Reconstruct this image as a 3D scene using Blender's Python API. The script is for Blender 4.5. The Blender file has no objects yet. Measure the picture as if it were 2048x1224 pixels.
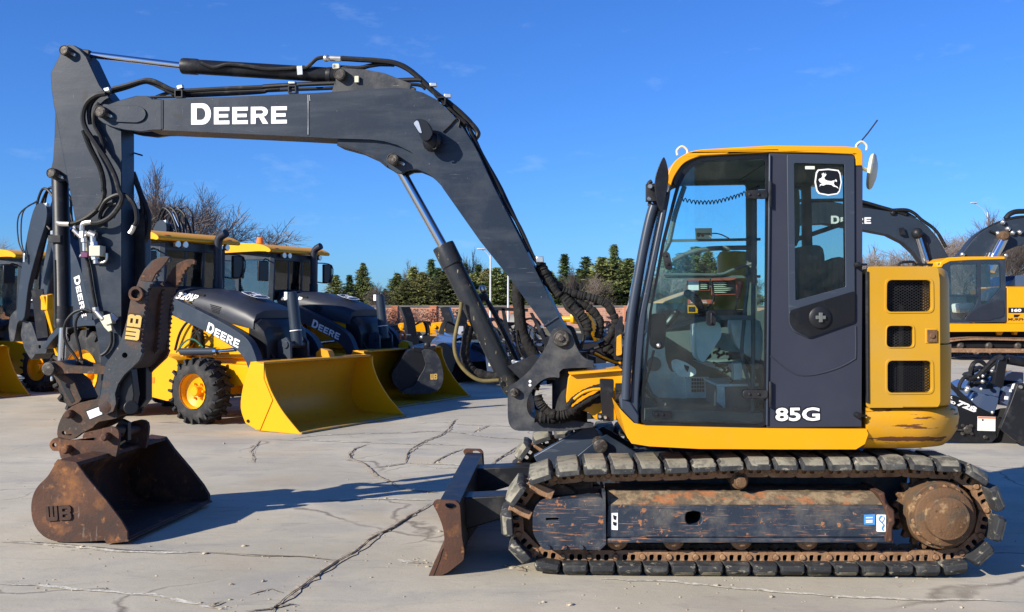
import bpy, bmesh, math, random
from mathutils import Vector, Matrix
from mathutils.geometry import tessellate_polygon
random.seed(7)
R = math.radians
scene = bpy.context.scene
C = scene.collection
# ------------------------------------------------------------ camera, world, sun, exposure
CAMH = 1.56
FOC = 2048.0
cam_d = bpy.data.cameras.new('camera'); cam_d.sensor_width = 36; cam_d.lens = 36
cam_d.clip_start = .05; cam_d.clip_end = 4000
cam = bpy.data.objects.new('camera', cam_d); C.objects.link(cam)
cam.location = (0, 0, CAMH); cam.rotation_euler = (R(90), 0, 0)
scene.camera = cam
SUN_EL = 26.0; SUN_AZ = 53.0          # light travels towards +Y turned SUN_AZ degrees to +X
ldir = Vector((math.cos(R(SUN_EL))*math.sin(R(SUN_AZ)), math.cos(R(SUN_EL))*math.cos(R(SUN_AZ)), -math.sin(R(SUN_EL))))
w = bpy.data.worlds.new('World'); scene.world = w; w.use_nodes = True
nt = w.node_tree; nt.nodes.clear()
wo = nt.nodes.new('ShaderNodeOutputWorld'); bg = nt.nodes.new('ShaderNodeBackground')
sky = nt.nodes.new('ShaderNodeTexSky'); sky.sky_type = 'NISHITA'; sky.sun_disc = False
sky.sun_elevation = R(SUN_EL); sky.sun_rotation = R(180+SUN_AZ)
sky.air_density = 1.0; sky.dust_density = 0.25; sky.ozone_density = 2.0; sky.altitude = 200
hsv = nt.nodes.new('ShaderNodeHueSaturation'); hsv.inputs['Saturation'].default_value = 1.0
# thin wisps of high cloud, placed by direction in the sky
tc = nt.nodes.new('ShaderNodeTexCoord')
mp = nt.nodes.new('ShaderNodeMapping'); mp.inputs['Scale'].default_value = (5, 5, 14); mp.inputs['Rotation'].default_value = (0, R(25), 0)
nz = nt.nodes.new('ShaderNodeTexNoise'); nz.inputs['Scale'].default_value = 2.6; nz.inputs['Detail'].default_value = 7; nz.inputs['Roughness'].default_value = .62
rp = nt.nodes.new('ShaderNodeValToRGB'); rp.color_ramp.elements[0].position = .60; rp.color_ramp.elements[1].position = .95
rp.color_ramp.elements[0].color = (0, 0, 0, 1); rp.color_ramp.elements[1].color = (.30, .30, .30, 1)
mx = nt.nodes.new('ShaderNodeMixRGB'); mx.inputs['Color2'].default_value = (4.5, 5.6, 7.0, 1)
L = nt.links.new
L(sky.outputs[0], hsv.inputs['Color']); L(tc.outputs['Generated'], mp.inputs['Vector']); L(mp.outputs[0], nz.inputs['Vector'])
ml = nt.nodes.new('ShaderNodeMixRGB'); ml.blend_type = 'MULTIPLY'; ml.inputs[0].default_value = 1; ml.inputs['Color2'].default_value = (.25, .54, 1.08, 1)
L(nz.outputs['Fac'], rp.inputs['Fac']); L(rp.outputs['Color'], mx.inputs['Fac']); L(hsv.outputs[0], ml.inputs['Color1']); L(ml.outputs[0], mx.inputs['Color1'])
L(mx.outputs[0], bg.inputs['Color']); L(bg.outputs[0], wo.inputs['Surface'])
bg.inputs['Strength'].default_value = .10
sd = bpy.data.lights.new('sun', 'SUN'); sd.energy = 5.0; sd.angle = R(.5); sd.color = (1.0, .92, .79)
so = bpy.data.objects.new('sun', sd); C.objects.link(so); so.location = (-20, -15, 20)
so.rotation_euler = ldir.to_track_quat('-Z', 'Y').to_euler()
scene.view_settings.view_transform = 'Standard'; scene.view_settings.look = 'None'
scene.view_settings.exposure = .62; scene.view_settings.gamma = 1
# ------------------------------------------------------------ tracing helpers
CROP = {0: (0, 0, 1), 1: (0, 60, 3.825), 2: (480, 60, 3.825), 3: (0, 380, 3.6), 4: (40, 680, 2.781), 5: (280, 400, 2.55),
        6: (820, 560, 3.6), 7: (840, 840, 3.6), 8: (1220, 260, 1.9125), 9: (1220, 860, 3.824), 10: (1600, 860, 3.826),
        11: (1680, 380, 2.267), 12: (0, 480, 3.06), 13: (600, 480, 3.06), 15: (1240, 560, 3.6), 16: (1000, 480, 5.563),
        17: (860, 560, 6.12), 18: (1840, 680, 5.563), 19: (1860, 400, 3.709), 20: (400, 840, 3.103), 21: (640, 480, 5.563),
        22: (240, 300, 5.12), 23: (1300, 440, 5.563)}
def K(n, *v):                                   # photo measurements taken in an enlarged crop
    x0, y0, s = CROP[n]
    if len(v) == 1 and not isinstance(v[0], (int, float)): v = v[0]
    o = [(x0+v[i]/s, y0+v[i+1]/s) for i in range(0, len(v), 2)]
    return o
def G(px, py):                                  # ground point
    d = CAMH*FOC/(py-612.0); return Vector(((px-1024)/FOC*d, d, 0))
class Frame:                                    # a vertical plane the machine is measured in
    def __init__(s, ang, pt):
        a = R(ang); s.n = Vector((math.sin(a), math.cos(a), 0)); s.u = Vector((math.cos(a), -math.sin(a), 0)); s.c = s.n.dot(Vector(pt))
    def P(s, p, d=0.0):
        ray = Vector(((p[0]-1024)/FOC, 1, (612-p[1])/FOC)); o = Vector((0, 0, CAMH))
        return o+ray*((s.c+d)/s.n.dot(ray))
    def Ps(s, pts, d=0.0): return [s.P(p, d) for p in pts]
    def scale(s, p, d=0.0): return FOC/s.P(p, d).y      # px per metre
def smooth(pts, n=4, closed=False):
    pts = [Vector(p) for p in pts]; o = []; N = len(pts)
    rng = range(N) if closed else range(N-1)
    for i in rng:
        g = (lambda k: pts[k % N]) if closed else (lambda k: pts[max(0, min(N-1, k))])
        a, b, c, d = g(i-1), g(i), g(i+1), g(i+2)
        for j in range(n):
            t = j/n
            o.append(.5*((2*b)+(c-a)*t+(2*a-5*b+4*c-d)*t*t+(3*b-a-3*c+d)*t**3))
    if not closed: o.append(pts[-1])
    return o
def sm2(pts, n=3, closed=True): return [(p.x, p.y) for p in smooth([(a, b, 0) for a, b in pts], n, closed)]
def circ(cx, cy, r, n=20, ry=None, a0=0): return [(cx+r*math.cos(a0+2*math.pi*i/n), cy+(ry or r)*math.sin(a0+2*math.pi*i/n)) for i in range(n)]
def rrect(x0, y0, x1, y1, r, n=4):
    o = []
    for cx, cy, a in ((x1-r, y1-r, 0), (x0+r, y1-r, 90), (x0+r, y0+r, 180), (x1-r, y0+r, 270)):
        for i in range(n+1): o.append((cx+r*math.cos(R(a+90*i/n)), cy+r*math.sin(R(a+90*i/n))))
    return o
def fillet(pts, r=6, n=3):                      # round the corners of a closed 2D outline
    o = []; N = len(pts)
    for i in range(N):
        a, b, c = Vector(pts[i-1]), Vector(pts[i]), Vector(pts[(i+1) % N])
        u, v = a-b, c-b; k = min(r, u.length*.45, v.length*.45)
        if u.length < 1e-6 or v.length < 1e-6: continue
        p, q = b+u.normalized()*k, b+v.normalized()*k
        for j in range(n+1):
            t = j/n; s = p*(1-t)**2+b*2*t*(1-t)+q*t*t; o.append((s.x, s.y))
    return o
SPLIT = {'blade_arm', 'side_cutter', 'bucket_ears', 'blade_cylinder_bracket', 'gusset', 'bolts', 'grease_caps', 'cylinder_bracket', 'arm_cylinder_bracket', 'bucket_cylinder_bracket', 'coupler_pin', 'idler_fork', 'hub_bolts',
    'bump_stop', 'lower_hose_bundle', 'hose_sleeve', 'foot_hose', 'yellow_sleeved_hose', 'boom_pipe', 'boom_top_hose', 'arm_hose', 'steel_hose_end', 'jumper_hose', 'bolt', 'bucket_side', 'cab_post', 'cab_glass', 'roof_light', 'roof_marker_lens',
    'door_mirror', 'loader_frame_rail', 'loader_tower', 'rear_fender', 'stabiliser_cylinder', 'backhoe_cylinder', 'lever_boots', 'warning_text', 'fitting', 'fittings', 'pipe_fitting', 'bracket_bolts', 'cab_window', 'window_guard_bars', 'swing_post', 'upper_counterweight',
    'right_window', 'handrail', 'vent_slots', 'hose_fittings', 'side_arm', 'end_plate', 'housing_side', 'hose', 'decal', 'track_roller', 'hose_fitting', 'boom_hose', 'valve_parts', 'seat_wiring', 'weld_bead', 'dipper', 'side_wing', 'underside_lug', 'windshield_crossbar', 'grille_guard', 'clamp_ring', 'hose_ferrule', 'hose_couplings', 'hood_vent', 'grille_guard'}
class MB:
    def __init__(s): s.bm = bmesh.new()
    def face(s, vs, m=0):
        try: f = s.bm.faces.new([v if isinstance(v, bmesh.types.BMVert) else s.bm.verts.new(v) for v in vs]); f.material_index = m; return f
        except ValueError: return None
    def prism(s, pts, vec, holes=(), m=0, mside=None):
        vec = Vector(vec); loops = [list(map(Vector, pts))]+[list(map(Vector, h)) for h in holes]
        flat = [p for l in loops for p in l]; tris = tessellate_polygon(loops)
        A = [s.bm.verts.new(p) for p in flat]; B = [s.bm.verts.new(p+vec) for p in flat]
        for t in tris:
            s.face([A[i] for i in t], m); s.face([B[i] for i in reversed(t)], m)
        k = 0
        for l in loops:
            n = len(l)
            for i in range(n):
                a, b = k+i, k+(i+1) % n; s.face([A[a], A[b], B[b], B[a]], m if mside is None else mside)
            k += n
        return s
    def plate(s, fr, pts, d0, d1, holes=(), m=0, mside=None, ref=None):    # outline measured on the plane at depth ref (default d0), solid from d0 to d1
        r_ = d0 if ref is None else ref; sh = fr.n*(d0-r_)
        return s.prism([p+sh for p in fr.Ps(pts, r_)], fr.n*(d1-d0), [[p+sh for p in fr.Ps(h, r_)] for h in holes], m, mside)
    def box(s, c, size, u=(1, 0, 0), v=(0, 1, 0), m=0):
        c = Vector(c); u = Vector(u).normalized(); v = Vector(v).normalized(); wv = u.cross(v)
        a, b, d = [x/2 for x in size]; V = []
        for i in (-1, 1):
            for j in (-1, 1):
                for k in (-1, 1): V.append(s.bm.verts.new(c+u*a*i+v*b*j+wv*d*k))
        for f in ((0, 1, 3, 2), (4, 6, 7, 5), (0, 4, 5, 1), (2, 3, 7, 6), (0, 2, 6, 4), (1, 5, 7, 3)): s.face([V[i] for i in f], m)
        return s
    def bb(s, x0, x1, y0, y1, z0, z1, m=0): return s.box(((x0+x1)/2, (y0+y1)/2, (z0+z1)/2), (abs(x1-x0), abs(y1-y0), abs(z1-z0)), m=m)
    def lathe(s, p, ax, prof, seg=24, m=0, caps=True):
        p = Vector(p); ax = Vector(ax).normalized(); t = ax.orthogonal().normalized(); b = ax.cross(t); rings = []
        for (h, r) in prof: rings.append([s.bm.verts.new(p+ax*h+(t*math.cos(2*math.pi*i/seg)+b*math.sin(2*math.pi*i/seg))*max(r, 1e-4)) for i in range(seg)])
        for a, c in zip(rings, rings[1:]):
            for i in range(seg): s.face([a[i], a[(i+1) % seg], c[(i+1) % seg], c[i]], m)
        if caps: s.face(list(reversed(rings[0])), m); s.face(rings[-1], m)
        return s
    def cyl(s, a, b, r, r2=None, seg=20, m=0):
        a, b = Vector(a), Vector(b); return s.lathe(a, b-a, [(0, r), ((b-a).length, r if r2 is None else r2)], seg, m)
    def bar(s, a, b, w_, h, up=(0, 0, 1), m=0):
        a, b = Vector(a), Vector(b); u = (b-a); v = Vector(up).cross(u)
        if v.length < 1e-5: v = Vector((0, 1, 0)).cross(u)
        return s.box((a+b)/2, (u.length, w_, h), u, v, m)
    def tube(s, pts, r, seg=8, n=4, m=0, wob=0, sm=True):
        pts = smooth(pts, n) if sm and len(pts) > 2 else [Vector(p) for p in pts]
        t = (pts[1]-pts[0]).normalized(); nrm = t.orthogonal().normalized(); rings = []
        for i, p in enumerate(pts):
            t2 = (pts[min(i+1, len(pts)-1)]-pts[max(i-1, 0)]).normalized()
            nrm = (nrm-t2*nrm.dot(t2)); nrm = nrm.normalized() if nrm.length > 1e-5 else t2.orthogonal().normalized()
            b = t2.cross(nrm); rr = (r if not callable(r) else r(i/(len(pts)-1)))*(1+wob*random.uniform(-1, 1))
            rings.append([s.bm.verts.new(p+(nrm*math.cos(2*math.pi*k/seg)+b*math.sin(2*math.pi*k/seg))*rr) for k in range(seg)])
        for a, c in zip(rings, rings[1:]):
            for i in range(seg): s.face([a[i], a[(i+1) % seg], c[(i+1) % seg], c[i]], m)
        s.face(list(reversed(rings[0])), m); s.face(rings[-1], m); return s
    def ball(s, c, r, seg=12, m=0, sc=(1, 1, 1), rot=None):
        mt = Matrix.Translation(c) @ (rot.to_matrix().to_4x4() if rot else Matrix()) @ Matrix.Diagonal((*[r*k for k in sc], 1))
        g = bmesh.ops.create_uvsphere(s.bm, u_segments=seg, v_segments=max(6, seg//2), radius=1, matrix=mt)
        for f in {f for v in g['verts'] for f in v.link_faces}: f.material_index = m
        return s
    def loft(s, secs, m=0, caps=True):
        rings = [[s.bm.verts.new(p) for p in sec] for sec in secs]; n = len(rings[0])
        for a, c in zip(rings, rings[1:]):
            for i in range(n): s.face([a[i], a[(i+1) % n], c[(i+1) % n], c[i]], m)
        if caps: s.face(list(reversed(rings[0])), m); s.face(rings[-1], m)
        return s
    def build(s, name, mats, parent=None, bevel=0, ang=35, recalc=True, seg=2, label=None):
        if name in SPLIT:                          # pieces that stand apart become parts of their own
            isl = []; seen = set()
            for v in s.bm.verts:
                if v in seen: continue
                st_ = [v]; grp = set()
                while st_:
                    q = st_.pop()
                    if q in grp: continue
                    grp.add(q); st_ += [e.other_vert(q) for e in q.link_edges]
                seen |= grp; isl.append(grp)
            if 1 < len(isl) <= 16:
                first = None
                for grp in isl:
                    mb = MB(); vm = {v: mb.bm.verts.new(v.co) for v in grp}
                    for f in s.bm.faces:
                        if f.verts[0] in grp: mb.bm.faces.new([vm[v] for v in f.verts]).material_index = f.material_index
                    SPLIT.discard(name); o = mb.build(name, mats, parent, bevel, ang, recalc, seg, label); SPLIT.add(name); first = first or o
                s.bm.free(); return first
        if recalc: bmesh.ops.recalc_face_normals(s.bm, faces=s.bm.faces)
        me = bpy.data.meshes.new(name)
        if parent is not None and not parent.get('_local'):
            s.bm.transform(Matrix.Translation(-wpos(parent)))
        s.bm.to_mesh(me); s.bm.free()
        for x in (mats if isinstance(mats, (list, tuple)) else [mats]): me.materials.append(x)
        me.shade_smooth(); me.set_sharp_from_angle(angle=R(ang))
        o = bpy.data.objects.new(name, me); C.objects.link(o)
        if parent is not None: o.parent = parent
        if parent is not None and parent.get('_local'): o['_local'] = 1
        if bevel:
            b = o.modifiers.new('bevel', 'BEVEL'); b.width = bevel; b.segments = seg; b.limit_method = 'ANGLE'; b.angle_limit = R(40); b.harden_normals = False
        if label: o['label'] = label
        return o
def wpos(o):
    v = Vector((0, 0, 0))
    while o: v += o.location; o = o.parent
    return v
def root(name, label, cat, loc=(0, 0, 0), rz=0, group=None, local=False):
    o = bpy.data.objects.new(name, None); C.objects.link(o); o.location = loc; o.rotation_euler = (0, 0, R(rz)); o.empty_display_size = .2
    o['label'] = label; o['category'] = cat
    if group: o['group'] = group
    if local: o['_local'] = 1
    return o
def tag(o, label=None, cat=None, group=None, kind=None):
    if label: o['label'] = label
    if cat: o['category'] = cat
    if group: o['group'] = group
    if kind: o['kind'] = kind
    return o
def copy_tree(o, parent=None):
    c = o.copy(); C.objects.link(c); c.parent = parent
    for ch in list(o.children): copy_tree(ch, c)
    return c
# ------------------------------------------------------------ materials
def mat(name, base, rough=.5, metal=0.0, vary=.12, vscale=3.0, layers=(), bump=0.0, bscale=60.0, coat=0.0, spec=.32, rnd=False):
    """base colour with soft large-scale variation; layers = [(colour, (sx,sy,sz), lo, hi, rough, maxfac)] of dirt, rust, scratches, by noise"""
    m = bpy.data.materials.new(name); m.use_nodes = True; nt = m.node_tree; N = nt.nodes.new; L = nt.links.new
    b = nt.nodes['Principled BSDF']; b.inputs['Metallic'].default_value = metal; b.inputs['Coat Weight'].default_value = coat
    b.inputs['Specular IOR Level'].default_value = spec
    tc = N('ShaderNodeTexCoord'); col = None
    n1 = N('ShaderNodeTexNoise'); n1.inputs['Scale'].default_value = vscale; n1.inputs['Detail'].default_value = 5; L(tc.outputs['Object'], n1.inputs['Vector'])
    r1 = N('ShaderNodeValToRGB'); e = r1.color_ramp.elements; e[0].position = .3; e[1].position = .7
    e[0].color = (*[c*(1-vary) for c in base[:3]], 1); e[1].color = (*[min(1, c*(1+vary)) for c in base[:3]], 1)
    L(n1.outputs['Fac'], r1.inputs['Fac']); col = r1.outputs['Color']; rv = None
    for i, ly in enumerate(layers):
        c2, sc, lo, hi, rg, mxf = ly
        mp = N('ShaderNodeMapping'); mp.inputs['Scale'].default_value = sc; mp.inputs['Location'].default_value = (3.7*i+1.3, 1.1*i, 2.3*i)
        if len(set(sc)) > 1: mp.inputs['Rotation'].default_value = (0, R(17*(i+1)), 0)
        nn = N('ShaderNodeTexNoise'); nn.inputs['Scale'].default_value = 1; nn.inputs['Detail'].default_value = 8; nn.inputs['Roughness'].default_value = .65
        L(tc.outputs['Object'], mp.inputs['Vector']); L(mp.outputs[0], nn.inputs['Vector'])
        rr = N('ShaderNodeMapRange'); rr.inputs['From Min'].default_value = lo; rr.inputs['From Max'].default_value = hi; rr.inputs['To Max'].default_value = mxf
        L(nn.outputs['Fac'], rr.inputs['Value'])
        mx = N('ShaderNodeMixRGB'); L(rr.outputs[0], mx.inputs['Fac']); L(col, mx.inputs['Color1']); mx.inputs['Color2'].default_value = (*c2, 1); col = mx.outputs[0]
        mr = N('ShaderNodeMix'); mr.data_type = 'FLOAT'; L(rr.outputs[0], mr.inputs[0])
        if rv is None: mr.inputs[2].default_value = rough
        else: L(rv, mr.inputs[2])
        mr.inputs[3].default_value = rg; rv = mr.outputs[0]
    if rnd:                                         # each copy a little lighter or darker than its neighbour
        oi = N('ShaderNodeObjectInfo'); m1 = N('ShaderNodeMapRange'); m1.inputs['To Min'].default_value = .65; m1.inputs['To Max'].default_value = 1.7; L(oi.outputs['Random'], m1.inputs['Value'])
        h1 = N('ShaderNodeHueSaturation'); L(col, h1.inputs['Color']); L(m1.outputs[0], h1.inputs['Value']); m2 = N('ShaderNodeMapRange'); m2.inputs['To Min'].default_value = .52; m2.inputs['To Max'].default_value = .47; L(oi.outputs['Random'], m2.inputs['Value']); L(m2.outputs[0], h1.inputs['Hue']); col = h1.outputs[0]
    L(col, b.inputs['Base Color'])
    if rv is not None: L(rv, b.inputs['Roughness'])
    else: b.inputs['Roughness'].default_value = rough
    if bump:
        nb = N('ShaderNodeTexNoise'); nb.inputs['Scale'].default_value = bscale; nb.inputs['Detail'].default_value = 6; L(tc.outputs['Object'], nb.inputs['Vector'])
        bp = N('ShaderNodeBump'); bp.inputs['Strength'].default_value = bump; bp.inputs['Distance'].default_value = .01; L(nb.outputs['Fac'], bp.inputs['Height']); L(bp.outputs[0], b.inputs['Normal'])
    return m
def glassm(name, tint, gloss=.12, rough=.01, ior=1.5):
    m = bpy.data.materials.new(name); m.use_nodes = True; nt = m.node_tree; N = nt.nodes.new; L = nt.links.new; nt.nodes.remove(nt.nodes['Principled BSDF'])
    t = N('ShaderNodeBsdfTransparent'); t.inputs[0].default_value = (*tint, 1); g = N('ShaderNodeBsdfGlossy'); g.inputs['Roughness'].default_value = rough
    f = N('ShaderNodeFresnel'); f.inputs['IOR'].default_value = ior; a = N('ShaderNodeMath'); a.operation = 'MULTIPLY_ADD'; a.inputs[1].default_value = 1.0; a.inputs[2].default_value = gloss-.04
    a.use_clamp = True; L(f.outputs[0], a.inputs[0]); x = N('ShaderNodeMixShader'); L(a.outputs[0], x.inputs[0]); L(t.outputs[0], x.inputs[1]); L(g.outputs[0], x.inputs[2])
    tc = N('ShaderNodeTexCoord'); nn = N('ShaderNodeTexNoise'); nn.inputs['Scale'].default_value = 5; nn.inputs['Detail'].default_value = 9; nn.inputs['Roughness'].default_value = .7; nn.inputs['Distortion'].default_value = 1.2; L(tc.outputs['Object'], nn.inputs['Vector'])
    mr = N('ShaderNodeMapRange'); mr.inputs['From Min'].default_value = .42; mr.inputs['From Max'].default_value = .75; mr.inputs['To Min'].default_value = .002; mr.inputs['To Max'].default_value = .045; L(nn.outputs['Fac'], mr.inputs['Value'])
    df = N('ShaderNodeBsdfDiffuse'); df.inputs[0].default_value = (.42, .40, .34, 1); x2 = N('ShaderNodeMixShader'); L(mr.outputs[0], x2.inputs[0]); L(x.outputs[0], x2.inputs[1]); L(df.outputs[0], x2.inputs[2])
    L(x2.outputs[0], nt.nodes['Material Output'].inputs[0]); return m
RUST = (.20, .075, .028); RUSTD = (.075, .032, .018); DUST = (.36, .31, .23)
M = {}
M['grey'] = mat('dark_grey_paint', (.010, .019, .035), .42, vary=.12, layers=[((.070, .078, .090), (3, 3, 3), .48, .75, .62, .40), ((.05, .06, .075), (1.2, 1.2, 9), .5, .7, .5, .5), ((.30, .31, .32), (5, 5, 190), .665, .70, .6, .45), ((.26, .27, .29), (120, 120, 7), .69, .72, .6, .4), ((.34, .33, .31), (38, 38, 38), .69, .72, .7, .6), ((.012, .012, .014), (7, 7, 7), .63, .68, .5, .6)], bump=.04, bscale=90)
M['greyworn'] = mat('worn_grey_paint', (.026, .030, .038), .5, vary=.2, layers=[((.13, .125, .115), (6, 6, 6), .45, .7, .7, .6), ((.33, .30, .26), (9, 9, 90), .66, .72, .7, .6), (RUST, (14, 14, 14), .66, .72, .8, .8)], bump=.10, bscale=60)
M['black'] = mat('black_steel', (.012, .013, .016), .45, vary=.15, layers=[((.10, .095, .085), (5, 5, 5), .52, .75, .7, .5)], bump=.05)
M['blackc'] = mat('clean_black_paint', (.010, .011, .014), .34, vary=.1, layers=[((.06, .06, .06), (4, 4, 4), .55, .8, .7, .4)])
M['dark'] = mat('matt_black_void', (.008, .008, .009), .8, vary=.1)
M['yellow'] = mat('yellow_paint', (.74, .325, .004), .36, vary=.04, layers=[((.50, .30, .06), (3, 3, 3), .55, .8, .6, .30), ((.30, .17, .05), (20, 20, 20), .70, .76, .7, .7)], bump=.02, coat=.05)
M['yellowworn'] = mat('scraped_yellow_paint', (.58, .28, .010), .40, vary=.06, layers=[((.42, .28, .10), (3, 3, 8), .46, .7, .7, .45), ((.10, .035, .02), (1.9, 1.9, 16), .575, .59, .8, .95), ((.25, .10, .04), (18, 18, 18), .66, .72, .8, .8)], bump=.06)
M['yellowpan'] = mat('dusty_yellow_panel', (.50, .265, .016), .43, vary=.05, layers=[((.42, .28, .09), (2, 2, 3), .46, .75, .7, .45), ((.28, .12, .04), (26, 26, 26), .70, .74, .8, .8)], bump=.03)
M['yellownew'] = mat('new_yellow_paint', (.76, .34, .003), .32, vary=.03, layers=[((.6, .38, .05), (2, 2, 2), .6, .85, .5, .3)], coat=.08)
M['rust'] = mat('rusted_steel', (.075, .034, .020), .72, vary=.25, vscale=4, layers=[((.035, .024, .022), (5, 5, 5), .44, .62, .72, .75), ((.30, .125, .04), (4, 4, 4), .55, .70, .85, .7), ((.34, .15, .055), (16, 16, 16), .60, .70, .85, .7), ((.24, .20, .17), (36, 36, 6), .62, .70, .6, .55)], bump=.25, bscale=70)
M['rustin'] = mat('dark_rusted_steel', (.042, .022, .016), .7, vary=.25, vscale=4, layers=[((.16, .075, .035), (4, 4, 8), .52, .75, .8, .6), ((.22, .18, .15), (40, 40, 7), .64, .74, .7, .45)], bump=.2, bscale=60)
M['frame'] = mat('scratched_track_frame_paint', (.022, .032, .050), .5, vary=.15, layers=[((.12, .12, .115), (8, 8, 8), .48, .7, .7, .5), ((.34, .14, .055), (3, 3, 12), .645, .67, .85, .7), ((.42, .18, .07), (7, 7, 150), .60, .63, .85, .7), ((.30, .27, .22), (60, 60, 60), .66, .69, .85, .5), ((.36, .15, .06), (14, 14, 14), .63, .65, .85, .9), ((.20, .17, .13), (3, 3, 3), .55, .75, .8, .6), ((.5, .4, .33), (60, 60, 10), .69, .72, .8, .7)], bump=.12, bscale=50)
M['frametop'] = mat('dirty_frame_shoulder', (.12, .09, .06), .85, vary=.3, layers=[((.30, .22, .13), (12, 12, 12), .46, .6, .9, .8), ((.34, .13, .05), (7, 7, 20), .55, .62, .9, .8)], bump=.4, bscale=60)
M['chain'] = mat('rusty_chain_steel', (.27, .155, .085), .8, vary=.2, vscale=9, layers=[((.12, .06, .035), (14, 14, 14), .48, .66, .85, .7), ((.42, .30, .18), (20, 20, 20), .56, .7, .9, .6)], bump=.35, bscale=90)
M['hub'] = mat('muddy_hub_steel', (.125, .068, .034), .8, vary=.2, vscale=6, layers=[((.07, .06, .045), (11, 11, 11), .50, .62, .85, .75), ((.34, .23, .12), (16, 16, 16), .57, .68, .9, .7)], bump=.35, bscale=80)
def pad_mat():
    m = mat('dusty_rubber_pad', (.028, .030, .033), .75, vary=.2, vscale=9, layers=[((.15, .145, .13), (7, 7, 7), .50, .70, .9, .6), ((.38, .35, .27), (16, 16, 30), .585, .66, .95, .75)], bump=.25, bscale=70)
    return m
M['pad'] = pad_mat()
M['padtop'] = mat('shade_toned_pad_dust', (.23, .215, .165), .95, vary=.2, vscale=5, layers=[((.09, .085, .07), (14, 14, 14), .50, .60, .9, .75), ((.03, .03, .03), (5, 5, 5), .56, .64, .8, .7)], bump=.3, bscale=80)  # dust on pad tops, darkened in place of the missing house shadow
M['tyre'] = mat('tyre_rubber', (.020, .020, .021), .78, vary=.2, vscale=5, layers=[((.13, .12, .105), (5, 5, 5), .5, .75, .9, .6)], bump=.1)
M['hose'] = mat('black_hose', (.011, .011, .012), .5, vary=.15, vscale=20, layers=[((.10, .095, .085), (15, 15, 15), .56, .75, .7, .5)])
M['sleeve'] = mat('black_fabric_sleeve', (.011, .010, .010), .85, vary=.3, vscale=14, layers=[((.045, .042, .036), (20, 20, 20), .5, .7, .9, .6)], bump=.9, bscale=45)
M['ochre'] = mat('ochre_highlight_hose', (.13, .10, .035), .6, vary=.3, vscale=12)  # blackish hose with its tan highlight mixed into the base colour
M['coup'] = mat('rust_browned_black_steel', (.045, .030, .021), .65, vary=.25, layers=[((.11, .055, .03), (8, 8, 8), .48, .62, .8, .8), ((.22, .18, .14), (26, 26, 26), .60, .68, .8, .6), ((.02, .022, .026), (5, 5, 5), .55, .65, .6, .6)], bump=.2, bscale=60)
M['chrome'] = mat('polished_rod', (.62, .63, .66), .12, metal=1, vary=.04)
M['steel'] = mat('zinc_plated_steel', (.62, .60, .55), .32, metal=.85, vary=.12, vscale=20)
M['pin'] = mat('pin_steel', (.05, .045, .04), .5, metal=.3, vary=.25, vscale=30, layers=[((.26, .22, .18), (40, 40, 40), .52, .65, .7, .6)], bump=.15)
M['cylbar'] = mat('scuffed_cylinder_paint', (.020, .023, .028), .42, vary=.15, layers=[((.10, .09, .07), (6, 6, 6), .52, .70, .7, .4), ((.50, .40, .20), (40, 40, 9), .635, .67, .8, .8)], bump=.08)
M['white'] = mat('white_decal', (.80, .80, .80), .5, vary=.03, layers=[((.35, .36, .38), (60, 60, 14), .72, .74, .6, .7)])
M['whitec'] = mat('white_print', (.82, .82, .80), .5, vary=.02)
M['cream'] = mat('cream_decal', (.74, .72, .55), .5, vary=.04)
M['tan'] = mat('tan_painted_badge', (.62, .40, .12), .7, vary=.1, layers=[((.1, .08, .06), (35, 35, 35), .64, .69, .8, .8)])
M['redd'] = mat('red_decal', (.50, .09, .05), .5, vary=.06)
M['oran'] = mat('orange_lens', (.85, .20, .02), .25, vary=.05)
M['blue'] = mat('blue_decal', (.06, .27, .62), .5, vary=.06)
M['purple'] = mat('purple_clamp', (.14, .04, .10), .4, vary=.05)
M['green'] = mat('green_hose', (.02, .12, .08), .5, vary=.05)
M['glass'] = glassm('green_tinted_cab_glass', (.875, .985, .985), .04)
M['glassr'] = glassm('rear_cab_glass', (.76, .86, .80), .15)
M['glassd'] = glassm('dark_tinted_glass', (.80, .88, .90), .09)
M['trim'] = mat('grey_interior_plastic', (.70, .74, .66), .75, vary=.1, vscale=5, layers=[((.20, .19, .15), (5, 5, 5), .5, .7, .85, .5)])
M['trimd'] = mat('dark_interior_plastic', (.12, .135, .13), .7, vary=.15, layers=[((.16, .15, .12), (9, 9, 9), .52, .7, .85, .5)])
M['seat'] = mat('seat_cloth', (.30, .32, .30), .95, vary=.15, vscale=8, bump=.2)
M['pillar'] = mat('cab_pillar_paint', (.036, .048, .070), .36, vary=.06, layers=[((.2, .21, .22), (4, 4, 30), .62, .72, .6, .3)], bump=.02)
M['panel'] = mat('cab_side_panel', (.028, .032, .050), .55, vary=.06, layers=[((.055, .058, .072), (2.5, 2.5, 2.5), .5, .8, .7, .3)], bump=.03, bscale=200)
M['mirror'] = mat('mirror_glass', (.8, .82, .84), .04, metal=1, vary=.01)
M['ivory'] = mat('ivory_plastic', (.62, .60, .44), .45, vary=.08, vscale=9)
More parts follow.
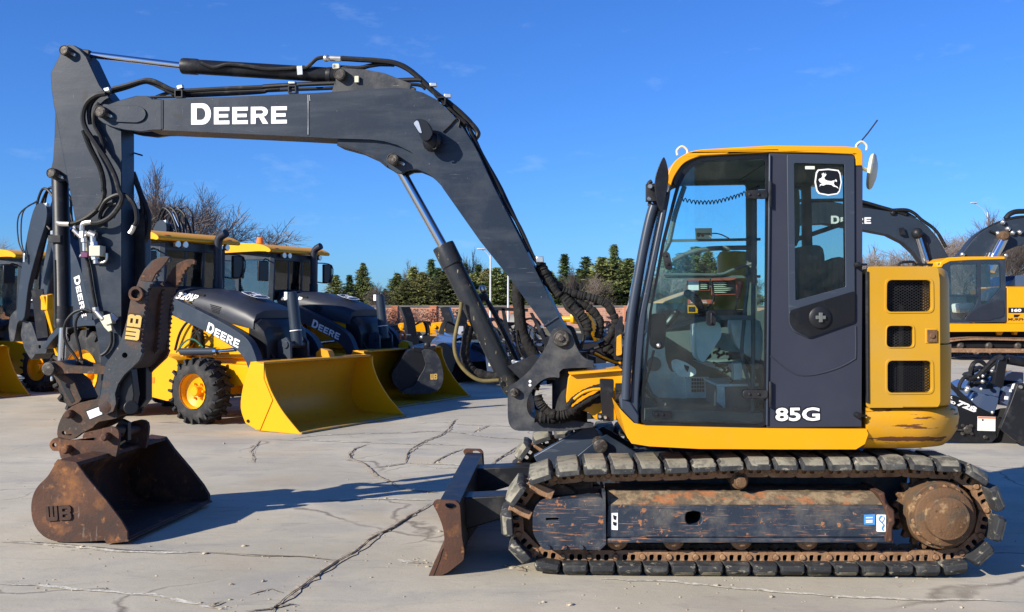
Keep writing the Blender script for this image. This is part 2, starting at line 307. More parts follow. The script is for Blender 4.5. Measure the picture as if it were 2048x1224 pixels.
# ------------------------------------------------------------ lettering
def D_shapes():
    E = [[(0, 0), (1, 0), (1, .22), (.30, .22), (.30, .40), (.92, .40), (.92, .60), (.30, .60), (.30, .78), (1, .78), (1, 1), (0, 1)]]
    t = [(1-.34*(1-math.cos(a)) if False else .58+.42*math.sin(a), .5-.5*math.cos(a)) for a in [math.pi*i/10 for i in range(11)]]
    ti = [(.50+.22*math.sin(a), .5-.28*math.cos(a)) for a in [math.pi*i/10 for i in range(11)]]
    D = [[(0, 0)]+t+[(0, 1)], [(.28, .22)]+ti+[(.28, .78)]]
    rb = [(.62+.36*math.sin(a), .70-.30*math.cos(a)) for a in [math.pi*i/8 for i in range(9)]]
    ri = [(.58+.13*math.sin(a), .69-.11*math.cos(a)) for a in [math.pi*i/8 for i in range(9)]]
    Rr = [[(0, 0), (.28, 0), (.28, .36), (.48, .38), (.68, 0), (1.0, 0), (.74, .42)]+rb[1:]+[(0, 1)], [(.28, .58)]+ri+[(.28, .80)]]
    return D, E, Rr
def letters_deere(gap=.13, small=.80):
    D, E, Rr = D_shapes(); out = []; x = 0
    for sh, wd, h in ((D, .90, 1.0), (E, .70, small), (E, .70, small), (Rr, .78, small), (E, .70, small)):
        out.append([[(x+p[0]*wd, p[1]*h) for p in l] for l in sh]); x += wd+gap
    W = x-gap
    return [[[(p[0]/W, p[1]) for p in l] for l in g] for g in out]
def font_tris(text, bold=.02, shear=0, font_space=1.0):
    cu = bpy.data.curves.new('t', 'FONT'); cu.body = text; cu.offset = bold; cu.shear = shear; cu.resolution_u = 3; cu.space_character = font_space
    o = bpy.data.objects.new('t', cu); me = bpy.data.meshes.new_from_object(o)
    v = [(p.co.x, p.co.y) for p in me.vertices]; f = [tuple(q.vertices) for q in me.polygons]
    bpy.data.objects.remove(o); bpy.data.curves.remove(cu); bpy.data.meshes.remove(me)
    x0, x1 = min(a for a, b in v), max(a for a, b in v); y0, y1 = min(b for a, b in v), max(b for a, b in v)
    return [((a-x0)/(x1-x0), (b-y0)/(y1-y0)) for a, b in v], f
def text_on(mb, text, o, ux, uy, m=0, bold=.02, shear=0, off=None, space=1.0):
    """text filling the parallelogram o, o+ux, o+uy"""
    v, f = font_tris(text, bold, shear, space); o, ux, uy = Vector(o), Vector(ux), Vector(uy)
    V = [mb.bm.verts.new(o+ux*a+uy*b) for a, b in v]
    for q in f: mb.face([V[i] for i in q], m)
    return mb
def deere_on(mb, o, ux, uy, m=0, thick=.002):
    o, ux, uy = Vector(o), Vector(ux), Vector(uy); n = ux.cross(uy).normalized()
    for g in letters_deere(): mb.prism([o+ux*a+uy*b for a, b in g[0]], n*thick, [[o+ux*a+uy*b for a, b in h] for h in g[1:]], m)
    return mb
DEER = [(.08, .52), (.03, .60), (.06, .66), (.16, .70), (.22, .80), (.18, .86), (.20, .94), (.24, .88), (.26, .97), (.30, .88), (.36, .96), (.35, .86), (.42, .90), (.36, .80), (.30, .74),
        (.32, .64), (.44, .58), (.62, .56), (.76, .60), (.88, .52), (.90, .58), (.84, .66), (.80, .60), (.74, .46), (.80, .36), (.92, .30), (.98, .20), (.86, .28), (.74, .30), (.64, .38), (.50, .40), (.38, .40),
        (.26, .34), (.14, .36), (.08, .28), (.10, .40), (.20, .44), (.12, .48)]
SHIELD = [(.05, .85), (.12, .96), (.5, 1), (.88, .96), (.95, .85), (1, .5), (.93, .16), (.85, .06), (.5, 0), (.15, .06), (.07, .16), (0, .5)]
def emblem_on(mb, o, ux, uy, n, m_dark=1, m_white=0):
    o, ux, uy, n = Vector(o), Vector(ux), Vector(uy), Vector(n).normalized()
    q = lambda p, k, h: o+ux*(.5+(p[0]-.5)*k)+uy*(.5+(p[1]-.5)*k)+n*h
    mb.prism([q(p, 1, 0) for p in SHIELD], n*.002, m=m_white)
    mb.prism([q(p, .9, .002) for p in SHIELD], n*.0015, m=m_dark)
    mb.prism([o+ux*(.12+p[0]*.78)+uy*(.10+p[1]*.78)+n*.0035 for p in DEER], n*.0015, m=m_white)
    return mb
# ============================================================ THE MAIN EXCAVATOR
T = Frame(2.0, (.1, 5.90, 0))                     # plane of the near track's outer face (d grows away from the viewer)
_f = Vector((.34, 7.02, 0))
B = Frame(6.5, _f)                                # mid plane of boom and arm
EX = root('excavator', 'large worn tracked excavator in front, dark grey boom, yellow body and rusty bucket', 'excavator', (1.4, 6.9, 0))
rnd = random.Random(3)
def part(name, mb, m, parent=EX, **k): return mb.build(name, m, parent, **k)
# ---- crawler tracks -------------------------------------------------------
SC = 348.0
def track_path(sag=True):
    """closed chain path in (u px, z px up) of the near face plane; returns points at equal pitch with tangents"""
    top = [(1112, 963), (1180, 957), (1300, 956), (1420, 952), (1487, 948), (1600, 949), (1720, 949), (1830, 947), (1872, 951)]
    arc1 = [(1900+93*math.cos(R(a)), 1037+90*math.sin(R(a))) for a in range(-70, 85, 12)]
    bot = [(1875, 1126), (1600, 1126), (1300, 1125), (1135, 1124)]
    arc2 = [(1106+79*math.cos(R(a)), 1045+79*math.sin(R(a))) for a in range(95, 262, 12)]
    return top+arc1+bot+arc2
def resample(pts, n):
    P = [Vector((a, b)) for a, b in pts]; P.append(P[0]); L_ = [0]
    for a, b in zip(P, P[1:]): L_.append(L_[-1]+(b-a).length)
    tot = L_[-1]; out = []
    for i in range(n):
        s = tot*i/n; k = max(j for j in range(len(L_)-1) if L_[j] <= s+1e-9); t = (s-L_[k])/(L_[k+1]-L_[k])
        out.append(P[k].lerp(P[k+1], t))
    return out, tot/n
NS = 39
base_px = sm2(track_path(), 3)
path, pitch = resample(base_px, NS*2)
u0 = T.P((1060, 1150)).dot(T.u)
def toUZ(p):                                      # px on the near plane -> (u, z) metres in the frame
    q = T.P(p); return q.dot(T.u), q.z
UZ = [toUZ(p) for p in path]
minz = min(z for u_, z in UZ)
def TW(u_, d, z): return T.u*u_+T.n*(T.c+d)+Vector((0, 0, z))
def make_track(d0, near):
    chain = MB(); W = .45
    dc = d0+W/2
    zoff = .105-minz if True else 0
    ground = min(z for u_, z in UZ)
    nodes = [(u_, z) for u_, z in UZ]
    tr = None; shoes = []
    for i in range(NS):
        a = Vector(nodes[2*i]); b = Vector(nodes[(2*i+2) % (2*NS)]); mid = (a+b)/2; t = (b-a).normalized(); nn = Vector((-t.y, t.x))   # outward (path runs clockwise as seen)
        L_ = (b-a).length
        def W3(x, o, d): q = mid+t*x+nn*o; return TW(q.x, d, q.y)
        # chain links: two rails of waisted plates with two windows, bush and pin
        if True:
            for side in (-1, 1):
                dd = dc+side*.075-.012
                h = .039; ol = [(-L_*.60, -h*.5), (-L_*.42, -h), (L_*.30, -h), (L_*.45, -h*.9), (L_*.60, -h*.2), (L_*.60, h*.3), (L_*.44, h), (-L_*.36, h), (-L_*.58, h*.6)]
                off = .012*side if side < 0 else 0
                holes = [[(-L_*.27, -.4*h), (-L_*.09, -.4*h), (-L_*.09, .55*h), (-L_*.27, .55*h)], [(L_*.03, -.4*h), (L_*.21, -.4*h), (L_*.21, .55*h), (L_*.03, .55*h)]]
                if near or side < 0:
                    chain.prism([W3(x, o, dd+off) for x, o in ol], T.n*.024, [[W3(x, o, dd+off) for x, o in fillet(hh, .01, 2)] for hh in holes])
                chain.lathe(W3(L_*.46, -.002, dd-.012+off), T.n, [(0, .014), (.004, .017), (.02, .019)], 10)
            chain.cyl(W3(L_*.46, 0, dc-.08), W3(L_*.46, 0, dc+.08), .018, seg=8)
        # shoe: steel plate plus chamfered rubber pad (profile along the track, lofted across the width with chamfered ends)
        s = MB(); hw = L_*.5*.95; lo, hi = .020, .088
        jt = rnd.uniform(-.003, .003)
        def ring(d, k, drop): return [W3(-hw*k, lo, d), W3(hw*k, lo, d), W3(hw*k, lo+.018, d), W3(hw*k, lo+.042-drop*.3, d), W3(hw*k*.80, hi-drop+jt, d), W3(-hw*k*.80, hi-drop+jt, d), W3(-hw*k, lo+.042-drop*.3, d), W3(-hw*k, lo+.018, d)]
        s.loft([ring(d0+.0, .84, .034), ring(d0+.028, .97, .012), ring(d0+.055, 1.0, .0), ring(d0+W-.055, 1.0, .0), ring(d0+W, .84, .034)])
        # tread slots in the pad's outer face
        shoes.append((s, mid, nn))
    return chain, shoes
def shade_shoe(s, parent, nn):
    s.bm.normal_update()
    bmesh.ops.recalc_face_normals(s.bm, faces=s.bm.faces)
    N3 = (T.u*nn.x+Vector((0, 0, nn.y)))
    for f in s.bm.faces:
        up = f.normal.dot(N3)
        if up > .75: f.material_index = 1 if nn.y > .2 or rnd.random() < .5 or nn.x > .3 else 0
    return s.build('track_shoe', [M['pad'], M['padtop']], parent, bevel=.005, recalc=False, seg=2)
for d0, near in ((0.0, True), (1.72, False)):
    chain, shoes = make_track(d0, near)
    ch = part('crawler_track', chain, M['chain'])
    for s, mid, nn in shoes: shade_shoe(s, ch, nn)
# ---- track frames, wheels ---------------------------------------------------
def PT(p, d=0.0): return T.P(p, d)
for d0 in (0.0, 1.72):
    if d0 == 0:
        fp = lambda pts: pts
    else:                                          # same outline, moved straight back
        fp = lambda pts: pts
    def pl(mb, pts, da, db, holes=(), m=0):
        mb.prism([T.P(p)+T.n*(d0+da) for p in pts], T.n*(db-da), [[T.P(p)+T.n*(d0+da) for p in h] for h in holes], m)
    f = MB()
    # main side beam: flat face with oval hole, sloped shoulder on top, lower flange
    pl(f, [(1217, 1012), (1782, 1012), (1788, 1078), (1213, 1078)], .04, .40, [fillet(K(9, 585, 632, 712, 632, 712, 738, 585, 738), 12, 4)])
    pl(f, [(1213, 1078.5), (1790, 1078.5), (1791, 1088), (1212, 1088)], .025, .41)
    e = [(1217, 1012), (1782, 1012)]
    def P4(p, d): return T.P(p)+T.n*(d0+d)
    zt = T.P((1217, 990)).z
    a, b = P4(e[0], .04), P4(e[1], .04); a2 = P4(e[0], .13); b2 = P4(e[1], .13); a2.z = b2.z = zt+.0; a3, b3 = a2+T.n*.27, b2+T.n*.27
    f.face([a, b, b2, a2], 1); f.face([a2, b2, b3, a3], 1); f.face([a, a2, a3, P4(e[0], .4)], 0); f.face([b, P4(e[1], .4), b3, b2], 0)
    if d0 == 0:
        hol = fillet(K(9, 915, 530, 1112, 532, 1108, 562, 925, 560), 3, 3)
        n_sh = (T.n*-(zt-a.z)+Vector((0, 0, 1))*-.09).normalized()
    fo = part('track_frame', f, [M['frame'], M['frametop']], bevel=.006)
    g = MB()                                       # front guard box (rounded) and rear flange bracket
    pl(g, fillet(K(7, 810, 680, 860, 590, 1330, 560, 1335, 900, 1290, 945, 900, 945, 870, 920, 812, 830), 14, 4), .03, .34, [fillet(K(7, 905, 712, 1000, 712, 1000, 730, 905, 730), 2, 2)])
    pl(g, K(7, 1318, 520, 1337, 520, 1340, 900, 1290, 948, 1278, 938, 1322, 890), .015, .36)
    for x in (925, 1045, 1165): g.lathe(T.P(K(7, x, 925)[0])+T.n*(d0+.015), T.n, [(0, .012), (.016, .016)], 6, m=0)
    part('front_guard', g, M['frame'], fo, bevel=.008)
    g = MB(); pl(g, K(10, 605, 490, 660, 480, 670, 560, 735, 620, 742, 720, 722, 755, 722, 870, 655, 862, 690, 700, 640, 560), .02, .36)
    part('rear_bracket', g, M['rust'], fo, bevel=.01)
    # front idler
    g = MB(); ci = T.P((1108, 1046))+T.n*(d0+.225); g.lathe(ci-T.n*.06, T.n, [(0, .05), (0, .12), (.01, .125), (.02, .19), (.035, .20), (.085, .20), (.1, .19), (.11, .125), (.12, .12), (.12, .05)], 36)
    part('idler_wheel', g, M['hub'], bevel=0)
    g = MB(); g.bar(T.P(K(7, 640, 640)[0])+T.n*(d0+.10), T.P(K(7, 800, 712)[0])+T.n*(d0+.10), .05, .05); g.bar(T.P(K(7, 790, 490)[0])+T.n*(d0+.1), T.P(K(7, 960, 560)[0])+T.n*(d0+.1), .05, .06)
    part('idler_fork', g, M['chain'], fo, bevel=.005)
    # sprocket with teeth, hub with cover
    cs = T.P((1893, 1036))+T.n*d0; g = MB(); teeth = []
    for i in range(21*2):
        a = 2*math.pi*i/42; r_ = .232 if i % 2 == 0 else .20
        for da in (-.035, .035): teeth.append((a+da, r_))
    ctr = [T.u*(r_*math.cos(a))+Vector((0, 0, r_*math.sin(a))) for a, r_ in teeth]
    g.prism([cs+T.n*.205+v for v in ctr], T.n*.05)
    part('sprocket', g, M['hub'], bevel=.004)
    g = MB(); g.lathe(cs+T.n*.06, T.n, [(0, .192), (.14, .20)], 40); g.lathe(cs+T.n*.02, T.n, [(0, .16), (.005, .168), (.05, .172)], 40)
    hubo = part('final_drive', g, M['hub'], bevel=.004)
    g = MB(); g.lathe(cs-T.n*.03, T.n, [(0, .108), (.004, .120), (.012, .122), (.05, .124), (.055, .135), (.07, .14)], 40)
    cc = cs-T.n*.032
    g.lathe(cc, T.n, [(0, .102), (.004, .108)], 40)
    for k in range(4):
        a = 1.0+k*math.pi/2; v = (T.u*math.cos(a)+Vector((0, 0, math.sin(a))))*.085; g.lathe(cc+v-T.n*.003, T.n, [(0, .006), (.006, .009)], 10)
    part('hub_cover', g, M['hub'], hubo)
    g = MB()
    for k in range(11):
        a = R(60+k*26); v = (T.u*math.cos(a)+Vector((0, 0, math.sin(a))))*.168; g.lathe(cs+T.n*.04+v, T.n, [(0, .011), (.012, .014), (.03, .014)], 6)
    part('hub_bolts', g, M['chain'], hubo)
    # lower rollers and carrier roller
    for x in (1237, 1352, 1490, 1625, 1747):
        g = MB(); c = T.P((x, 1087))+T.n*(d0+.05); g.lathe(c, T.n, [(0, .022), (.01, .035), (.05, .04), (.06, .065), (.3, .065), (.32, .04), (.36, .03)], 18)
        g.box(c+Vector((0, 0, .012))+T.n*.03, (.105, .04, .035), T.u, T.n)
        part('track_roller', g, M['chain'], fo, bevel=.004)
    g = MB(); c = T.P((1487, 969))+T.n*(d0+.06); g.lathe(c, T.n, [(0, .028), (.004, .033), (.05, .038), (.06, .05), (.22, .05), (.23, .03)], 20); g.bar(c+T.n*.18, c+T.n*.18-Vector((0, 0, .10)), .06, .06)
    part('carrier_roller', g, M['hub'], fo)
# decals on near frame and sticker marks
g = MB(); g.plate(T, K(9, 12, 636, 60, 634, 60, 766, 12, 762), .036, .04, m=0)
for q in ((22, 650, 50, 690), (20, 700, 52, 735)): g.plate(T, K(9, q[0], q[1], q[2], q[1]+8, q[2]-4, q[3], q[0]+6, q[3]-6), .0345, .036, m=1)
part('sticker', g, [M['white'], M['black']], fo)
g = MB(); g.plate(T, K(10, 491, 648, 575, 646, 574, 726, 491, 724), .036, .04, m=0)
for y in (668, 690, 702): g.plate(T, K(10, 505, y, 556, y-2, 556, y+6, 505, y+8), .0345, .036, m=1)
part('sticker', g, [M['blue'], M['whitec']], fo, label='small blue square sticker on the track frame')
g = MB(); g.plate(T, fillet(K(10, 586, 648, 658, 648, 656, 780, 586, 778), 2, 2), .036, .04, m=0)
g.tube([T.P(p, .034) for p in K(10, 622, 655, 604, 680, 620, 705, 640, 725, 628, 750, 636, 768)], .0035, 5, m=1); g.tube([T.P(p, .034) for p in K(10, 618, 655, 645, 672, 628, 704, 610, 690)], .0022, 5, m=1)
part('sticker', g, [M['whitec'], M['blue']], fo, label='white sticker with a blue squiggle on the track frame')
# ---- centre of the undercarriage -------------------------------------------
g = MB(); q = lambda px, py, d: T.P((px, py), d)
g.plate(T, [(1235, 935), (1820, 935), (1800, 1060), (1260, 1060)], .42, 1.74)
g.lathe(Vector((T.P((1500, 930), 1.08).x, T.P((1500, 930), 1.08).y, .70)), (0, 0, 1), [(0, .62), (.14, .62), (.15, .50), (.2, .50)], 48)
part('centre_frame', g, M['greyworn'], bevel=.01)
g = MB(); zc = .80
c0 = T.P((1500, 900), 1.08)
# dozer blade lift arms and cylinder in front
g.plate(T, K(7, 1120, 268, 1275, 140, 1345, 108, 1420, 150, 1620, 272, 1640, 330, 1090, 340), .80, .84)
g.plate(T, K(7, 1120, 268, 1275, 140, 1345, 108, 1420, 150, 1620, 272, 1640, 330, 1090, 340), 1.26, 1.30, ref=.80)
part('blade_cylinder_bracket', g, M['grey'], bevel=.004)
g = MB(); g.lathe(T.P(K(7, 1300, 190)[0], .745), T.n, [(0, .035), (.005, .045), (.06, .045), (.06, .05), (.55, .05)], 24); part('blade_pivot_pin', g, M['pin'])
g = MB(); a, b = T.P(K(7, 860, 330)[0], .95), T.P(K(7, 1280, 92)[0], .95); g.bar(a, b, .16, .07, up=T.n); part('blade_cylinder_guard', g, M['pillar'], bevel=.006)
# ---- dozer blade ------------------------------------------------------------
ep = fillet(K(7, 88, 600, 112, 578, 262, 582, 288, 612, 302, 840, 320, 940, 315, 1010, 200, 1100, 150, 1122, 60, 1126, 100, 1030, 152, 950, 172, 900, 175, 850, 168, 790, 152, 735, 125, 670), 4, 2)
slot = fillet(K(7, 182, 600, 232, 596, 264, 618, 262, 640, 225, 644, 184, 622), 4, 3)
bl = MB(); bl.plate(T, K(7, 122, 612, 278, 618, 292, 840, 308, 940, 300, 1000, 190, 1085, 90, 1115, 115, 1030, 160, 960, 182, 900, 186, 850, 178, 780, 165, 735, 140, 680), .035, 2.13, ref=0)
blade = part('dozer_blade', bl, M['black'], bevel=.004)
for d in (0.0, 2.13):
    g = MB(); g.plate(T, ep, d, d+.035, [slot], ref=0); part('end_plate', g, M['rust'], blade, bevel=.003)
g = MB(); g.plate(T, K(7, 60, 1127, 100, 1030, 165, 925, 140, 1010, 95, 1124), -.004, 2.172); part('cutting_edge', g, M['rust'], blade)
g = MB()
for d in (.42, 1.55): g.plate(T, K(7, 285, 560, 700, 540, 1100, 560, 1100, 700, 700, 680, 296, 800), d, d+.20, ref=.42)
part('blade_arm', g, M['black'], blade, bevel=.008)
g = MB()
for d in (.44, 1.57): g.plate(T, K(7, 300, 640, 560, 640, 420, 760, 310, 920), d, d+.02, ref=.44)
part('gusset', g, M['black'], blade)

# ---- swing post, base casting ------------------------------------------------
sp = MB()
outer = sm2(K(6, 1010, 400, 1030, 358, 1085, 336, 1140, 350, 1165, 395, 1190, 465, 1228, 535, 1275, 572, 1320, 584), 3, False)+K(6, 1320, 630, 1160, 634)
inner = sm2(K(6, 1100, 640, 1075, 665, 1074, 702, 1040, 700, 985, 706, 920, 745, 866, 815, 842, 880, 850, 950, 895, 998, 1000, 1012, 1150, 1008), 3, False)
rest = K(6, 1320, 1035, 1320, 1060)+sm2(K(6, 1240, 1068, 1130, 1085, 1000, 1090, 850, 1088, 760, 1082, 722, 1052, 706, 1000, 703, 900, 705, 810, 722, 765, 790, 715, 870, 640, 945, 535, 990, 460), 3, False)
for da in (-.30, .22): sp.plate(B, outer+inner+rest, da, da+.07, ref=-.30)
sp.plate(B, K(6, 735, 800, 800, 760, 838, 900, 850, 985, 1000, 1030, 1200, 1030, 1240, 1060, 1000, 1085, 780, 1070, 725, 1000), -.22, .21, ref=-.30)
post = part('swing_post', sp, M['greyworn'], bevel=.01)
for (cx, cy, r) in ((1090, 420, 62), (755, 808, 34)):
    g = MB(); p = B.P(K(6, cx, cy)[0], -.30); rr = r/3.6/300
    g.lathe(p-B.n*.035, B.n, [(0, rr*.42), (.0, rr*.86), (.01, rr*.98), (.035, rr)], 30); g.lathe(p-B.n*.05, B.n, [(0, rr*.38), (.02, rr*.42)], 6); part('pin', g, M['pin'], post, bevel=.002)
g = MB(); g.lathe(T.P(K(6, 1150, 960)[0], 1.05)-Vector((0, 0, .1)), (0, 0, 1), [(0, .12), (.52, .12)], 24); part('swing_pin', g, M['black'], post)
g = MB()
for yy in (730, 757): g.lathe(B.P(K(6, 864, yy)[0], -.302), B.n, [(0, .009), (.004, .01)], 12)
part('grease_caps', g, M['whitec'], post)
g = MB(); g.plate(T, fillet(K(6, 1140, 700, 1175, 665, 1530, 640, 1540, 1010, 1330, 1005, 1300, 960, 1130, 900, 1125, 860), 10, 3), .78, 1.5)
g.plate(T, K(6, 1140, 668, 1525, 640, 1530, 655, 1150, 685), .74, 1.52)
part('swing_casting', g, M['yellow'], bevel=.012)
g = MB(); g.plate(T, fillet(K(6, 1366, 712, 1468, 715, 1468, 1018, 1386, 1018), 3, 2), .66, .70); g.plate(T, fillet(K(6, 1350, 960, 1384, 960, 1384, 1016, 1350, 1005), 2, 2), .66, .68); 
hg = part('hose_guard', g, M['black'], bevel=.006)
g = MB()
for p in ((1368, 985), (1408, 992)): g.lathe(T.P(K(6, *p)[0], .64), T.n, [(0, .008), (.008, .012), (.02, .012)], 10)
part('bolts', g, M['steel'], hg)
# ---- boom --------------------------------------------------------------------
nose = K(1, 1130, 500, 1040, 503, 905, 540, 830, 568)+[(203, 207), (195, 215), (192, 226), (196, 238), (206, 246)]+K(1, 860, 742, 960, 765, 1080, 778, 1170, 766)
top = K(1, 1160, 528, 1450, 521)+K(2, 100, 503, 400, 490, 700, 474, 1000, 452, 1200, 441, 1300, 450, 1400, 478, 1500, 530, 1600, 620, 1700, 740, 1800, 900, 1940, 1200)
foot = [(1058, 514), (1121, 640), (1136, 668), (1138, 690), (1124, 700), (1110, 692), (1101, 668)]
under = [(1020, 557), (960, 482)]+K(2, 1555, 1215, 1490, 1110, 1400, 1005, 1300, 928, 1200, 878, 1100, 850, 1000, 837, 700, 828, 400, 812, 0, 793)+K(1, 1600, 782)
bm_ = MB(); bm_.plate(B, top+foot+under+[(306, 259.5)], -.13, .13)
boom = part('boom', bm_, M['grey'], bevel=.006, seg=2)
g = MB(); g.plate(B, K(1, 1170, 530)+[(306, 259.5)]+nose[-2:][::-1][1:]+nose[::-1][2:], -.115, -.06)
nz_ = K(1, 1235, 530, 1235, 765, 1170, 766, 1080, 778, 960, 765, 860, 742)+[(206, 246), (196, 238), (192, 226), (195, 215), (203, 207)]+K(1, 830, 568, 905, 540, 1040, 503, 1130, 503, 1165, 528)
g.bm.free(); g = MB()
g.plate(B, nz_, -.135, -.10); g.plate(B, nz_, .10, .135, ref=-.135)
g.plate(B, K(1, 1130, 515, 1235, 535, 1235, 760, 1130, 765), -.10, .10, ref=-.135)
part('boom_nose', g, M['grey'], boom, bevel=.004)
g = MB(); g.plate(B, fillet(K(1, 790, 578, 1050, 576, 1100, 600, 1118, 640, 1100, 685, 1050, 708, 840, 700), 10, 3), -.148, -.135); part('nose_doubler', g, M['grey'], boom, bevel=.003)
g = MB()                                           # weld seams
g.tube([B.P(p, -.131) for p in K(1, 1243, 535, 1243, 757)], .006, 6); g.tube([B.P(p, -.131) for p in [(617, 188), (617, 270)]], .004, 6)
g.tube([B.P(p, -.131) for p in K(6, 965, 335, 1070, 265)], .008, 6)
part('weld_bead', g, M['grey'], boom)
g = MB(); g.tube([B.P(p, -.1325) for p in [(616, 190), (616.5, 230), (616, 269)]], .0022, 5); g.tube([B.P(p, -.1325) for p in [(619, 190), (620, 202)]], .002, 5); part('bare_weld_line', g, M['steel'], boom)
# bracket plates for the boom cylinder, inset from the web
brk = sm2(K(2, 740, 872, 850, 900, 960, 940, 1050, 985, 1120, 1040, 1190, 1092), 3, False)+K(2, 1230, 1100, 1262, 1080, 1290, 1068)+sm2(K(2, 1350, 1066, 1430, 1100, 1500, 1150, 1570, 1225), 3, False)+K(2, 1600, 1200, 1500, 1000, 1300, 850, 1100, 800, 760, 800)
g = MB(); g.plate(B, brk, -.10, -.06); g.plate(B, brk, .06, .10, ref=-.10); part('cylinder_bracket', g, M['grey'], boom, bevel=.005)
g = MB(); g.plate(B, K(2, 740, 882, 900, 925, 1050, 993, 1120, 1050, 1130, 1035, 1060, 980, 960, 935, 850, 895, 745, 868), -.105, .105); part('bracket_flange', g, M['black'], boom)
def bigpin(fr, p, d, r, parent, m='pin', bolt=True, depth=.06, far=None):
    g = MB(); c = fr.P(p, d); g.lathe(c-fr.n*depth, fr.n, [(0, r*.2), (0, r*.70), (.004, r*.74), (.004, r*.84), (0, r*.88), (.004, r), (depth, r)], 32)
    if far is not None: g.cyl(c, c+fr.n*far, r*.9, seg=20)
    o = g.build('pin', M[m], parent)
    if bolt:
        g = MB(); q = c+fr.u*(r*1.55)-Vector((0, 0, r*.7))-fr.n*.02; g.lathe(q, fr.n, [(0, .010), (.02, .012)], 6); g.bar(c-fr.n*.01, q+fr.n*.0, .02, .008, up=fr.n); g.build('pin_bolt', M['steel'], o)
    return o
bigpin(B, (790.5, 321), -.10, .040, boom, depth=.085, far=.26); bigpin(B, (207.5, 225.5), -.148, .041, boom, far=.3)
# top bracket with arm-cylinder foot
tb = K(2, 672+0, 0) if False else [(671, 168), (672, 140), (684, 134), (700, 136)]+K(2, 820, 292, 950, 300, 1100, 328, 1220, 375, 1310, 410, 1300, 460, 700, 480, 725, 400)
g = MB(); g.plate(B, tb, -.085, -.05); g.plate(B, tb, .05, .085, ref=-.085); part('arm_cylinder_bracket', g, M['greyworn'], boom, bevel=.004)
bigpin(B, (683, 151), -.085, .042, boom, depth=.05, far=.2, bolt=False)
g = MB(); g.box(B.P(K(2, 895, 378)[0], -.10), (.03, .02, .045), B.u, B.n); g.box(B.P(K(2, 740, 282)[0], -.06), (.045, .05, .035), B.u, B.n); part('fitting_block', g, M['ivory'], boom, bevel=.003)
# lettering
g = MB(); o = B.P((382.5, 249.5), -.1305); deere_on(g, o, B.P((574, 247), -.1305)-o, B.P((382.5, 207), -.1305)-o, 0, .002); part('lettering', g, M['white'], boom)
# work light on the boom's side
g = MB(); g.plate(B, fillet(K(2, 1318, 705, 1355, 675, 1425, 690, 1450, 735, 1478, 790, 1440, 850, 1390, 840, 1368, 790), 6, 3), -.30, -.20)
g.ball(B.P(K(2, 1470, 850)[0], -.20), .075, 14, sc=(.9, .7, 1.0)); g.cyl(B.P(K(2, 1490, 830)[0], -.2), B.P(K(2, 1510, 830)[0], -.13), .03)
wl = part('work_light', g, M['blackc'], boom, bevel=.006)
g = MB(); g.plate(B, fillet(K(2, 1326, 712, 1352, 690, 1366, 700, 1392, 790, 1372, 785), 3, 2), -.305, -.30); part('lens', g, M['steel'], wl)
g = MB(); g.tube([B.P(p, -.14) for p in K(2, 1550, 780, 1600, 735, 1655, 678, 1680, 690, 1670, 740)], .006, 6); g.tube([B.P(p, -.24) for p in K(2, 1440, 830, 1470, 790, 1510, 800, 1500, 900, 1475, 910)], .006, 6); part('wire', g, M['hose'], wl)
# arm cylinder
def ram(fr, a, b, c, d, r_rod, r_bar, parent, mbar='black', eye=.05, dep=.0):
    """rod from a to b, barrel b to c (px)"""
    A, B_, C_ = fr.P(a, dep), fr.P(b, dep), fr.P(c, dep); u = (C_-A).normalized()
    g = MB(); g.cyl(A, B_+u*.03, r_rod, seg=24); g2 = MB()
    g2.lathe(B_, C_-B_, [(0, r_rod*1.15), (0, r_bar*1.06), (.01, r_bar*1.10), (d, r_bar*1.10), (d+.01, r_bar), ((C_-B_).length-.02, r_bar), ((C_-B_).length, r_bar*.85)], 32)
    cy = g2.build('cylinder_barrel', M[mbar], parent); g.build('cylinder_rod', M['chrome'], cy)
    g = MB()
    for E in (A, C_): g.cyl(E-fr.n*.05, E+fr.n*.05, eye, seg=24)
    g.build('cylinder_eye', M['black'], cy); return cy
acy = ram(B, (145, 105), (365, 132), (688, 152), .11, .0235, .052, EX, 'black', .045)
bcy = ram(B, (790.5, 321), (886, 491), (1029, 783), .15, .033, .071, EX, 'cylbar', .055)
g = MB(); g.box(B.P((172, 109)), (.08, .07, .06), (B.P((365, 132))-B.P((145, 105))), B.n); part('rod_end', g, M['black'], acy, bevel=.006)
g = MB(); a = B.P((600, 146)); g.lathe(a, B.P((688, 152))-a, [(0, .0535), (.03, .0535)], 28); a = B.P((655, 150)); g.lathe(a, B.P((688, 152))-a, [(0, .054), (.012, .056), (.03, .056)], 28); part('clamp_ring', g, M['black'], acy)
# boom-cylinder tube line and pressure line alongside
g = MB(); g.tube([B.P(p, .10) for p in K(6, 530, 60, 545, 130, 640, 300, 780, 600)], .018, 8); g.tube([B.P(p, .10) for p in K(6, 500, 135, 545, 120)], .03, 8)
part('pressure_line', g, M['black'], bcy)
g = MB(); g.ball(B.P(K(6, 522, 65)[0], .10), .028, 12); g.box(B.P(K(6, 790, 630)[0], -.03), (.05, .06, .09), B.u, B.n); g.lathe(B.P(K(6, 745, 590)[0], -.02), B.n, [(0, .016), (.05, .016)], 8); part('line_fitting', g, M['steel'], bcy, bevel=.002)
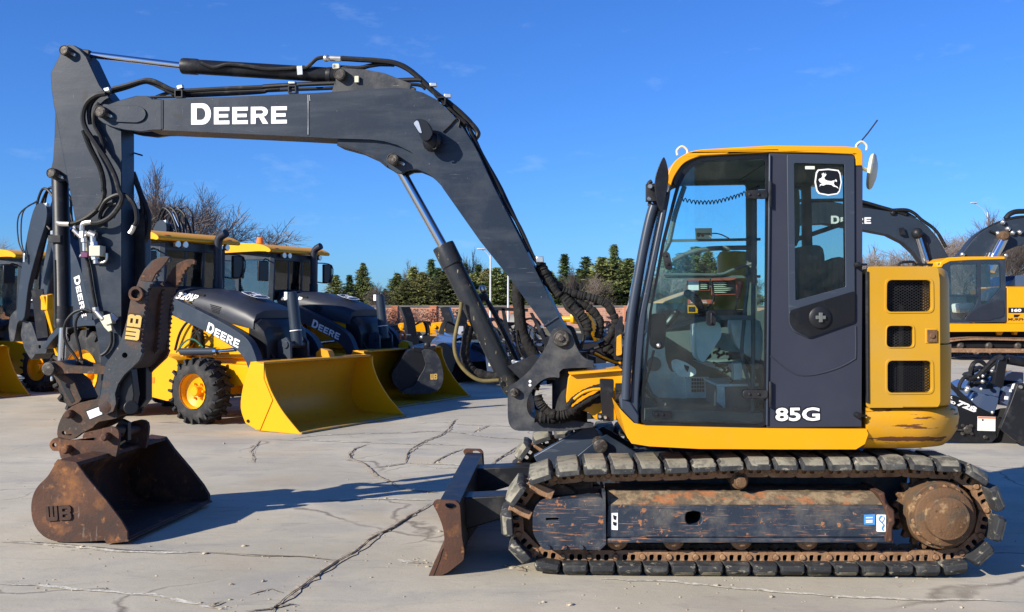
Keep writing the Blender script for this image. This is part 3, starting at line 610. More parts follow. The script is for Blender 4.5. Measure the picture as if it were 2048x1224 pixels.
# ---- arm ---------------------------------------------------------------------
armo = [(127, 94), (138, 90), (149, 91), (160, 99), (172, 112), (184, 138), (199, 170), (216, 192), (235, 214), (243, 262), (244, 722), (238, 775), (230, 808), (212, 828), (199, 815), (199, 790), (203, 740), (199, 700),
        (190, 650), (178, 610), (165, 560), (157, 480), (147, 425), (139, 380), (126, 310), (112, 232), (107, 210), (103, 180), (101, 146), (113, 122)]
g = MB(); g.plate(B, armo, -.095, .095); arm = part('arm', g, M['grey'], bevel=.005)
g = MB(); ab = [(110, 225), (109, 270), (106, 320), (102, 338), (103, 356), (116, 364), (130, 360), (150, 385), (150, 300), (125, 230)]; g.plate(B, ab, -.06, -.03); g.plate(B, ab, .03, .06, ref=-.06); part('bucket_cylinder_bracket', g, M['grey'], arm, bevel=.003)
g = MB()
cl = K(1, 820, 720, 900, 740, 925, 770, 930, 1000, 905, 940, 860, 850, 830, 790); g.plate(B, cl, -.10, -.095)
g.tube([B.P(p, -.097) for p in [(241, 262), (242, 500), (242, 720)]], .004, 5); part('weld_plate', g, M['grey'], arm)
bigpin(B, (136.5, 104), -.095, .036, arm, far=.24); bigpin(B, (111, 348), -.07, .037, arm, far=.2)
# bucket cylinder (in front of the arm, rod hanging down)
bc = ram(B, (122, 738), (127, 655), (120, 352), .06, .028, .058, EX, 'black', .045)
g = MB(); g.tube([B.P(p, -.05) for p in [(111, 520), (112, 560), (112, 620), (113, 655)]], .013, 8); g.box(B.P((112, 478), -.05), (.09, .05, .05), B.u, B.n); part('steel_pipe', g, M['black'], bc)
g = MB(); g.lathe(B.P((128, 612)), B.P((127, 640))-B.P((128, 612)), [(0, .062), (.13, .062)], 28); part('gland', g, M['black'], bc)
# linkages
def linkbar(pts, da, db, name, m='coup', parent=None, bevel=.006, ref=None):
    g = MB(); g.plate(B, pts, da, db, ref=ref); return part(name, g, M[m], parent or EX, bevel=bevel)
lk = fillet(K(4, 175, 120, 215, 112, 260, 140, 400, 150, 470, 142, 490, 160, 480, 190, 440, 190, 280, 184, 200, 190, 160, 190, 146, 160), 8, 2)
l1 = linkbar(lk, -.17, -.125, 'rocker_link'); linkbar(lk, .125, .17, 'rocker_link', parent=l1, ref=-.17)
lk2 = K(4, 180, 190, 235, 180, 300, 230, 345, 330, 330, 350, 280, 372, 262, 368, 240, 300)
l2 = linkbar(lk2, -.115, .115, 'bucket_link'); g = MB(); g.plate(B, K(4, 215, 215, 262, 250, 305, 340, 285, 352, 250, 290), -.118, -.112); part('link_recess', g, M['black'], l2)
g = MB(); c = B.P(K(4, 175, 158)[0], -.17); g.lathe(c-B.n*.05, B.n, [(0, .03), (.003, .045), (.01, .048), (.06, .05), (.4, .05)], 28); part('pin', g, M['pin'], l1)
g = MB(); g.lathe(B.P(K(4, 178, 200)[0], -.19), (0, 0, -1), [(0, .008), (.02, .012), (.035, .01)], 8); part('grease_nipple', g, M['steel'], l1)
M['greythumb'] = mat('thumb_paint', (.030, .036, .044), .55, vary=.2, layers=[((.11, .06, .035), (6, 6, 6), .52, .62, .8, .8), ((.16, .14, .12), (4, 4, 4), .55, .7, .7, .5), ((.3, .2, .12), (30, 30, 30), .64, .69, .8, .7)], bump=.15, bscale=50)
# ---- thumb -------------------------------------------------------------------
def scallop(pts, amp, n_per):
    P = [Vector(p) for p in pts]; L_ = [0]
    for a, b in zip(P, P[1:]): L_.append(L_[-1]+(b-a).length)
    n = max(2, int(L_[-1]/n_per)); out = []
    for i in range(n*6+1):
        s = L_[-1]*i/(n*6); k = max(j for j in range(len(L_)-1) if L_[j] <= s+1e-6); k = min(k, len(P)-2)
        t = (s-L_[k])/(L_[k+1]-L_[k]); d = (P[k+1]-P[k]).normalized(); nr = Vector((d.y, -d.x)); ph = (i % 6)/6
        q = P[k].lerp(P[k+1], t)+nr*amp*(abs(math.sin(math.pi*ph))**.7-.5); out.append((q.x, q.y))
    return out
teeth = scallop([(338, 523), (322, 534), (315, 548), (311, 561), (300, 572), (292, 590), (290, 620), (287, 650), (284, 675), (283, 706)], -3.6, 9.5)
thumb_o = K(3, 1150, 482, 1190, 476, 1218, 482)+[(340, 516)]+teeth+[(278, 722), (261, 738), (248, 750), (236, 768), (230, 787), (232, 807), (226, 823), (212, 829), (199, 823), (196, 808), (201, 792), (204, 775), (207, 751), (211, 728), (225, 709), (240, 686), (248, 660), (254, 638), (258, 616), (261, 599),
        (261, 585), (266, 576), (273, 572), (279, 556), (289, 538), (303, 522)]
TH = MB(); TH.plate(B, thumb_o, -.24, -.205, [circ(249.5, 710.5, 5.5, 16)])
thumb = part('thumb', TH, M['greythumb'], bevel=.003)
g = MB(); g.plate(B, [(p[0], p[1]) for p in thumb_o], .17, .205, ref=-.24); part('thumb_plate', g, M['rust'], thumb, bevel=.003)
g = MB(); g.plate(B, [(283, 560), (300, 573), (291, 590), (286, 625), (283, 675), (278, 706), (262, 728), (250, 740), (246, 730), (262, 705), (272, 660), (276, 610)], -.205, .17, ref=-.24)
g.plate(B, scallop([(300, 560), (297, 590), (293, 640), (288, 700)], -3.4, 9.5)+[(280, 712), (280, 600), (288, 570)], -.03, .0, ref=-.24); part('thumb_web', g, M['rustin'], thumb, bevel=.003)
g = MB(); g.plate(B, K(3, 1120, 600, 1090, 660, 1010, 650, 1010, 620, 1050, 570), -.245, -.24); g.plate(B, K(3, 1150, 486, 1215, 486, 1205, 505, 1160, 560, 1120, 600, 1060, 590, 1100, 515), -.246, -.24)
part('hook_tip_wear', g, M['rust'], thumb)
g = MB(); c = B.P(K(3, 990, 748)[0], -.24)
ring_o = [(c+(B.u*math.cos(a)+Vector((0, 0, math.sin(a))))*.052-B.n*.03) for a in [2*math.pi*i/28 for i in range(28)]]; ring_i = [(c+(B.u*math.cos(a)+Vector((0, 0, math.sin(a))))*.032-B.n*.03) for a in [2*math.pi*i/28 for i in range(28)]]
g.prism(ring_o, B.n*.09, [ring_i]); part('pivot_boss', g, M['rust'], thumb, bevel=.004)
g = MB(); g.cyl(c, c+B.n*.46, .033, seg=16); part('pivot_tube', g, M['rustin'], thumb)
g = MB()                                           # cast maker's badge, standing on end
q0 = K(3, 905, 1075)[0]; q1 = K(3, 1000, 1080)[0]
def badge_WB(mb, o, ux, uy, n, m=0):
    """W and B blocks; ux runs along the word, uy up"""
    q = lambda a, b: Vector(o)+Vector(ux)*a+Vector(uy)*b
    mb.prism([q(a, b) for a, b in [(0, 1), (0, .12), (.06, 0), (.42, 0), (.46, .12), (.46, 1), (.34, 1), (.34, .26), (.29, .26), (.29, 1), (.17, 1), (.17, .26), (.12, .26), (.12, 1)]], n, m=m)
    mb.prism([q(a, b) for a, b in fillet([(.52, 0), (.94, 0), (1, .14), (1, .40), (.95, .5), (1, .6), (1, .86), (.94, 1), (.52, 1)], .03, 2)], n, [[q(a, b) for a, b in [(.66, .2), (.85, .2), (.85, .40), (.66, .40)]], [q(a, b) for a, b in [(.66, .60), (.85, .60), (.85, .80), (.66, .80)]]], m=m)
o = B.P(K(3, 1003, 1085)[0], -.2405); ux = B.P(K(3, 1028, 905)[0], -.2405)-o; uy = B.P(K(3, 905, 1072)[0], -.2405)-o
badge_WB(g, o, ux, uy, -B.n*.012); part('badge', g, M['tan'], thumb, bevel=.002)
g = MB(); o2 = o+B.n*.003; g.prism([o-ux*.05-uy*.06, o+ux*1.05-uy*.06, o+ux*1.05+uy*1.02, o-ux*.05+uy*1.02], -B.n*.004); part('badge_back', g, M['rustin'], thumb)
# inner frame behind the thumb: lower part of the arm seen between the plates, dark clutter
g = MB(); g.plate(B, [(238, 742), (262, 738), (268, 790), (262, 822), (238, 820)], -.19, -.1); g.plate(B, [(255, 738), (292, 720), (292, 800), (280, 815), (262, 822)], .10, .2); g.cyl(B.P((262, 815), -.2), B.P((262, 815), .2), .05)
part('thumb_mount', g, M['black'], thumb, bevel=.006)
# ---- quick coupler -------------------------------------------------------------
cp = sm2(K(4, 210, 545, 207, 500, 215, 465, 235, 420, 262, 388, 330, 350, 440, 326, 490, 318, 525, 345, 540, 400, 535, 438, 440, 455, 405, 488, 345, 518, 300, 550, 250, 552), 2)
CO = MB(); CO.plate(B, cp, -.20, -.165, [circ(*K(4, 243, 517)[0], 3.8, 12)]); CO.plate(B, cp, .165, .20, ref=-.2); CO.plate(B, K(4, 250, 470, 330, 420, 500, 380, 500, 430, 380, 470, 300, 530), -.165, .165, ref=-.2)
coup = part('quick_coupler', CO, M['coup'], bevel=.006)
ear = sm2(K(4, 163, 585, 178, 555, 205, 543, 240, 552, 300, 556, 370, 540, 425, 505, 500, 482, 545, 500, 548, 560, 535, 640, 520, 646, 430, 624, 330, 642, 240, 666, 222, 640, 215, 618, 182, 616), 2)
EA = MB(); EA.plate(B, ear, -.235, -.205, [circ(*K(4, 190, 584)[0], 4.4, 12)]); EA.plate(B, ear, .205, .235, ref=-.235)
ears = part('bucket_ears', EA, M['rust'], bevel=.005)
g = MB()
for (x, y, rr, d) in ((265, 415, .030, -.25), (478, 372, .052, -.235), (468, 540, .028, -.29), (250, 612, .030, -.29)):
    c = B.P(K(4, x, y)[0], d); g.lathe(c-B.n*.01, B.n, [(0, rr*.6), (.006, rr*.85), (.012, rr*.85), (.012, rr), (.06, rr), (-d*2-.05, rr), (-d*2, rr*.9)], 20)
part('coupler_pin', g, M['rust'], coup, bevel=.002)
g = MB(); g.plate(B, K(4, 370, 398, 440, 372, 458, 412, 388, 440), -.203, -.20); part('data_plate', g, M['white'], coup)
g = MB(); g.plate(B, K(4, 364, 392, 444, 364, 464, 414, 384, 446), -.2015, -.20); part('plate_frame', g, M['black'], coup)
g = MB(); g.cyl(B.P(K(4, 560, 500)[0], -.12), B.P(K(4, 560, 500)[0], .16), .035); g.plate(B, K(4, 560, 440, 600, 460, 600, 560, 540, 600, 530, 480), -.05, .0); part('coupler_hook', g, M['black'], coup, bevel=.004)
# ---- bucket --------------------------------------------------------------------
BW = .66
prof = sm2(K(4, 207, 668, 195, 690, 180, 715, 150, 762, 100, 812, 72, 866, 62, 930, 70, 1000, 98, 1058, 150, 1103, 230, 1124, 350, 1122, 480, 1114), 3, False)
side = prof+K(4, 490, 1130, 600, 1111, 594, 1060, 560, 1003, 480, 898, 370, 765, 312, 681)
bk = MB(); bk.plate(B, side, -BW, -BW+.022); bk.plate(B, side, BW-.022, BW, ref=-BW)
# curved shell, as a thick sheet
inn = []
for i, p in enumerate(prof):
    a, b = Vector(prof[max(0, i-1)]), Vector(prof[min(len(prof)-1, i+1)]); d = (b-a).normalized(); q = Vector(p)+Vector((d.y, -d.x))*5.5; inn.append((q.x, q.y))
lipo = K(4, 600, 1111); lipi = K(4, 596, 1098)
bk.plate(B, prof+K(4, 490, 1131)+lipo+lipi+K(4, 500, 1100)+inn[::-1], -BW+.022, BW-.022, ref=-BW)
bk.plate(B, K(4, 207, 668, 312, 681, 318, 700, 214, 690), -BW+.022, BW-.022, ref=-BW)
bucket = part('bucket', bk, M['rust'], bevel=.004)
g = MB(); g.plate(B, K(4, 186, 692, 207, 664, 312, 679, 372, 764, 482, 896, 563, 1002, 598, 1062, 601, 1112, 488, 1132, 480, 1085, 300, 830), -BW-.012, -BW)
g.plate(B, K(4, 186, 692, 207, 664, 312, 679, 372, 764, 482, 896, 563, 1002, 598, 1062, 601, 1112, 488, 1132, 480, 1085, 300, 830), BW, BW+.012, ref=-BW)
part('side_cutter', g, M['rust'], bucket, bevel=.004)
g = MB(); g.plate(B, K(4, 470, 1112, 602, 1108, 606, 1120, 480, 1135), -BW-.014, BW+.014); part('cutting_lip', g, M['rust'], bucket, bevel=.003)
g = MB(); o = B.P(K(4, 152, 1006)[0], -BW-.001); badge_WB(g, o, B.P(K(4, 292, 998)[0], -BW-.001)-o, B.P(K(4, 146, 926)[0], -BW-.001)-o, -B.n*.012); part('badge', g, M['rustin'], bucket, bevel=.004)
# ---- house: skirt, counterweight, side panel -------------------------------------
HD = .035; HD2 = 2.10                              # near and far side of the upper structure
H = T
def dpl(mb, pts, da, db, holes=(), m=0, ref=None): return mb.plate(T, pts, da, db, holes, m, ref=ref)
skirt = [(1238, 815), (1246, 846), (1253, 872), (1263, 887), (1300, 893), (1400, 898), (1560, 899), (1712, 899), (1730, 888), (1737, 868), (1733, 858), (1700, 858), (1540, 857), (1290, 851), (1268, 846), (1250, 828)]
g = MB(); dpl(g, skirt, HD-.03, 1.15); sk = part('side_skirt', g, M['yellow'], bevel=.014, seg=3)
g = MB(); dpl(g, [(1268, 850), (1730, 856), (1725, 880), (1275, 880)], .25, 2.05); part('floor_frame', g, M['black'])
g = MB(); dpl(g, [(1330, 880), (1700, 880), (1680, 925), (1360, 925)], .55, 1.6); part('turntable', g, M['black'])
def planwall(mb, top_bot, x0, x1, rad, dside, m=0, n=10, ext=.9, thick=None):
    """surface that runs along the side at depth dside from px x0 to x1, then turns the rear corner with radius rad and goes back by ext. top_bot: list of (y px, inset m) rows"""
    secs = []
    for (y, inset) in top_bot:
        row = []
        a = T.P((x0, y), dside); b = T.P((x1, y), dside+rad); b.z = a.z
        us = a.dot(T.u); ue = b.dot(T.u)
        z = a.z; pts = [(us, dside+inset)]; pts.append((ue-rad, dside+inset))
        for i in range(1, n+1):
            t = math.pi/2*i/n; pts.append((ue-rad+(rad-inset)*math.sin(t), dside+rad-(rad-inset)*math.cos(t)))
        pts.append((ue-inset, dside+rad+ext)); pts.append((us, dside+rad+ext))
        secs.append([T.u*p[0]+T.n*(T.c+p[1])+Vector((0, 0, z)) for p in pts])
    mb.loft(secs, m); return mb
# lower counterweight, barrel shaped
g = MB(); planwall(g, [(903, .14), (897, .05), (884, .012), (865, -.02), (840, -.03), (822, -.02), (816, .01)], 1733, 1899, .34, HD, ext=1.15, n=12)
cw = part('counterweight', g, M['yellowworn'], bevel=0, ang=50)
g = MB(); planwall(g, [(815, .015), (810, .0), (690, -.004)], 1872, 1896, .22, HD+.01, ext=1.2); planwall(g, [(687, -.004), (560, .0), (541, .012), (534, .04)], 1872, 1893, .22, HD+.01, ext=1.2); part('upper_counterweight', g, M['yellowpan'], ang=50)
# side door panel with three mesh windows
gx = lambda *v: K(11, *v)
holes = [fillet(gx(214, 408, 416, 408, 418, 550, 212, 552), 11, 4), fillet(gx(214, 616, 334, 616, 335, 712, 212, 712), 9, 4), fillet(gx(216, 774, 416, 774, 418, 918, 216, 920), 11, 4)]
pan = fillet([(1735, 533), (1876, 533), (1880, 560), (1881, 806), (1876, 815), (1735, 816)], 6, 3)
g = MB(); dpl(g, pan, HD-.045, HD-.015, holes); sp_ = part('engine_side_door', g, M['yellowpan'], bevel=.012, seg=3)
for h in holes:
    g = MB(); cx = sum(p[0] for p in h)/len(h); cy = sum(p[1] for p in h)/len(h)
    big = [(cx+(p[0]-cx)*1.09, cy+(p[1]-cy)*1.11) for p in h]
    g.prism([T.P(p, HD-.049) for p in big], T.n*.005, [[T.P(p, HD-.049) for p in h]]); part('window_rim', g, M['yellowpan'], sp_, bevel=.003)
# dark cavity and expanded mesh
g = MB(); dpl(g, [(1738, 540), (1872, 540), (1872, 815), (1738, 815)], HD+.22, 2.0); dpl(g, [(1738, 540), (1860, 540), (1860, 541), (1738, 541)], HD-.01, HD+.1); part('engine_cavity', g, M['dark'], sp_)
g = MB()
for x, y0, y1 in ((395, 410, 550), (388, 780, 918), (240, 780, 900)): dpl(g, gx(x, y0, x+14, y0, x+14, y1, x, y1), HD+.05, HD+.07)
part('radiator_tank', g, M['greyworn'], sp_)
for h in holes:
    g = MB(); xs = [p[0] for p in h]; ys = [p[1] for p in h]; x0, x1, y0, y1 = min(xs)-2, max(xs)+2, min(ys)-2, max(ys)+2; st = 5.6; k = -60
    yc = lambda p: min(max(p, y0), y1)
    i = 0
    while k < 60:
        for sgn in (1, -1):                       # lines y = sgn*0.62*(x-x0) + c
            c_ = k*st*1.0; pts = []
            for xx in (x0, x1): pts.append((xx, (y0+y1)/2+sgn*.62*(xx-(x0+x1)/2)+c_))
            (xa, ya), (xb, yb) = pts; sl = (yb-ya)/(xb-xa)
            def cl(x, y):
                if y < y0: return (x+(y0-y)/sl, y0)
                if y > y1: return (x+(y1-y)/sl, y1)
                return (x, y)
            if max(ya, yb) < y0 or min(ya, yb) > y1: continue
            a, b = cl(xa, ya), cl(xb, yb)
            g.bar(T.P(a, HD-.008), T.P(b, HD-.008), .004, .0035, up=T.n)
        k += 1
    part('mesh_screen', g, M['black'], sp_)
g = MB(); dpl(g, gx(388, 628, 440, 628, 440, 696, 388, 696), HD-.048, HD-.043); lt = part('latch_recess', g, M['yellowworn'], sp_, bevel=.003)
g = MB(); dpl(g, gx(397, 634, 441, 634, 441, 690, 397, 690), HD-.056, HD-.047); g.lathe(T.P(gx(421, 661)[0], HD-.064), T.n, [(0, .014), (.01, .016)], 14); part('latch', g, M['hub'], lt, bevel=.002)
g = MB(); g.tube([T.P(p, HD-.045) for p in gx(122, 370, 124, 700, 126, 965)], .010, 8); part('door_seal', g, M['black'], sp_)
g = MB()
for y in (338, 1023): g.lathe(T.P(gx(88, y)[0], HD-.08), T.n, [(0, .010), (.01, .016), (.06, .016)], 12); g.bar(T.P(gx(88, y)[0], HD-.06), T.P(gx(118, y)[0], HD-.04), .012, .02, up=T.n)
part('bump_stop', g, M['black'], sp_)
# deck above engine, right side hoods seen through the cab
g = MB(); dpl(g, [(1737, 537), (1875, 537), (1875, 546), (1737, 546)], HD-.01, 2.0); part('engine_hood', g, M['yellowworn'], bevel=.01)
g = MB(); dpl(g, fillet(K(23, 150, 915, 480, 800, 760, 720, 1050, 700, 1180, 690, 1180, 990, 780, 1000, 420, 1000, 150, 1000), 8, 3), 1.15, 2.05); part('right_hood', g, M['yellow'], bevel=.03, seg=3)
g = MB(); a = T.P(K(23, 940, 720)[0], 1.35); g.lathe(a, (0, 0, 1), [(0, .12), (.20, .12), (.23, .10), (.24, .0)], 28); part('air_filter', g, M['yellow'])
g = MB(); dpl(g, K(23, 80, 925, 400, 925, 420, 1010, 1180, 1000, 1180, 1400, 80, 1400), 1.12, 2.0); part('right_tank', g, M['trimd'])
# ---- cab ---------------------------------------------------------------------------
c8 = lambda *v: K(8, *v)
CD0, CD1 = HD, 1.06
roofo = sm2(c8(220, 200, 222, 172, 232, 145, 250, 118, 278, 97, 310, 82, 350, 74), 3, False)+c8(610, 59, 900, 62, 945, 66)+c8(960, 74, 967, 90, 967, 136)
roofi = c8(941, 136, 939, 100, 928, 92, 800, 87, 612, 84)+sm2(c8(350, 98, 310, 112, 280, 130, 258, 158, 243, 185, 234, 212), 3, False)
g = MB(); dpl(g, roofo+roofi, CD0-.015, CD1+.015); cab = part('cab_roof', g, M['yellow'], bevel=.010, seg=3)
g = MB(); dpl(g, sm2(c8(243, 200, 255, 165, 282, 134, 312, 114, 350, 102), 2, False)+c8(612, 88, 935, 95, 935, 125, 620, 112, 360, 124, 320, 135, 292, 152, 262, 190, 250, 215), CD0+.03, CD1-.02); part('headliner', g, M['trimd'], cab)
for (x, a) in ((276, 1), (962, 1)):
    g = MB(); p = T.P(c8(x, 96 if x < 500 else 78)[0], CD0+.20); 
    g.tube([p+T.u*-.028, p+T.u*-.03+Vector((0, 0, .03)), p+Vector((0, 0, .052)), p+T.u*.03+Vector((0, 0, .03)), p+T.u*.028], .007, 8); part('lifting_eye', g, M['ivory'], cab)
# pillars (near and far)
outerp = c8(225, 212, 236, 205, 228, 262, 140, 700, 112, 1010, 108, 1132, 78, 1125, 80, 1010, 112, 700, 195, 300)
for da in (CD0, CD1-.09):
    g = MB(); dpl(g, outerp, da, da+.09, ref=CD0); part('front_pillar', g, M['pillar'], cab, bevel=.012, seg=3)
    if da == CD0: g = MB(); g.tube([T.P(p, CD0-.005)+T.n*(da-CD0) for p in c8(168, 285, 150, 345, 118, 500, 75, 760, 60, 1030)], .026, 12, 6); part('handrail', g, M['pillar'], cab)
g = MB(); g.tube([T.P(p, CD0+.01) for p in c8(185, 300, 160, 380, 130, 520, 98, 750, 85, 1010)], .007, 8); part('pillar_seal', g, M['black'], cab)
g = MB(); dpl(g, c8(38, 1030, 48, 1010, 80, 1040, 112, 1090, 112, 1132, 78, 1126, 44, 1080), CD0-.01, CD0+.1); part('pillar_base', g, M['pillar'], cab, bevel=.01)
g = MB(); a = [T.P(p, 0) for p in c8(210, 230, 185, 330, 112, 700, 82, 1000, 80, 1130)]
for (p, q) in zip(a, a[1:]): g.prism([p+T.n*(CD0+.05), q+T.n*(CD0+.05), q+T.n*(CD1-.05), p+T.n*(CD1-.05)], T.u*.006)
part('windshield', g, M['glass'], cab)
g = MB()
for p in c8(196, 290, 80, 1100): g.bar(T.P(p, CD0+.02), T.P(p, CD1-.02), .06, .05)
part('windshield_crossbar', g, M['pillar'], cab, bevel=.006)
# rear side panel with window opening
pano = c8(608, 88, 935, 94, 940, 136, 967, 136, 962, 1138, 600, 1140)
wino = fillet(c8(677, 93, 935, 100, 937, 735, 762, 797, 700, 770, 685, 740), 4, 2)
g = MB(); dpl(g, pano, CD0-.01, CD0+.05, [fillet(c8(700, 124, 900, 128, 904, 602, 706, 656), 3, 2)]); rp_ = part('rear_side_panel', g, M['panel'], cab, bevel=.008, seg=2)
g = MB(); g.bar(T.P(c8(611, 95)[0], CD0-.012), T.P(c8(600, 1130)[0], CD0-.012), .012, .02, up=T.n); part('panel_edge', g, M['pillar'], rp_, bevel=.004)
g = MB(); dpl(g, wino, CD0-.022, CD0-.010, [fillet(c8(704, 126, 897, 130, 902, 600, 710, 652), 3, 2)]); part('window_frame', g, M['pillar'], rp_, bevel=.004)
g = MB(); dpl(g, c8(700, 122, 902, 126, 907, 606, 706, 662), CD0+.0, CD0+.006); part('window_pane', g, M['glassr'], rp_)
g = MB(); dpl(g, fillet(c8(686, 691, 937, 615, 937, 733, 762, 795, 706, 768, 686, 738), 6, 3), CD0-.026, CD0-.022); lp = part('latch_panel', g, M['blackc'], rp_, bevel=.003)
g = MB(); c = T.P(c8(805, 717)[0], CD0-.045); g.lathe(c, T.n, [(0, .03), (.004, .057), (.008, .062), (.02, .062)], 32); k_ = part('latch_knob', g, M['black'], lp)
g = MB(); g.box(c-T.n*.006, (.055, .014, .02), T.u, T.n); g.box(c-T.n*.007, (.02, .014, .055), T.u, T.n); part('knob_grip', g, M['trimd'], k_, bevel=.002)
g = MB(); g.tube([T.P(p, CD0-.0105) for p in c8(606, 860, 690, 925, 760, 938, 860, 915, 930, 880, 940, 860, 940, 750)], .005, 6, 5); part('panel_crease', g, M['panel'], rp_)
# lettering 85G and emblem
g = MB(); o = T.P(c8(627, 1118)[0], CD0-.0135); text_on(g, '85G', o, T.P(c8(805, 1116)[0], CD0-.0135)-o, Vector((0, 0, T.P(c8(627, 1058)[0], CD0-.0135).z-o.z)), 1, bold=.075)
o2 = o-T.n*.0012+T.u*.004+Vector((0, 0, .002)); text_on(g, '85G', o2+T.u*.004+Vector((0, 0, .004)), (T.P(c8(805, 1116)[0], CD0-.0135)-o)*.955, Vector((0, 0, (T.P(c8(627, 1058)[0], CD0-.0135).z-o.z)*.86)), 0, bold=.03)
part('model_lettering', g, [M['whitec'], M['blackc']], rp_, recalc=False)
g = MB(); o = T.P(c8(782, 250)[0], CD0-.002); emblem_on(g, o, T.P(c8(886, 252)[0], CD0-.002)-o, T.P(c8(782, 147)[0], CD0-.002)-o, -T.n); part('emblem', g, [M['whitec'], M['blackc']], rp_)
g = MB(); dpl(g, c8(747, 138, 783, 138, 783, 150, 747, 150), CD0-.003, CD0); part('glass_mark', g, M['trim'], rp_)
# door: one pane of glass, black rim, hinges, inner tube frame, handle
rim = sm2(c8(120, 1118), 1, False)+c8(122, 1000, 150, 700, 200, 420, 245, 245)+sm2(c8(258, 200, 282, 155, 315, 125, 352, 110, 400, 104), 3, False)+c8(580, 97)+sm2(c8(592, 98, 603, 110, 606, 130), 2, False)+c8(603, 600, 600, 1105)+sm2(c8(597, 1125, 580, 1138), 2, False)+c8(350, 1133, 135, 1128)
inn_ = [(p[0]+(1400-p[0])*.045 if p[0] < 1400 else p[0]-4.5, p[1]+(4.5 if p[1] < 560 else -4.5)) for p in rim]
g = MB(); g.prism([T.P(p, CD0-.012) for p in rim], T.n*.014, [[T.P(p, CD0-.012) for p in [(x+( 5.5 if x < 1400 else -5.5), y+(5.5 if y < 560 else -5.5)) for x, y in rim]]])
door = part('door_frame', g, M['blackc'], cab, bevel=.003)
g = MB(); dpl(g, rim, CD0-.006, CD0-.001); part('door_glass', g, M['glass'], door)
for y in (246, 1011):
    g = MB(); dpl(g, fillet(c8(508+10*(y < 500), y-16, 604, y-18, 604, y+18, 508+10*(y < 500), y+16), 8, 3), CD0-.028, CD0-.014)
    g.bar(T.P(c8(612, y-50)[0], CD0-.02), T.P(c8(612, y+50)[0], CD0-.02), .012, .03, up=T.n)
    for x in (535, 570): g.lathe(T.P(c8(x, y)[0], CD0-.036), T.n, [(0, .006), (.008, .009)], 10)
    part('door_hinge', g, M['black'], door, bevel=.003)
g = MB(); dpl(g, fillet(c8(163, 1076, 238, 1077, 238, 1104, 166, 1102), 7, 4), CD0-.022, CD0-.010)
for x in (180, 203): g.lathe(T.P(c8(x, 1089)[0], CD0-.028), T.n, [(0, .007), (.008, .009)], 10)
part('glass_clamp', g, M['black'], door, bevel=.003)
g = MB(); dpl(g, fillet(c8(200, 470, 213, 464, 228, 470, 240, 528, 228, 538, 212, 530), 6, 3), CD0-.022, CD0-.010)
for x, y in ((213, 480), (222, 513)): g.lathe(T.P(c8(x, y)[0], CD0-.03), T.n, [(0, .006), (.008, .009)], 10)
part('glass_clamp', g, M['black'], door, bevel=.003)
g = MB(); dpl(g, fillet(c8(370, 690, 404, 690, 406, 750, 370, 750), 8, 4), CD0-.03, CD0-.01); g.tube([T.P(c8(388, 702)[0], CD0-.03), T.P(c8(388, 702)[0], CD0-.06), T.P(c8(388, 738)[0], CD0-.06), T.P(c8(388, 738)[0], CD0-.03)], .006, 8, 3); part('door_handle', g, M['black'], door, bevel=.003)
g = MB(); g.tube([T.P(p, CD0+.05) for p in c8(552, 262, 550, 420, 548, 700, 546, 1040, 540, 1075, 510, 1092, 440, 1090, 240, 1085)], .013, 10, 5)
g.tube([T.P(p, CD0+.06) for p in c8(530, 560, 512, 740, 505, 860, 530, 960, 545, 1000)], .011, 8, 5); g.bar(T.P(c8(400, 718)[0], CD0+.04), T.P(c8(545, 718)[0], CD0+.04), .02, .028); g.tube([T.P(p, CD0+.03) for p in c8(215, 765, 300, 735, 372, 722)], .014, 8)
part('door_inner_frame', g, M['trimd'], door)
g = MB(); dpl(g, fillet(c8(156, 703, 214, 700, 216, 760, 208, 835, 180, 842, 155, 825), 8, 4), CD0+.0, CD0+.06); dpl(g, fillet(c8(170, 812, 200, 812, 198, 836, 176, 838), 6, 3), CD0-.02, CD0-.0)
dh = part('door_lock', g, M['blackc'], door, bevel=.006)
g = MB(); g.ball(T.P(c8(186, 824)[0], CD0-.02), .014, 10); part('lock_cylinder', g, M['steel'], dh)
g = MB(); g.tube([T.P(p, CD0+.02) for p in c8(168, 842, 150, 920, 132, 985, 160, 1025, 175, 1040)], .007, 8, 4); part('lock_rod', g, M['black'], dh)
# far side of the cab
fo_ = c8(240, 205, 282, 140, 350, 110, 935, 98, 962, 1138, 110, 1132, 112, 1010, 145, 700)
farw = fillet(c8(250, 225, 290, 160, 360, 135, 650, 130, 655, 760, 160, 800, 152, 700, 200, 420), 6, 3); farw2 = fillet(c8(695, 150, 900, 150, 905, 640, 695, 700), 6, 3)
g = MB(); dpl(g, fo_, CD1-.05, CD1, [farw, farw2], ref=CD0); fs = part('right_side_wall', g, M['trimd'], cab)
g = MB(); dpl(g, farw, CD1-.03, CD1-.026, ref=CD0); dpl(g, farw2, CD1-.03, CD1-.026, ref=CD0); part('right_window', g, M['glass'], fs)
g = MB(); g.plate(T, K(8, 610, 120, 960, 140, 962, 130, 612, 112), CD0+.06, CD1-.06); a = T.P(c8(950, 140)[0]); b = T.P(c8(950, 1130)[0]); zc_ = T.P(c8(950, 660)[0]).z
g.prism([b+T.n*(CD0+.05), b+T.n*(CD1-.05), Vector((0, 0, zc_))+(b+T.n*(CD1-.05)).xy.to_3d(), Vector((0, 0, zc_))+(b+T.n*(CD0+.05)).xy.to_3d()], T.u*-.05); part('rear_wall', g, M['trimd'], cab)
g = MB()
for ys in ((424, 418), (566, 560)): g.bar(T.P(c8(205, ys[0])[0], CD1-.08), T.P(c8(575, ys[1])[0], CD1-.08), .016, .018)
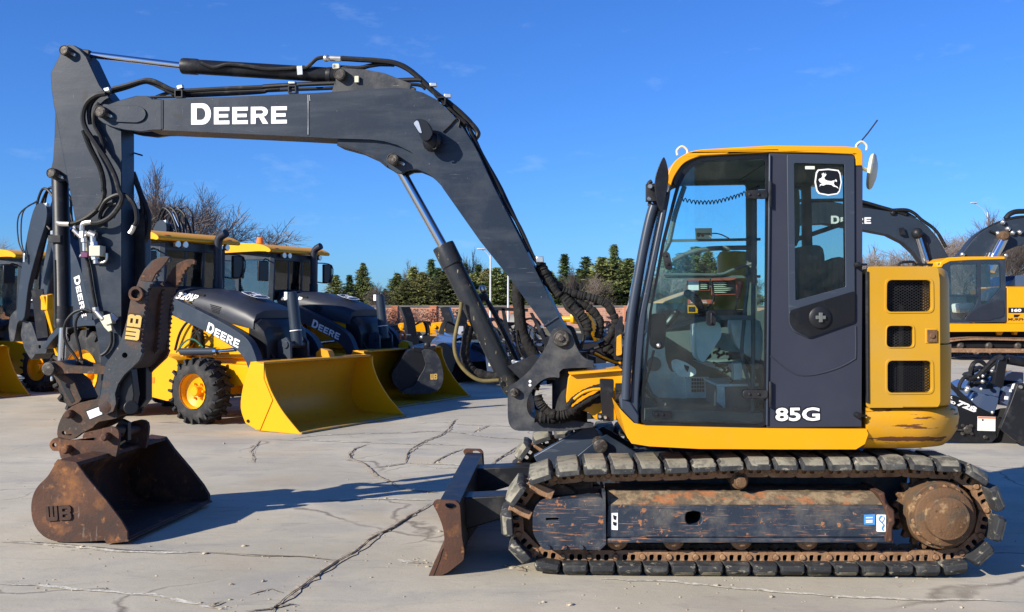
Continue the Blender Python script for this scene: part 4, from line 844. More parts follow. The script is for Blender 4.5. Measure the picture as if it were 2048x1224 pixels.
g.tube([T.P(p, CD1-.10) for p in c8(240, 500, 290, 475, 350, 458, 420, 452, 540, 450)], .016, 8, 4); g.tube([T.P(p, CD1-.1) for p in c8(205, 553, 300, 553, 420, 552, 470, 535, 560, 505)], .010, 8, 4)
g.tube([T.P(p, CD1-.08) for p in c8(285, 215, 250, 320, 232, 400, 225, 430, 205, 470)], .017, 8, 4); g.bar(T.P(c8(715, 418)[0], CD1-.2), T.P(c8(900, 355)[0], CD1-.2), .03, .03)
part('window_guard_bars', g, M['trimd'], fs)
# papers and warning decals on the right window (built flat, at their place)
def paper(pts, m, name='window_decal', lines=0, lm='trimd', d=CD1-.034, extra=()):
    g = MB(); dpl(g, pts, d, d+.002, m=0)
    xs = [p[0] for p in pts]; ys = [p[1] for p in pts]; x0, x1, y0, y1 = min(xs), max(xs), min(ys), max(ys)
    for i in range(lines):
        y = y0+(y1-y0)*(i+.8)/(lines+.8); xe = x1-(x1-x0)*rnd.uniform(.08, .4); g.plate(T, [(x0+(x1-x0)*.1, y), (xe, y), (xe, y+(y1-y0)*.28/(lines+.6)), (x0+(x1-x0)*.1, y+(y1-y0)*.28/(lines+.6))], d-.002, d-.0005, m=1)
    for pp, mm in extra: g.plate(T, pp, d-.0035, d-.0022, m=mm)
    return part(name, g, [M[m], M[lm], M['whitec'], M['redd'], M['blackc'], M['yellow']], fs)
paper(K(23, 502, 92, 690, 90, 690, 205, 510, 212), 'cream', 'instruction_card', 1, d=CD1-.12, extra=[(circ(*K(23, 541, 165)[0], 3.3, 14, 4.6), 1), (circ(*K(23, 586, 170)[0], 3.2, 14), 3)])
paper(K(23, 412, 655, 665, 655, 665, 785, 412, 785), 'redd', extra=[(K(23, 425, 672, 543, 672, 543, 780, 425, 780), 2), (K(23, 552, 690, 655, 690, 655, 775, 552, 775), 4)])
paper(K(23, 680, 650, 968, 645, 966, 830, 680, 835), 'redd', extra=[(K(23, 692, 675, 955, 672, 953, 818, 692, 822), 4)])
g = MB()
for i in range(6):
    y = 690+i*22; g.plate(T, K(23, 705, y, 740+rnd.uniform(60, 190), y-1, 860, y+6, 705, y+8), CD1-.040, CD1-.0385)
for i in range(4): g.plate(T, K(23, 562, 700+i*19, 640-rnd.uniform(0, 30), 700+i*19, 640, 706+i*19, 562, 707+i*19), CD1-.040, CD1-.0385)
part('warning_text', g, M['cream'], fs)
paper(K(23, 418, 945, 530, 945, 530, 1035, 418, 1035), 'yellow', extra=[(K(23, 430, 965, 500, 965, 500, 1020, 430, 1020), 4)])
paper(K(23, 420, 885, 715, 885, 715, 935, 420, 935), 'redd', 'window_decal', 2, 'whitec')
# coiled cord across the roof
g = MB(); a = smooth([T.P(p, CD0+.2) for p in c8(262, 262, 330, 276, 400, 275, 470, 258, 530, 235, 570, 218)], 24); co = []
for i, p in enumerate(a): co.append(p+Vector((0, math.cos(i*1.3)*.010, math.sin(i*1.3)*.012)))
g.tube(co, .0035, 5, sm=False); part('coiled_cord', g, M['hose'], cab)
g = MB(); g.tube([T.P(p, CD1-.13) for p in K(23, 690, 150, 740, 150, 800, 165, 880, 205)], .004, 6); part('antenna_lead', g, M['hose'], cab)
# interior: floor, console, seat, levers
k15 = lambda *v: K(15, *v)
g = MB(); dpl(g, k15(150, 925, 1040, 960, 1040, 1030, 150, 1010), CD0+.02, CD1-.05); part('cab_floor', g, M['trimd'], cab)
g = MB(); dpl(g, sm2(k15(185, 420, 260, 400, 320, 470, 330, 560, 370, 660, 470, 700, 475, 860, 260, 870, 185, 840), 3), CD1-.22, CD1-.06); part('right_front_console', g, M['trim'], cab, bevel=.01)
g = MB(); dpl(g, k15(480, 700, 640, 700, 640, 850, 480, 850), CD1-.24, CD1-.2, m=0)
vent = part('floor_vent', g, M['trim'], cab)
g = MB()
for i in range(5):
    for j in range(4): dpl(g, k15(515+i*19, 708+j*26, 530+i*19, 708+j*26, 530+i*19, 728+j*26, 515+i*19, 728+j*26), CD1-.245, CD1-.241)
part('vent_slots', g, M['dark'], vent)
g = MB(); dpl(g, fillet(k15(385, 590, 415, 575, 470, 590, 548, 640, 550, 680, 500, 700, 430, 695, 395, 660), 6, 3), CD0+.25, CD0+.37); a_ = part('foot_rest', g, M['trim'], cab, bevel=.01)
g = MB(); dpl(g, k15(460, 610, 498, 622, 490, 665, 474, 650), CD0+.245, CD0+.25); part('pedal_hole', g, M['dark'], a_)
g = MB(); dpl(g, fillet(k15(545, 310, 600, 290, 720, 305, 735, 400, 690, 470, 600, 600, 560, 560, 545, 480), 8, 3), CD0+.10, CD0+.32); part('left_console', g, M['trim'], cab, bevel=.02, seg=3)
g = MB(); dpl(g, fillet(k15(690, 395, 790, 385, 880, 420, 930, 480, 860, 520, 740, 510, 700, 470), 6, 3), CD0+.3, CD0+.82); dpl(g, fillet(k15(600, 610, 1000, 600, 1000, 640, 700, 640), 4, 2), CD0+.3, CD0+.8); part('seat_cushion', g, M['seat'], cab, bevel=.03, seg=3)
g = MB(); dpl(g, sm2(k15(800, 300, 840, 285, 1010, 300, 1020, 560, 950, 560, 860, 500, 815, 420), 3), CD0+.22, CD0+.34); dpl(g, sm2(k15(830, 340, 850, 335, 850, 400, 830, 405), 2), CD0+.21, CD0+.22); part('armrest', g, M['trim'], cab, bevel=.02, seg=3)
g = MB(); dpl(g, sm2(c8(705, 470, 720, 450, 770, 440, 815, 455, 820, 560, 800, 700, 720, 700, 705, 600), 3), CD0+.3, CD0+.8); dpl(g, sm2(c8(700, 250, 722, 225, 726, 300, 724, 420, 704, 430), 2), CD0+.4, CD0+.7); dpl(g, sm2(c8(835, 510, 850, 495, 900, 490, 905, 600, 840, 600), 2), CD0+.15, CD0+.3); part('seat_back', g, M['seat'], cab, bevel=.03, seg=3)
g = MB(); dpl(g, k15(700, 760, 1000, 760, 1000, 925, 700, 925), CD0+.30, CD0+.75); part('seat_base', g, M['trimd'], cab, bevel=.01)
g = MB(); dpl(g, k15(690, 750, 1000, 745, 1000, 765, 700, 770), CD0+.27, CD0+.8); dpl(g, k15(820, 600, 880, 590, 880, 720, 820, 720), CD0+.2, CD0+.3); dpl(g, k15(700, 765, 755, 770, 760, 930, 700, 880), CD0+.26, CD0+.29); part('seat_rail', g, M['trim'], cab, bevel=.005)
for (pts, r_, d) in ((k15(590, 215, 560, 160, 520, 115, 490, 100), .022, CD0+.22), (k15(330, 330, 370, 280, 405, 235), .020, CD0+.6)):
    g = MB(); g.tube([T.P(p, d) for p in pts], lambda t, r_=r_: r_*(.8+.45*math.sin(t*3)), 10, 4); e = T.P(pts[-1], d); g.ball(e, r_*1.25, 12); part('joystick', g, M['blackc'], cab)
g = MB()
for i in range(5): g.lathe(T.P(k15(597, 225+i*20)[0], CD0+.22), (0, 0, -1), [(0, .022+i*.006), (.006, .032+i*.006), (.014, .022+i*.006)], 14)
g.tube([T.P(p, CD0+.3) for p in k15(625, 205, 670, 150, 672, 90, 665, 30)], .007, 6); g.tube([T.P(p, CD0+.28) for p in k15(820, 250, 850, 130)], .006, 6)
g.tube([T.P(p, CD0+.3) for p in k15(880, 470, 890, 560, 940, 650, 960, 760)], .012, 8)
part('lever_boots', g, M['blackc'], cab)
g = MB(); g.tube([T.P(p, CD0+.28) for p in k15(848, 125, 862, 60, 875, 10)], .017, 8); part('red_lever_grip', g, M['redd'], cab)
g = MB()
for i in range(14):
    p = (rnd.uniform(640, 820), rnd.uniform(520, 720)); q_ = (p[0]+rnd.uniform(-40, 60), p[1]+rnd.uniform(-40, 40)); g.tube([T.P(k15(*p)[0], CD0+.3), T.P(k15((p[0]+q_[0])/2+15, (p[1]+q_[1])/2)[0], CD0+.28), T.P(k15(*q_)[0], CD0+.3)], .008, 6, 3)
part('seat_wiring', g, M['hose'], cab)
g = MB(); a = T.P(k15(245, 605)[0], CD1-.23); g.lathe(a, T.n, [(0, .03), (.0, .045), (.02, .05)], 20); part('speaker_vent', g, M['trimd'], cab)
# floor mats/pedals
g = MB(); g.bar(T.P(k15(180, 790)[0], CD0+.15), T.P(k15(330, 900)[0], CD0+.15), .03, .02); g.tube([T.P(p, CD0+.12) for p in k15(180, 640, 190, 740, 230, 830, 250, 880)], .012, 8); g.box(T.P(k15(215, 890)[0], CD0+.15), (.08, .05, .06), T.u, T.n); part('travel_pedal', g, M['trimd'], cab, bevel=.003)
# ---- mirrors, antenna, marker parts ------------------------------------------------
g = MB(); q = c8(201, 108, 212, 112, 222, 150, 224, 190, 214, 250, 203, 308, 196, 312, 182, 280, 172, 220, 178, 165)
g.plate(T, sm2(q, 3), CD0-.12, CD0-.09); mo = part('side_mirror', g, M['blackc'], cab, bevel=.01, seg=3)
g = MB(); g.tube([T.P(p, CD0-.05) for p in c8(180, 225, 160, 222, 148, 205, 160, 195)], .012, 8); g.box(T.P(c8(158, 240)[0], CD0-.03), (.06, .06, .10), T.u, T.n); g.tube([T.P(p, CD0) for p in c8(150, 290, 158, 250, 180, 300)], .01, 8); part('mirror_bracket', g, M['black'], mo, bevel=.004)
g = MB(); g.lathe(T.P(c8(154, 215)[0], CD0-.09), T.n, [(0, .012), (.02, .014)], 8); g.lathe(T.P(c8(150, 262)[0], CD0-.06), T.n, [(0, .012), (.02, .014)], 8); part('bracket_bolts', g, M['steel'], mo)
g = MB(); dpl(g, fillet(c8(22, 760, 40, 712, 50, 712, 45, 880, 16, 880), 3, 2), .92, 1.0); part('right_step', g, M['black'], cab, bevel=.005)
g = MB(); dpl(g, fillet(c8(26, 790, 44, 780, 46, 860, 24, 865), 3, 2), .90, .915); part('right_step_plate', g, M['yellowworn'], cab, bevel=.005)
c = T.P((1742, 343), .45); ax = Vector((.80, -.36, -.12)).normalized()
g = MB(); g.lathe(c-ax*.012, ax, [(0, .02), (0, .10), (.006, .108), (.018, .112), (.03, .10), (.045, .05), (.05, 0)], 40); rm = part('rear_mirror', g, M['ivory'], cab)
g = MB(); g.tube([T.P((1722, 335), .4), T.P((1728, 338), .42), c], .012, 8); g.ball(T.P((1748, 326), .42), .014, 8); part('mirror_arm', g, M['ivory'], rm)
g = MB(); g.tube([T.P((1713, 293), .5), T.P((1735, 267), .5), T.P((1755, 240), .5)], .0045, 6, 2); part('antenna', g, M['hose'], cab)
# ---- hydraulic pipes and hoses --------------------------------------------------------
def tubes(name, lst, m, parent, seg=8, n=5, wob=0):
    g = MB()
    for fr, d, r, pts in lst: g.tube([fr.P(p, d) for p in pts], r, seg, n, wob=wob)
    return part(name, g, M[m], parent)
c1, c2, c3 = (lambda *v: K(1, *v)), (lambda *v: K(2, *v)), (lambda *v: K(3, *v))
tubes('boom_pipe', [(B, -.06, .016, c1(860, 450, 960, 425, 1080, 390, 1130, 383, 1180, 392, 1240, 420, 1320, 458, 1400, 465, 1700, 450, 1989, 438)+c2(200, 432, 500, 415, 900, 400, 1300, 382, 1390, 385)),
    (B, -.03, .014, c1(830, 480, 960, 445, 1090, 402, 1150, 405, 1230, 440, 1330, 490)+[(360, 187), (380, 189)]), (B, .04, .013, c1(1180, 520, 1300, 480, 1500, 482, 1989, 466)+c2(400, 455, 700, 445, 1300, 415, 1420, 450)),
    (B, .0, .010, c1(1150, 515, 1500, 505, 1989, 480)+c2(200, 460, 300, 452))], 'hose', boom)
tubes('boom_top_hose', [(B, -.05, .019, c2(780, 218, 900, 225, 1050, 235, 1180, 252, 1280, 295, 1380, 375, 1480, 470, 1600, 560, 1700, 645, 1780, 730, 1820, 790, 1800, 830)),
    (B, -.02, .016, c2(760, 285, 900, 292, 1000, 272, 1080, 262, 1180, 265)), (B, -.06, .012, c2(1395, 385, 1440, 430, 1500, 500, 1620, 620, 1700, 720, 1760, 860, 1790, 910)),
    (B, -.08, .013, c2(1500, 500, 1640, 640, 1730, 720, 1800, 860, 1900, 1050, 1989, 1224)+[(1010, 405), (1040, 455), (1065, 510), (1078, 530)]),
    (B, -.04, .012, c2(1700, 720, 1790, 900, 1890, 1080, 1960, 1224)+[(1000, 400), (1030, 455), (1055, 505)]), (B, .05, .013, c2(1650, 620, 1760, 760, 1850, 950, 1980, 1180)+[(1020, 415), (1060, 500)])], 'hose', boom, wob=.03)
tubes('arm_cylinder_pipe', [(B, -.065, .014, c1(1540, 250, 1640, 285, 1760, 262, 1989, 290)+c2(60, 275, 220, 300, 430, 290, 500, 290, 540, 262, 580, 225, 620, 212, 660, 214)), ], 'hose', acy)
g = MB(); a = B.P(c2(690, 215)[0], -.05); b = B.P(c2(775, 218)[0], -.05); g.cyl(a, b, .021, seg=12); g.ball(B.P(c2(660, 216)[0], -.06), .026, 10); g.bar(B.P(c2(458, 275)[0], -.07), B.P(c2(462, 345)[0], -.07), .02, .04); part('hose_ferrule', g, M['steel'], acy, bevel=.002)
g = MB()
for (x, y, r_) in ((740, 280, .02), (1480, 420, .016), (1590, 505, .018), (400, 405, .012)): g.box(B.P(c2(x, y)[0], -.07), (.05, .03, r_*1.6), B.u, B.n)
for (x, y) in ((770, 467), (820, 458), (675, 507), (820, 487), (1380, 438)): g.box(B.P(c1(x, y)[0], -.07), (.045, .03, .028), (B.u*1+Vector((0, 0, .3))), B.n)
g.box(B.P((1080, 519), -.07), (.05, .05, .04), B.u, B.n)
part('pipe_fitting', g, M['steel'], boom, bevel=.004)
def clampbox(c, s=.05):
    g = MB(); h = s/2
    for (dx, dz, wx, wz) in ((-h, 0, .008, s), (h, 0, .008, s), (0, -h, s, .008), (0, h, s, .008)): g.box(c+B.u*dx+Vector((0, 0, dz)), (wx, .06, wz), B.u, B.n)
    return part('pipe_clamp', g, M['black'], boom)
for p in c1(1378, 492)+c2(408, 460, 1545, 548): clampbox(B.P(p, -.08))
tubes('arm_hose', [(B, -.17, .019, c1(810, 487, 740, 500, 680, 540, 645, 600, 635, 680, 660, 760, 740, 880, 820, 1000, 880, 1120, 910, 1224)+c3(880, 60, 850, 130, 790, 200, 720, 235, 660, 240)),
    (B, -.14, .016, c1(850, 475, 760, 500, 700, 560, 680, 640, 690, 720)), (B, -.14, .014, c1(760, 560, 725, 620, 720, 720, 770, 820, 800, 940)),
    (B, -.15, .016, c3(720, 150, 760, 80, 830, 40, 890, 35, 940, 70, 975, 130, 985, 220, 965, 260)), (B, -.12, .014, c3(720, 240, 725, 170, 770, 110, 840, 100)),
    (B, .12, .020, [(268, 352), (280, 385), (297, 430), (295, 470), (283, 490)]), (B, .12, .020, [(266, 345), (275, 370), (284, 400), (285, 440), (278, 475)])], 'hose', arm, n=6)
g = MB()                                            # spiral-wrapped hose
a = smooth([B.P(p, -.15) for p in c1(640, 770, 690, 900, 760, 1040, 790, 1150, 792, 1224)+c3(750, 0, 745, 60, 700, 140, 620, 205, 540, 240, 500, 245)], 16); pts = []
for i, (p, q_) in enumerate(zip(a, a[1:])): g.cyl(p, p+(q_-p)*.55, .0195, seg=8); g.cyl(p+(q_-p)*.55, q_, .014, seg=8)
part('spiral_hose', g, M['hose'], arm)
tubes('steel_hose_end', [(B, -.16, .018, c3(500, 246, 440, 244, 410, 236)), (B, -.17, .018, c3(660, 232, 620, 236, 596, 250, 590, 290)), (B, -.17, .017, c3(965, 258, 952, 290, 935, 312)), (B, -.15, .010, c3(700, 520, 740, 522, 765, 505, 768, 455))], 'steel', arm)
# valve block group
vb = MB()
for (x0, y0, x1, y1, dd) in ((640, 400, 720, 475, -.20),): vb.plate(B, c3(x0, y0, x1, y0, x1, y1, x0, y1), dd, -.12)
vbo = part('valve_block', vb, M['ivory'], arm, bevel=.004)
g = MB()
def cyl3(x0, y0, x1, y1, r_, d=-.16, hexa=False): g.cyl(B.P(c3(x0, y0)[0], d), B.P(c3(x1, y1)[0], d), r_, seg=6 if hexa else 14)
cyl3(600, 295, 600, 345, .028, hexa=True); cyl3(575, 330, 625, 330, .018); cyl3(605, 345, 605, 375, .022, hexa=True); cyl3(610, 380, 612, 440, .018); cyl3(530, 285, 580, 335, .016); cyl3(535, 262, 545, 275, .016)
cyl3(640, 310, 690, 330, .024); cyl3(668, 310, 672, 375, .022); cyl3(675, 375, 680, 400, .028, hexa=True); cyl3(685, 475, 690, 500, .030, hexa=True); cyl3(690, 500, 692, 530, .020); cyl3(585, 468, 592, 474, .02)
part('hose_couplings', g, M['steel'], vbo)
g = MB(); g.box(B.P(c3(618, 468)[0], -.16), (.05, .05, .035), B.u, B.n); part('line_clamp', g, M['purple'], vbo, bevel=.003)
# second cylinder pair (thumb cylinder) right of the arm and steel tube down the arm
g = MB(); g.plate(B, [(257, 425), (262, 415), (278, 418), (288, 430), (290, 440), (290, 700), (262, 700)], .10, .20); tc_ = part('thumb_cylinder', g, M['black'], arm, bevel=.03, seg=4)
tubes('arm_steel_line', [(B, -.12, .013, c3(620, 480, 640, 560, 665, 720, 690, 850))], 'hose', arm)
g = MB(); g.plate(B, c3(745, 905, 790, 892, 808, 960, 760, 975), -.18, -.12); g.plate(B, c3(715, 930, 745, 905, 800, 975, 808, 1010, 780, 1022, 750, 990), -.17, -.14); vb2 = part('lower_valve', g, M['ivory'], arm, bevel=.004)
g = MB(); g.cyl(B.P(c3(688, 845)[0], -.15), B.P(c3(692, 875)[0], -.15), .024, seg=6); g.cyl(B.P(c3(692, 875)[0], -.15), B.P(c3(745, 930)[0], -.16), .020, seg=12); g.cyl(B.P(c3(790, 900)[0], -.15), B.P(c3(835, 940)[0], -.13), .028, seg=6); part('valve_fitting', g, M['steel'], vb2)
tubes('jumper_hose', [(B, -.19, .010, c3(660, 880, 600, 862, 530, 885, 475, 950, 462, 1030, 480, 1110, 530, 1180, 560, 1230)), (B, -.17, .010, c3(640, 875, 580, 890, 548, 940, 545, 1020, 570, 1130, 590, 1230)), (B, -.12, .012, c3(800, 1020, 800, 1100, 770, 1160, 730, 1190))], 'hose', arm, n=6)
tubes('side_wire', [(B, .1, .006, [(268, 306), (285, 311)])], 'hose', arm)
# sleeves of hoses at the boom foot
c16 = lambda *v: K(16, *v)
tubes('hose_sleeve', [(B, .05, .036, c16(440, 260, 480, 330, 540, 410, 600, 480, 680, 560, 720, 600)), (B, -.02, .028, c16(700, 560, 800, 590, 900, 615, 1000, 640, 1100, 670, 1190, 720, 1260, 830, 1285, 930, 1240, 1050, 1180, 1130)),
    (B, 0, .029, c16(680, 590, 760, 640, 850, 690, 960, 740, 1050, 810, 1110, 900, 1110, 1000, 1085, 1090)), (B, -.06, .034, c16(690, 620, 780, 710, 860, 790, 930, 870, 970, 960, 960, 1060)),
    (B, .05, .04, K(6, 1390, 440, 1410, 480, 1460, 540, 1510, 590)), (B, -.05, .035, c16(450, 300, 500, 400, 580, 520, 660, 630))], 'sleeve', EX, seg=12, n=8, wob=.16)
tubes('lower_hose_bundle', [(T, .76, .030, K(6, 920, 830, 935, 880, 975, 930, 1040, 970, 1120, 970, 1200, 930, 1300, 870, 1390, 850)), (T, .80, .040, K(6, 900, 980, 1000, 990, 1100, 985, 1180, 960)), (T, .70, .018, K(6, 1140, 900, 1200, 840, 1290, 790, 1380, 760)), (T, .72, .020, K(6, 1180, 930, 1260, 880, 1380, 810)),
    (B, .0, .03, K(6, 900, 790, 920, 720, 990, 690, 1020, 740)), (T, .6, .03, K(6, 1480, 780, 1530, 780)), (T, .6, .03, K(6, 1480, 810, 1530, 812)), (T, .6, .03, K(6, 1480, 845, 1530, 845))], 'sleeve', EX, seg=12, n=8, wob=.16)
tubes('foot_hose', [(B, .05, .013, K(6, 1290, 510, 1340, 490, 1400, 470)), (B, -.08, .012, c16(700, 660, 740, 760, 820, 830, 880, 930, 930, 1060, 900, 1200)), (B, .02, .018, K(6, 1240, 520, 1320, 520, 1400, 560, 1520, 600)), (B, -.12, .010, K(6, 1110, 620, 1250, 640, 1330, 660, 1520, 640))], 'hose', EX)
tubes('yellow_sleeved_hose', [(B, .0, .009, K(6, 1330, 525, 1400, 560, 1460, 585, 1524, 602)), (T, .68, .010, K(6, 1180, 860, 1240, 815, 1310, 790, 1370, 785))], 'yellow', EX)
tubes('boom_cylinder_hose', [(B, -.10, .014, K(6, 370, 160, 360, 240, 335, 350, 320, 450, 330, 540, 370, 620, 440, 690, 520, 725, 640, 722))], 'ochre', bcy, seg=12, n=6)
tubes('boom_cylinder_sleeve', [(B, -.02, .034, K(6, 430, 330, 405, 440, 395, 540, 420, 620, 470, 670, 560, 690, 640, 700))], 'sleeve', bcy, seg=12, n=7, wob=.12)
tubes('boom_inner_hose', [(B, .06, .042, K(6, 790, 0, 775, 90, 785, 200, 800, 340, 840, 450, 900, 550)), (B, .02, .008, K(6, 770, 360, 775, 450, 800, 530, 830, 570))], 'sleeve', EX, seg=12, n=6, wob=.08)
g = MB(); g.plate(B, K(6, 700, 620, 900, 540, 1000, 600, 1100, 640, 1080, 720, 800, 720), -.15, .2); part('post_web', g, M['black'], post)
# ============================================================ GROUND
def ground_mat():
    m = bpy.data.materials.new('concrete_paving'); m.use_nodes = True; nt = m.node_tree; N = nt.nodes.new; L = nt.links.new; b = nt.nodes['Principled BSDF']
    tc = N('ShaderNodeTexCoord')
    def noise(sc, det=6, rough=.55, vec=None, dist=0):
        n = N('ShaderNodeTexNoise'); n.inputs['Detail'].default_value = det; n.inputs['Roughness'].default_value = rough; n.inputs['Distortion'].default_value = dist
        mp = N('ShaderNodeMapping'); mp.inputs['Scale'].default_value = sc; L(tc.outputs['Object'], mp.inputs['Vector']); L(mp.outputs[0], n.inputs['Vector']); n.inputs['Scale'].default_value = 1; return n.outputs['Fac']
    def ramp(f, p0, c0, p1, c1):
        r = N('ShaderNodeValToRGB'); e = r.color_ramp.elements; e[0].position = p0; e[1].position = p1; e[0].color = (*c0, 1); e[1].color = (*c1, 1); L(f, r.inputs['Fac']); return r.outputs['Color']
    def mix(f, a, c, mode='MIX'):
        x = N('ShaderNodeMixRGB'); x.blend_type = mode
        if isinstance(f, float): x.inputs[0].default_value = f
        else: L(f, x.inputs[0])
        for i, v in ((1, a), (2, c)):
            if isinstance(v, tuple): x.inputs[i].default_value = (*v, 1)
            else: L(v, x.inputs[i])
        return x.outputs[0]
    col = ramp(noise((.35, .35, 1), 7, .6), .35, (.40, .365, .285), .66, (.575, .525, .41))
    col = mix(ramp(noise((1.1, 1.7, 1), 6, .6, dist=.4), .50, (0, 0, 0), .64, (.5, .5, .5)), col, (.33, .32, .295))          # bluish damp patches
    col = mix(ramp(noise((.7, .9, 1), 5, .5), .55, (0, 0, 0), .74, (.6, .6, .6)), col, (.43, .345, .225))                      # tan staining
    col = mix(ramp(noise((2.2, 7, 1), 6, .7, dist=.8), .55, (0, 0, 0), .70, (.6, .6, .6)), col, (.30, .27, .235))            # streaks
    col = mix(ramp(noise((4, 18, 1), 7, .78), .56, (0, 0, 0), .70, (.55, .55, .55)), col, (.50, .465, .39))                   # dusty scrapes
    col = mix(ramp(noise((30, 48, 1), 5, .75), .60, (0, 0, 0), .70, (.6, .6, .6)), col, (.17, .155, .135))                      # dark specks
    col = mix(ramp(noise((90, 90, 1), 3, .7), .35, (.80, .80, .80), .65, (1.12, 1.12, 1.12)), col, (0, 0, 0)) if False else mix(.55, col, ramp(noise((120, 120, 1), 3, .7), .30, (.70, .70, .70), .70, (1, 1, 1)), 'MULTIPLY')
    col = mix(ramp(noise((.22, .30, 1), 5, .6, dist=.5), .60, (0, 0, 0), .66, (.35, .35, .35)), col, (.27, .26, .25))
    col = mix(ramp(noise((1.7, 1.3, 1), 7, .7, dist=1.5), .665, (0, 0, 0), .70, (.55, .55, .55)), col, (.16, .14, .12))
    # fine map cracking
    v = N('ShaderNodeTexVoronoi'); v.feature = 'DISTANCE_TO_EDGE'; v.inputs['Scale'].default_value = .42; v.inputs['Randomness'].default_value = 1
    wn = N('ShaderNodeTexNoise'); wn.inputs['Scale'].default_value = 1.6; wn.inputs['Detail'].default_value = 6; L(tc.outputs['Object'], wn.inputs['Vector'])
    wm = N('ShaderNodeVectorMath'); wm.operation = 'MULTIPLY_ADD'; wm.inputs[1].default_value = (.7, .7, 0); L(wn.outputs['Color'], wm.inputs[0]); L(tc.outputs['Object'], wm.inputs[2]); L(wm.outputs[0], v.inputs['Vector'])
    ck = ramp(v.outputs['Distance'], .002, (.75, .75, .75), .006, (0, 0, 0)); gate = ramp(noise((.5, .5, 1), 3, .5), .48, (0, 0, 0), .56, (1, 1, 1)); ck2 = mix(1.0, ck, gate, 'MULTIPLY')
    ed = mix(1.0, ramp(v.outputs['Distance'], .008, (.55, .55, .55), .035, (0, 0, 0)), gate, 'MULTIPLY'); col = mix(ed, col, (.50, .45, .36)); col = mix(ck2, col, (.11, .09, .07))
    L(col, b.inputs['Base Color']); b.inputs['Roughness'].default_value = .9; b.inputs['Specular IOR Level'].default_value = .25
    hb = N('ShaderNodeMath'); hb.operation = 'MULTIPLY_ADD'; hb.inputs[1].default_value = .35; L(noise((30, 45, 1), 8, .75), hb.inputs[0]); L(noise((4, 7, 1), 7, .65), hb.inputs[2])
    bp = N('ShaderNodeBump'); bp.inputs['Strength'].default_value = .35; bp.inputs['Distance'].default_value = .012; L(hb.outputs[0], bp.inputs['Height']); L(bp.outputs[0], b.inputs['Normal'])
    return m
m = MB(); m.box((0, 60, -.15), (900, 900, .3)); g_ = m.build('ground', ground_mat()); tag(g_, kind='structure')
# cracks traced over the paving: a dark ragged groove with crumbled pale edges
crk = mat('crack_groove', (.065, .052, .040), .95, vary=.4, vscale=20)
crm = mat('crumbled_crack_edge', (.42, .36, .27), .95, vary=.25, vscale=14, layers=[((.24, .20, .15), (30, 30, 30), .5, .62, .95, .8)], bump=.6, bscale=40)
crm2 = mat('pale_filled_joint', (.56, .53, .44), .95, vary=.2, vscale=14, layers=[((.30, .26, .2), (20, 20, 20), .5, .62, .95, .8)], bump=.6, bscale=40)
def ribbon(mb, pts, w_, z, jag, rr, taper=True, step=.05):
    P = [G(*p) for p in pts]; out = []
    for a, b in zip(P, P[1:]):
        n = max(1, int((b-a).length/step))
        for i in range(n): out.append(a.lerp(b, i/n))
    out.append(P[-1]); Lv = []; Rv = []; off = 0
    for i, p in enumerate(out):
        t = (out[min(i+1, len(out)-1)]-out[max(0, i-1)]).normalized(); nr = Vector((-t.y, t.x, 0)); k = i/(len(out)-1)
        off = off*.8+rr.uniform(-1, 1)*jag; ww = w_*rr.uniform(.35, 1.3)*(min(1, 5*k+.15, 5*(1-k)+.15) if taper else 1)/2
        Lv.append(mb.bm.verts.new(p+nr*(off+ww)+Vector((0, 0, z)))); Rv.append(mb.bm.verts.new(p+nr*(off-ww)+Vector((0, 0, z))))
    for i in range(len(out)-1): mb.face([Lv[i], Lv[i+1], Rv[i+1], Rv[i]])
k20 = lambda *v: K(20, *v)
rr = random.Random(5)
cracks = [(k20(440, 1200, 520, 1125, 640, 1035, 740, 960, 860, 878, 940, 835, 1040, 760, 1110, 710, 1200, 670, 1300, 600, 1440, 518), .035), (k20(1800, 280, 1880, 230, 1980, 165), .05), (k20(1275, 270, 1300, 190, 1400, 130, 1500, 95, 1545, 60, 1580, 0)+[(915, 838)], .05),
    (k20(1045, 150, 960, 180, 930, 220, 935, 240, 1000, 262, 1060, 310, 1100, 350, 1180, 385, 1240, 425), .04), (k20(1060, 300, 1150, 290, 1275, 272, 1330, 270), .03), (k20(1440, 275, 1540, 215, 1640, 180), .03), (k20(1690, 80, 1790, 38), .03),
    (k20(370, 125, 330, 200, 320, 270), .02), (k20(1240, 425, 1330, 440, 1480, 455), .02), (k20(0, 825, 200, 838, 420, 850, 640, 855, 860, 876), .016), (k20(50, 1165, 140, 1130), .03), (k20(300, 1090, 440, 1055, 500, 1080), .012),
    (k20(280, 1195, 420, 1180, 560, 1150, 600, 1155), .02), (k20(1280, 880, 1360, 890, 1440, 888), .02), (k20(1880, 905, 1960, 915, 2040, 940), .03)]
ma = MB(); mbb = MB()
for pts, w_ in cracks:
    w_ *= .6 if pts[0][1] < 960 else 1
    ribbon(ma, pts, w_*.45, .010, .005, rr)
    ribbon(mbb, pts, w_*1.8, .005, .012, rr)
pale = [([(0, 1085), (60, 1087), (140, 1093), (260, 1103), (400, 1106)], .03), (k20(400, 122, 640, 126, 900, 135, 1200, 148, 1660, 160), .03), (k20(540, 120, 720, 96, 1000, 85, 1300, 80, 1420, 70, 1580, 78, 1800, 110, 2040, 125), .03),
    (k20(1580, 28, 1800, 36, 2040, 42), .03), (k20(760, 503, 900, 495, 1200, 492, 1440, 500), .03), (k20(1330, 270, 1500, 275, 1640, 282), .03), (k20(1220, 870, 1300, 885, 1440, 892), .03), ([(1200, 1158), (1330, 1166), (1500, 1180), (1700, 1195), (2048, 1205)], .02),
    ([(0, 1168), (120, 1176), (300, 1192), (470, 1224)], .02), ([(860, 935), (1010, 940)], .02)]
mc = MB()
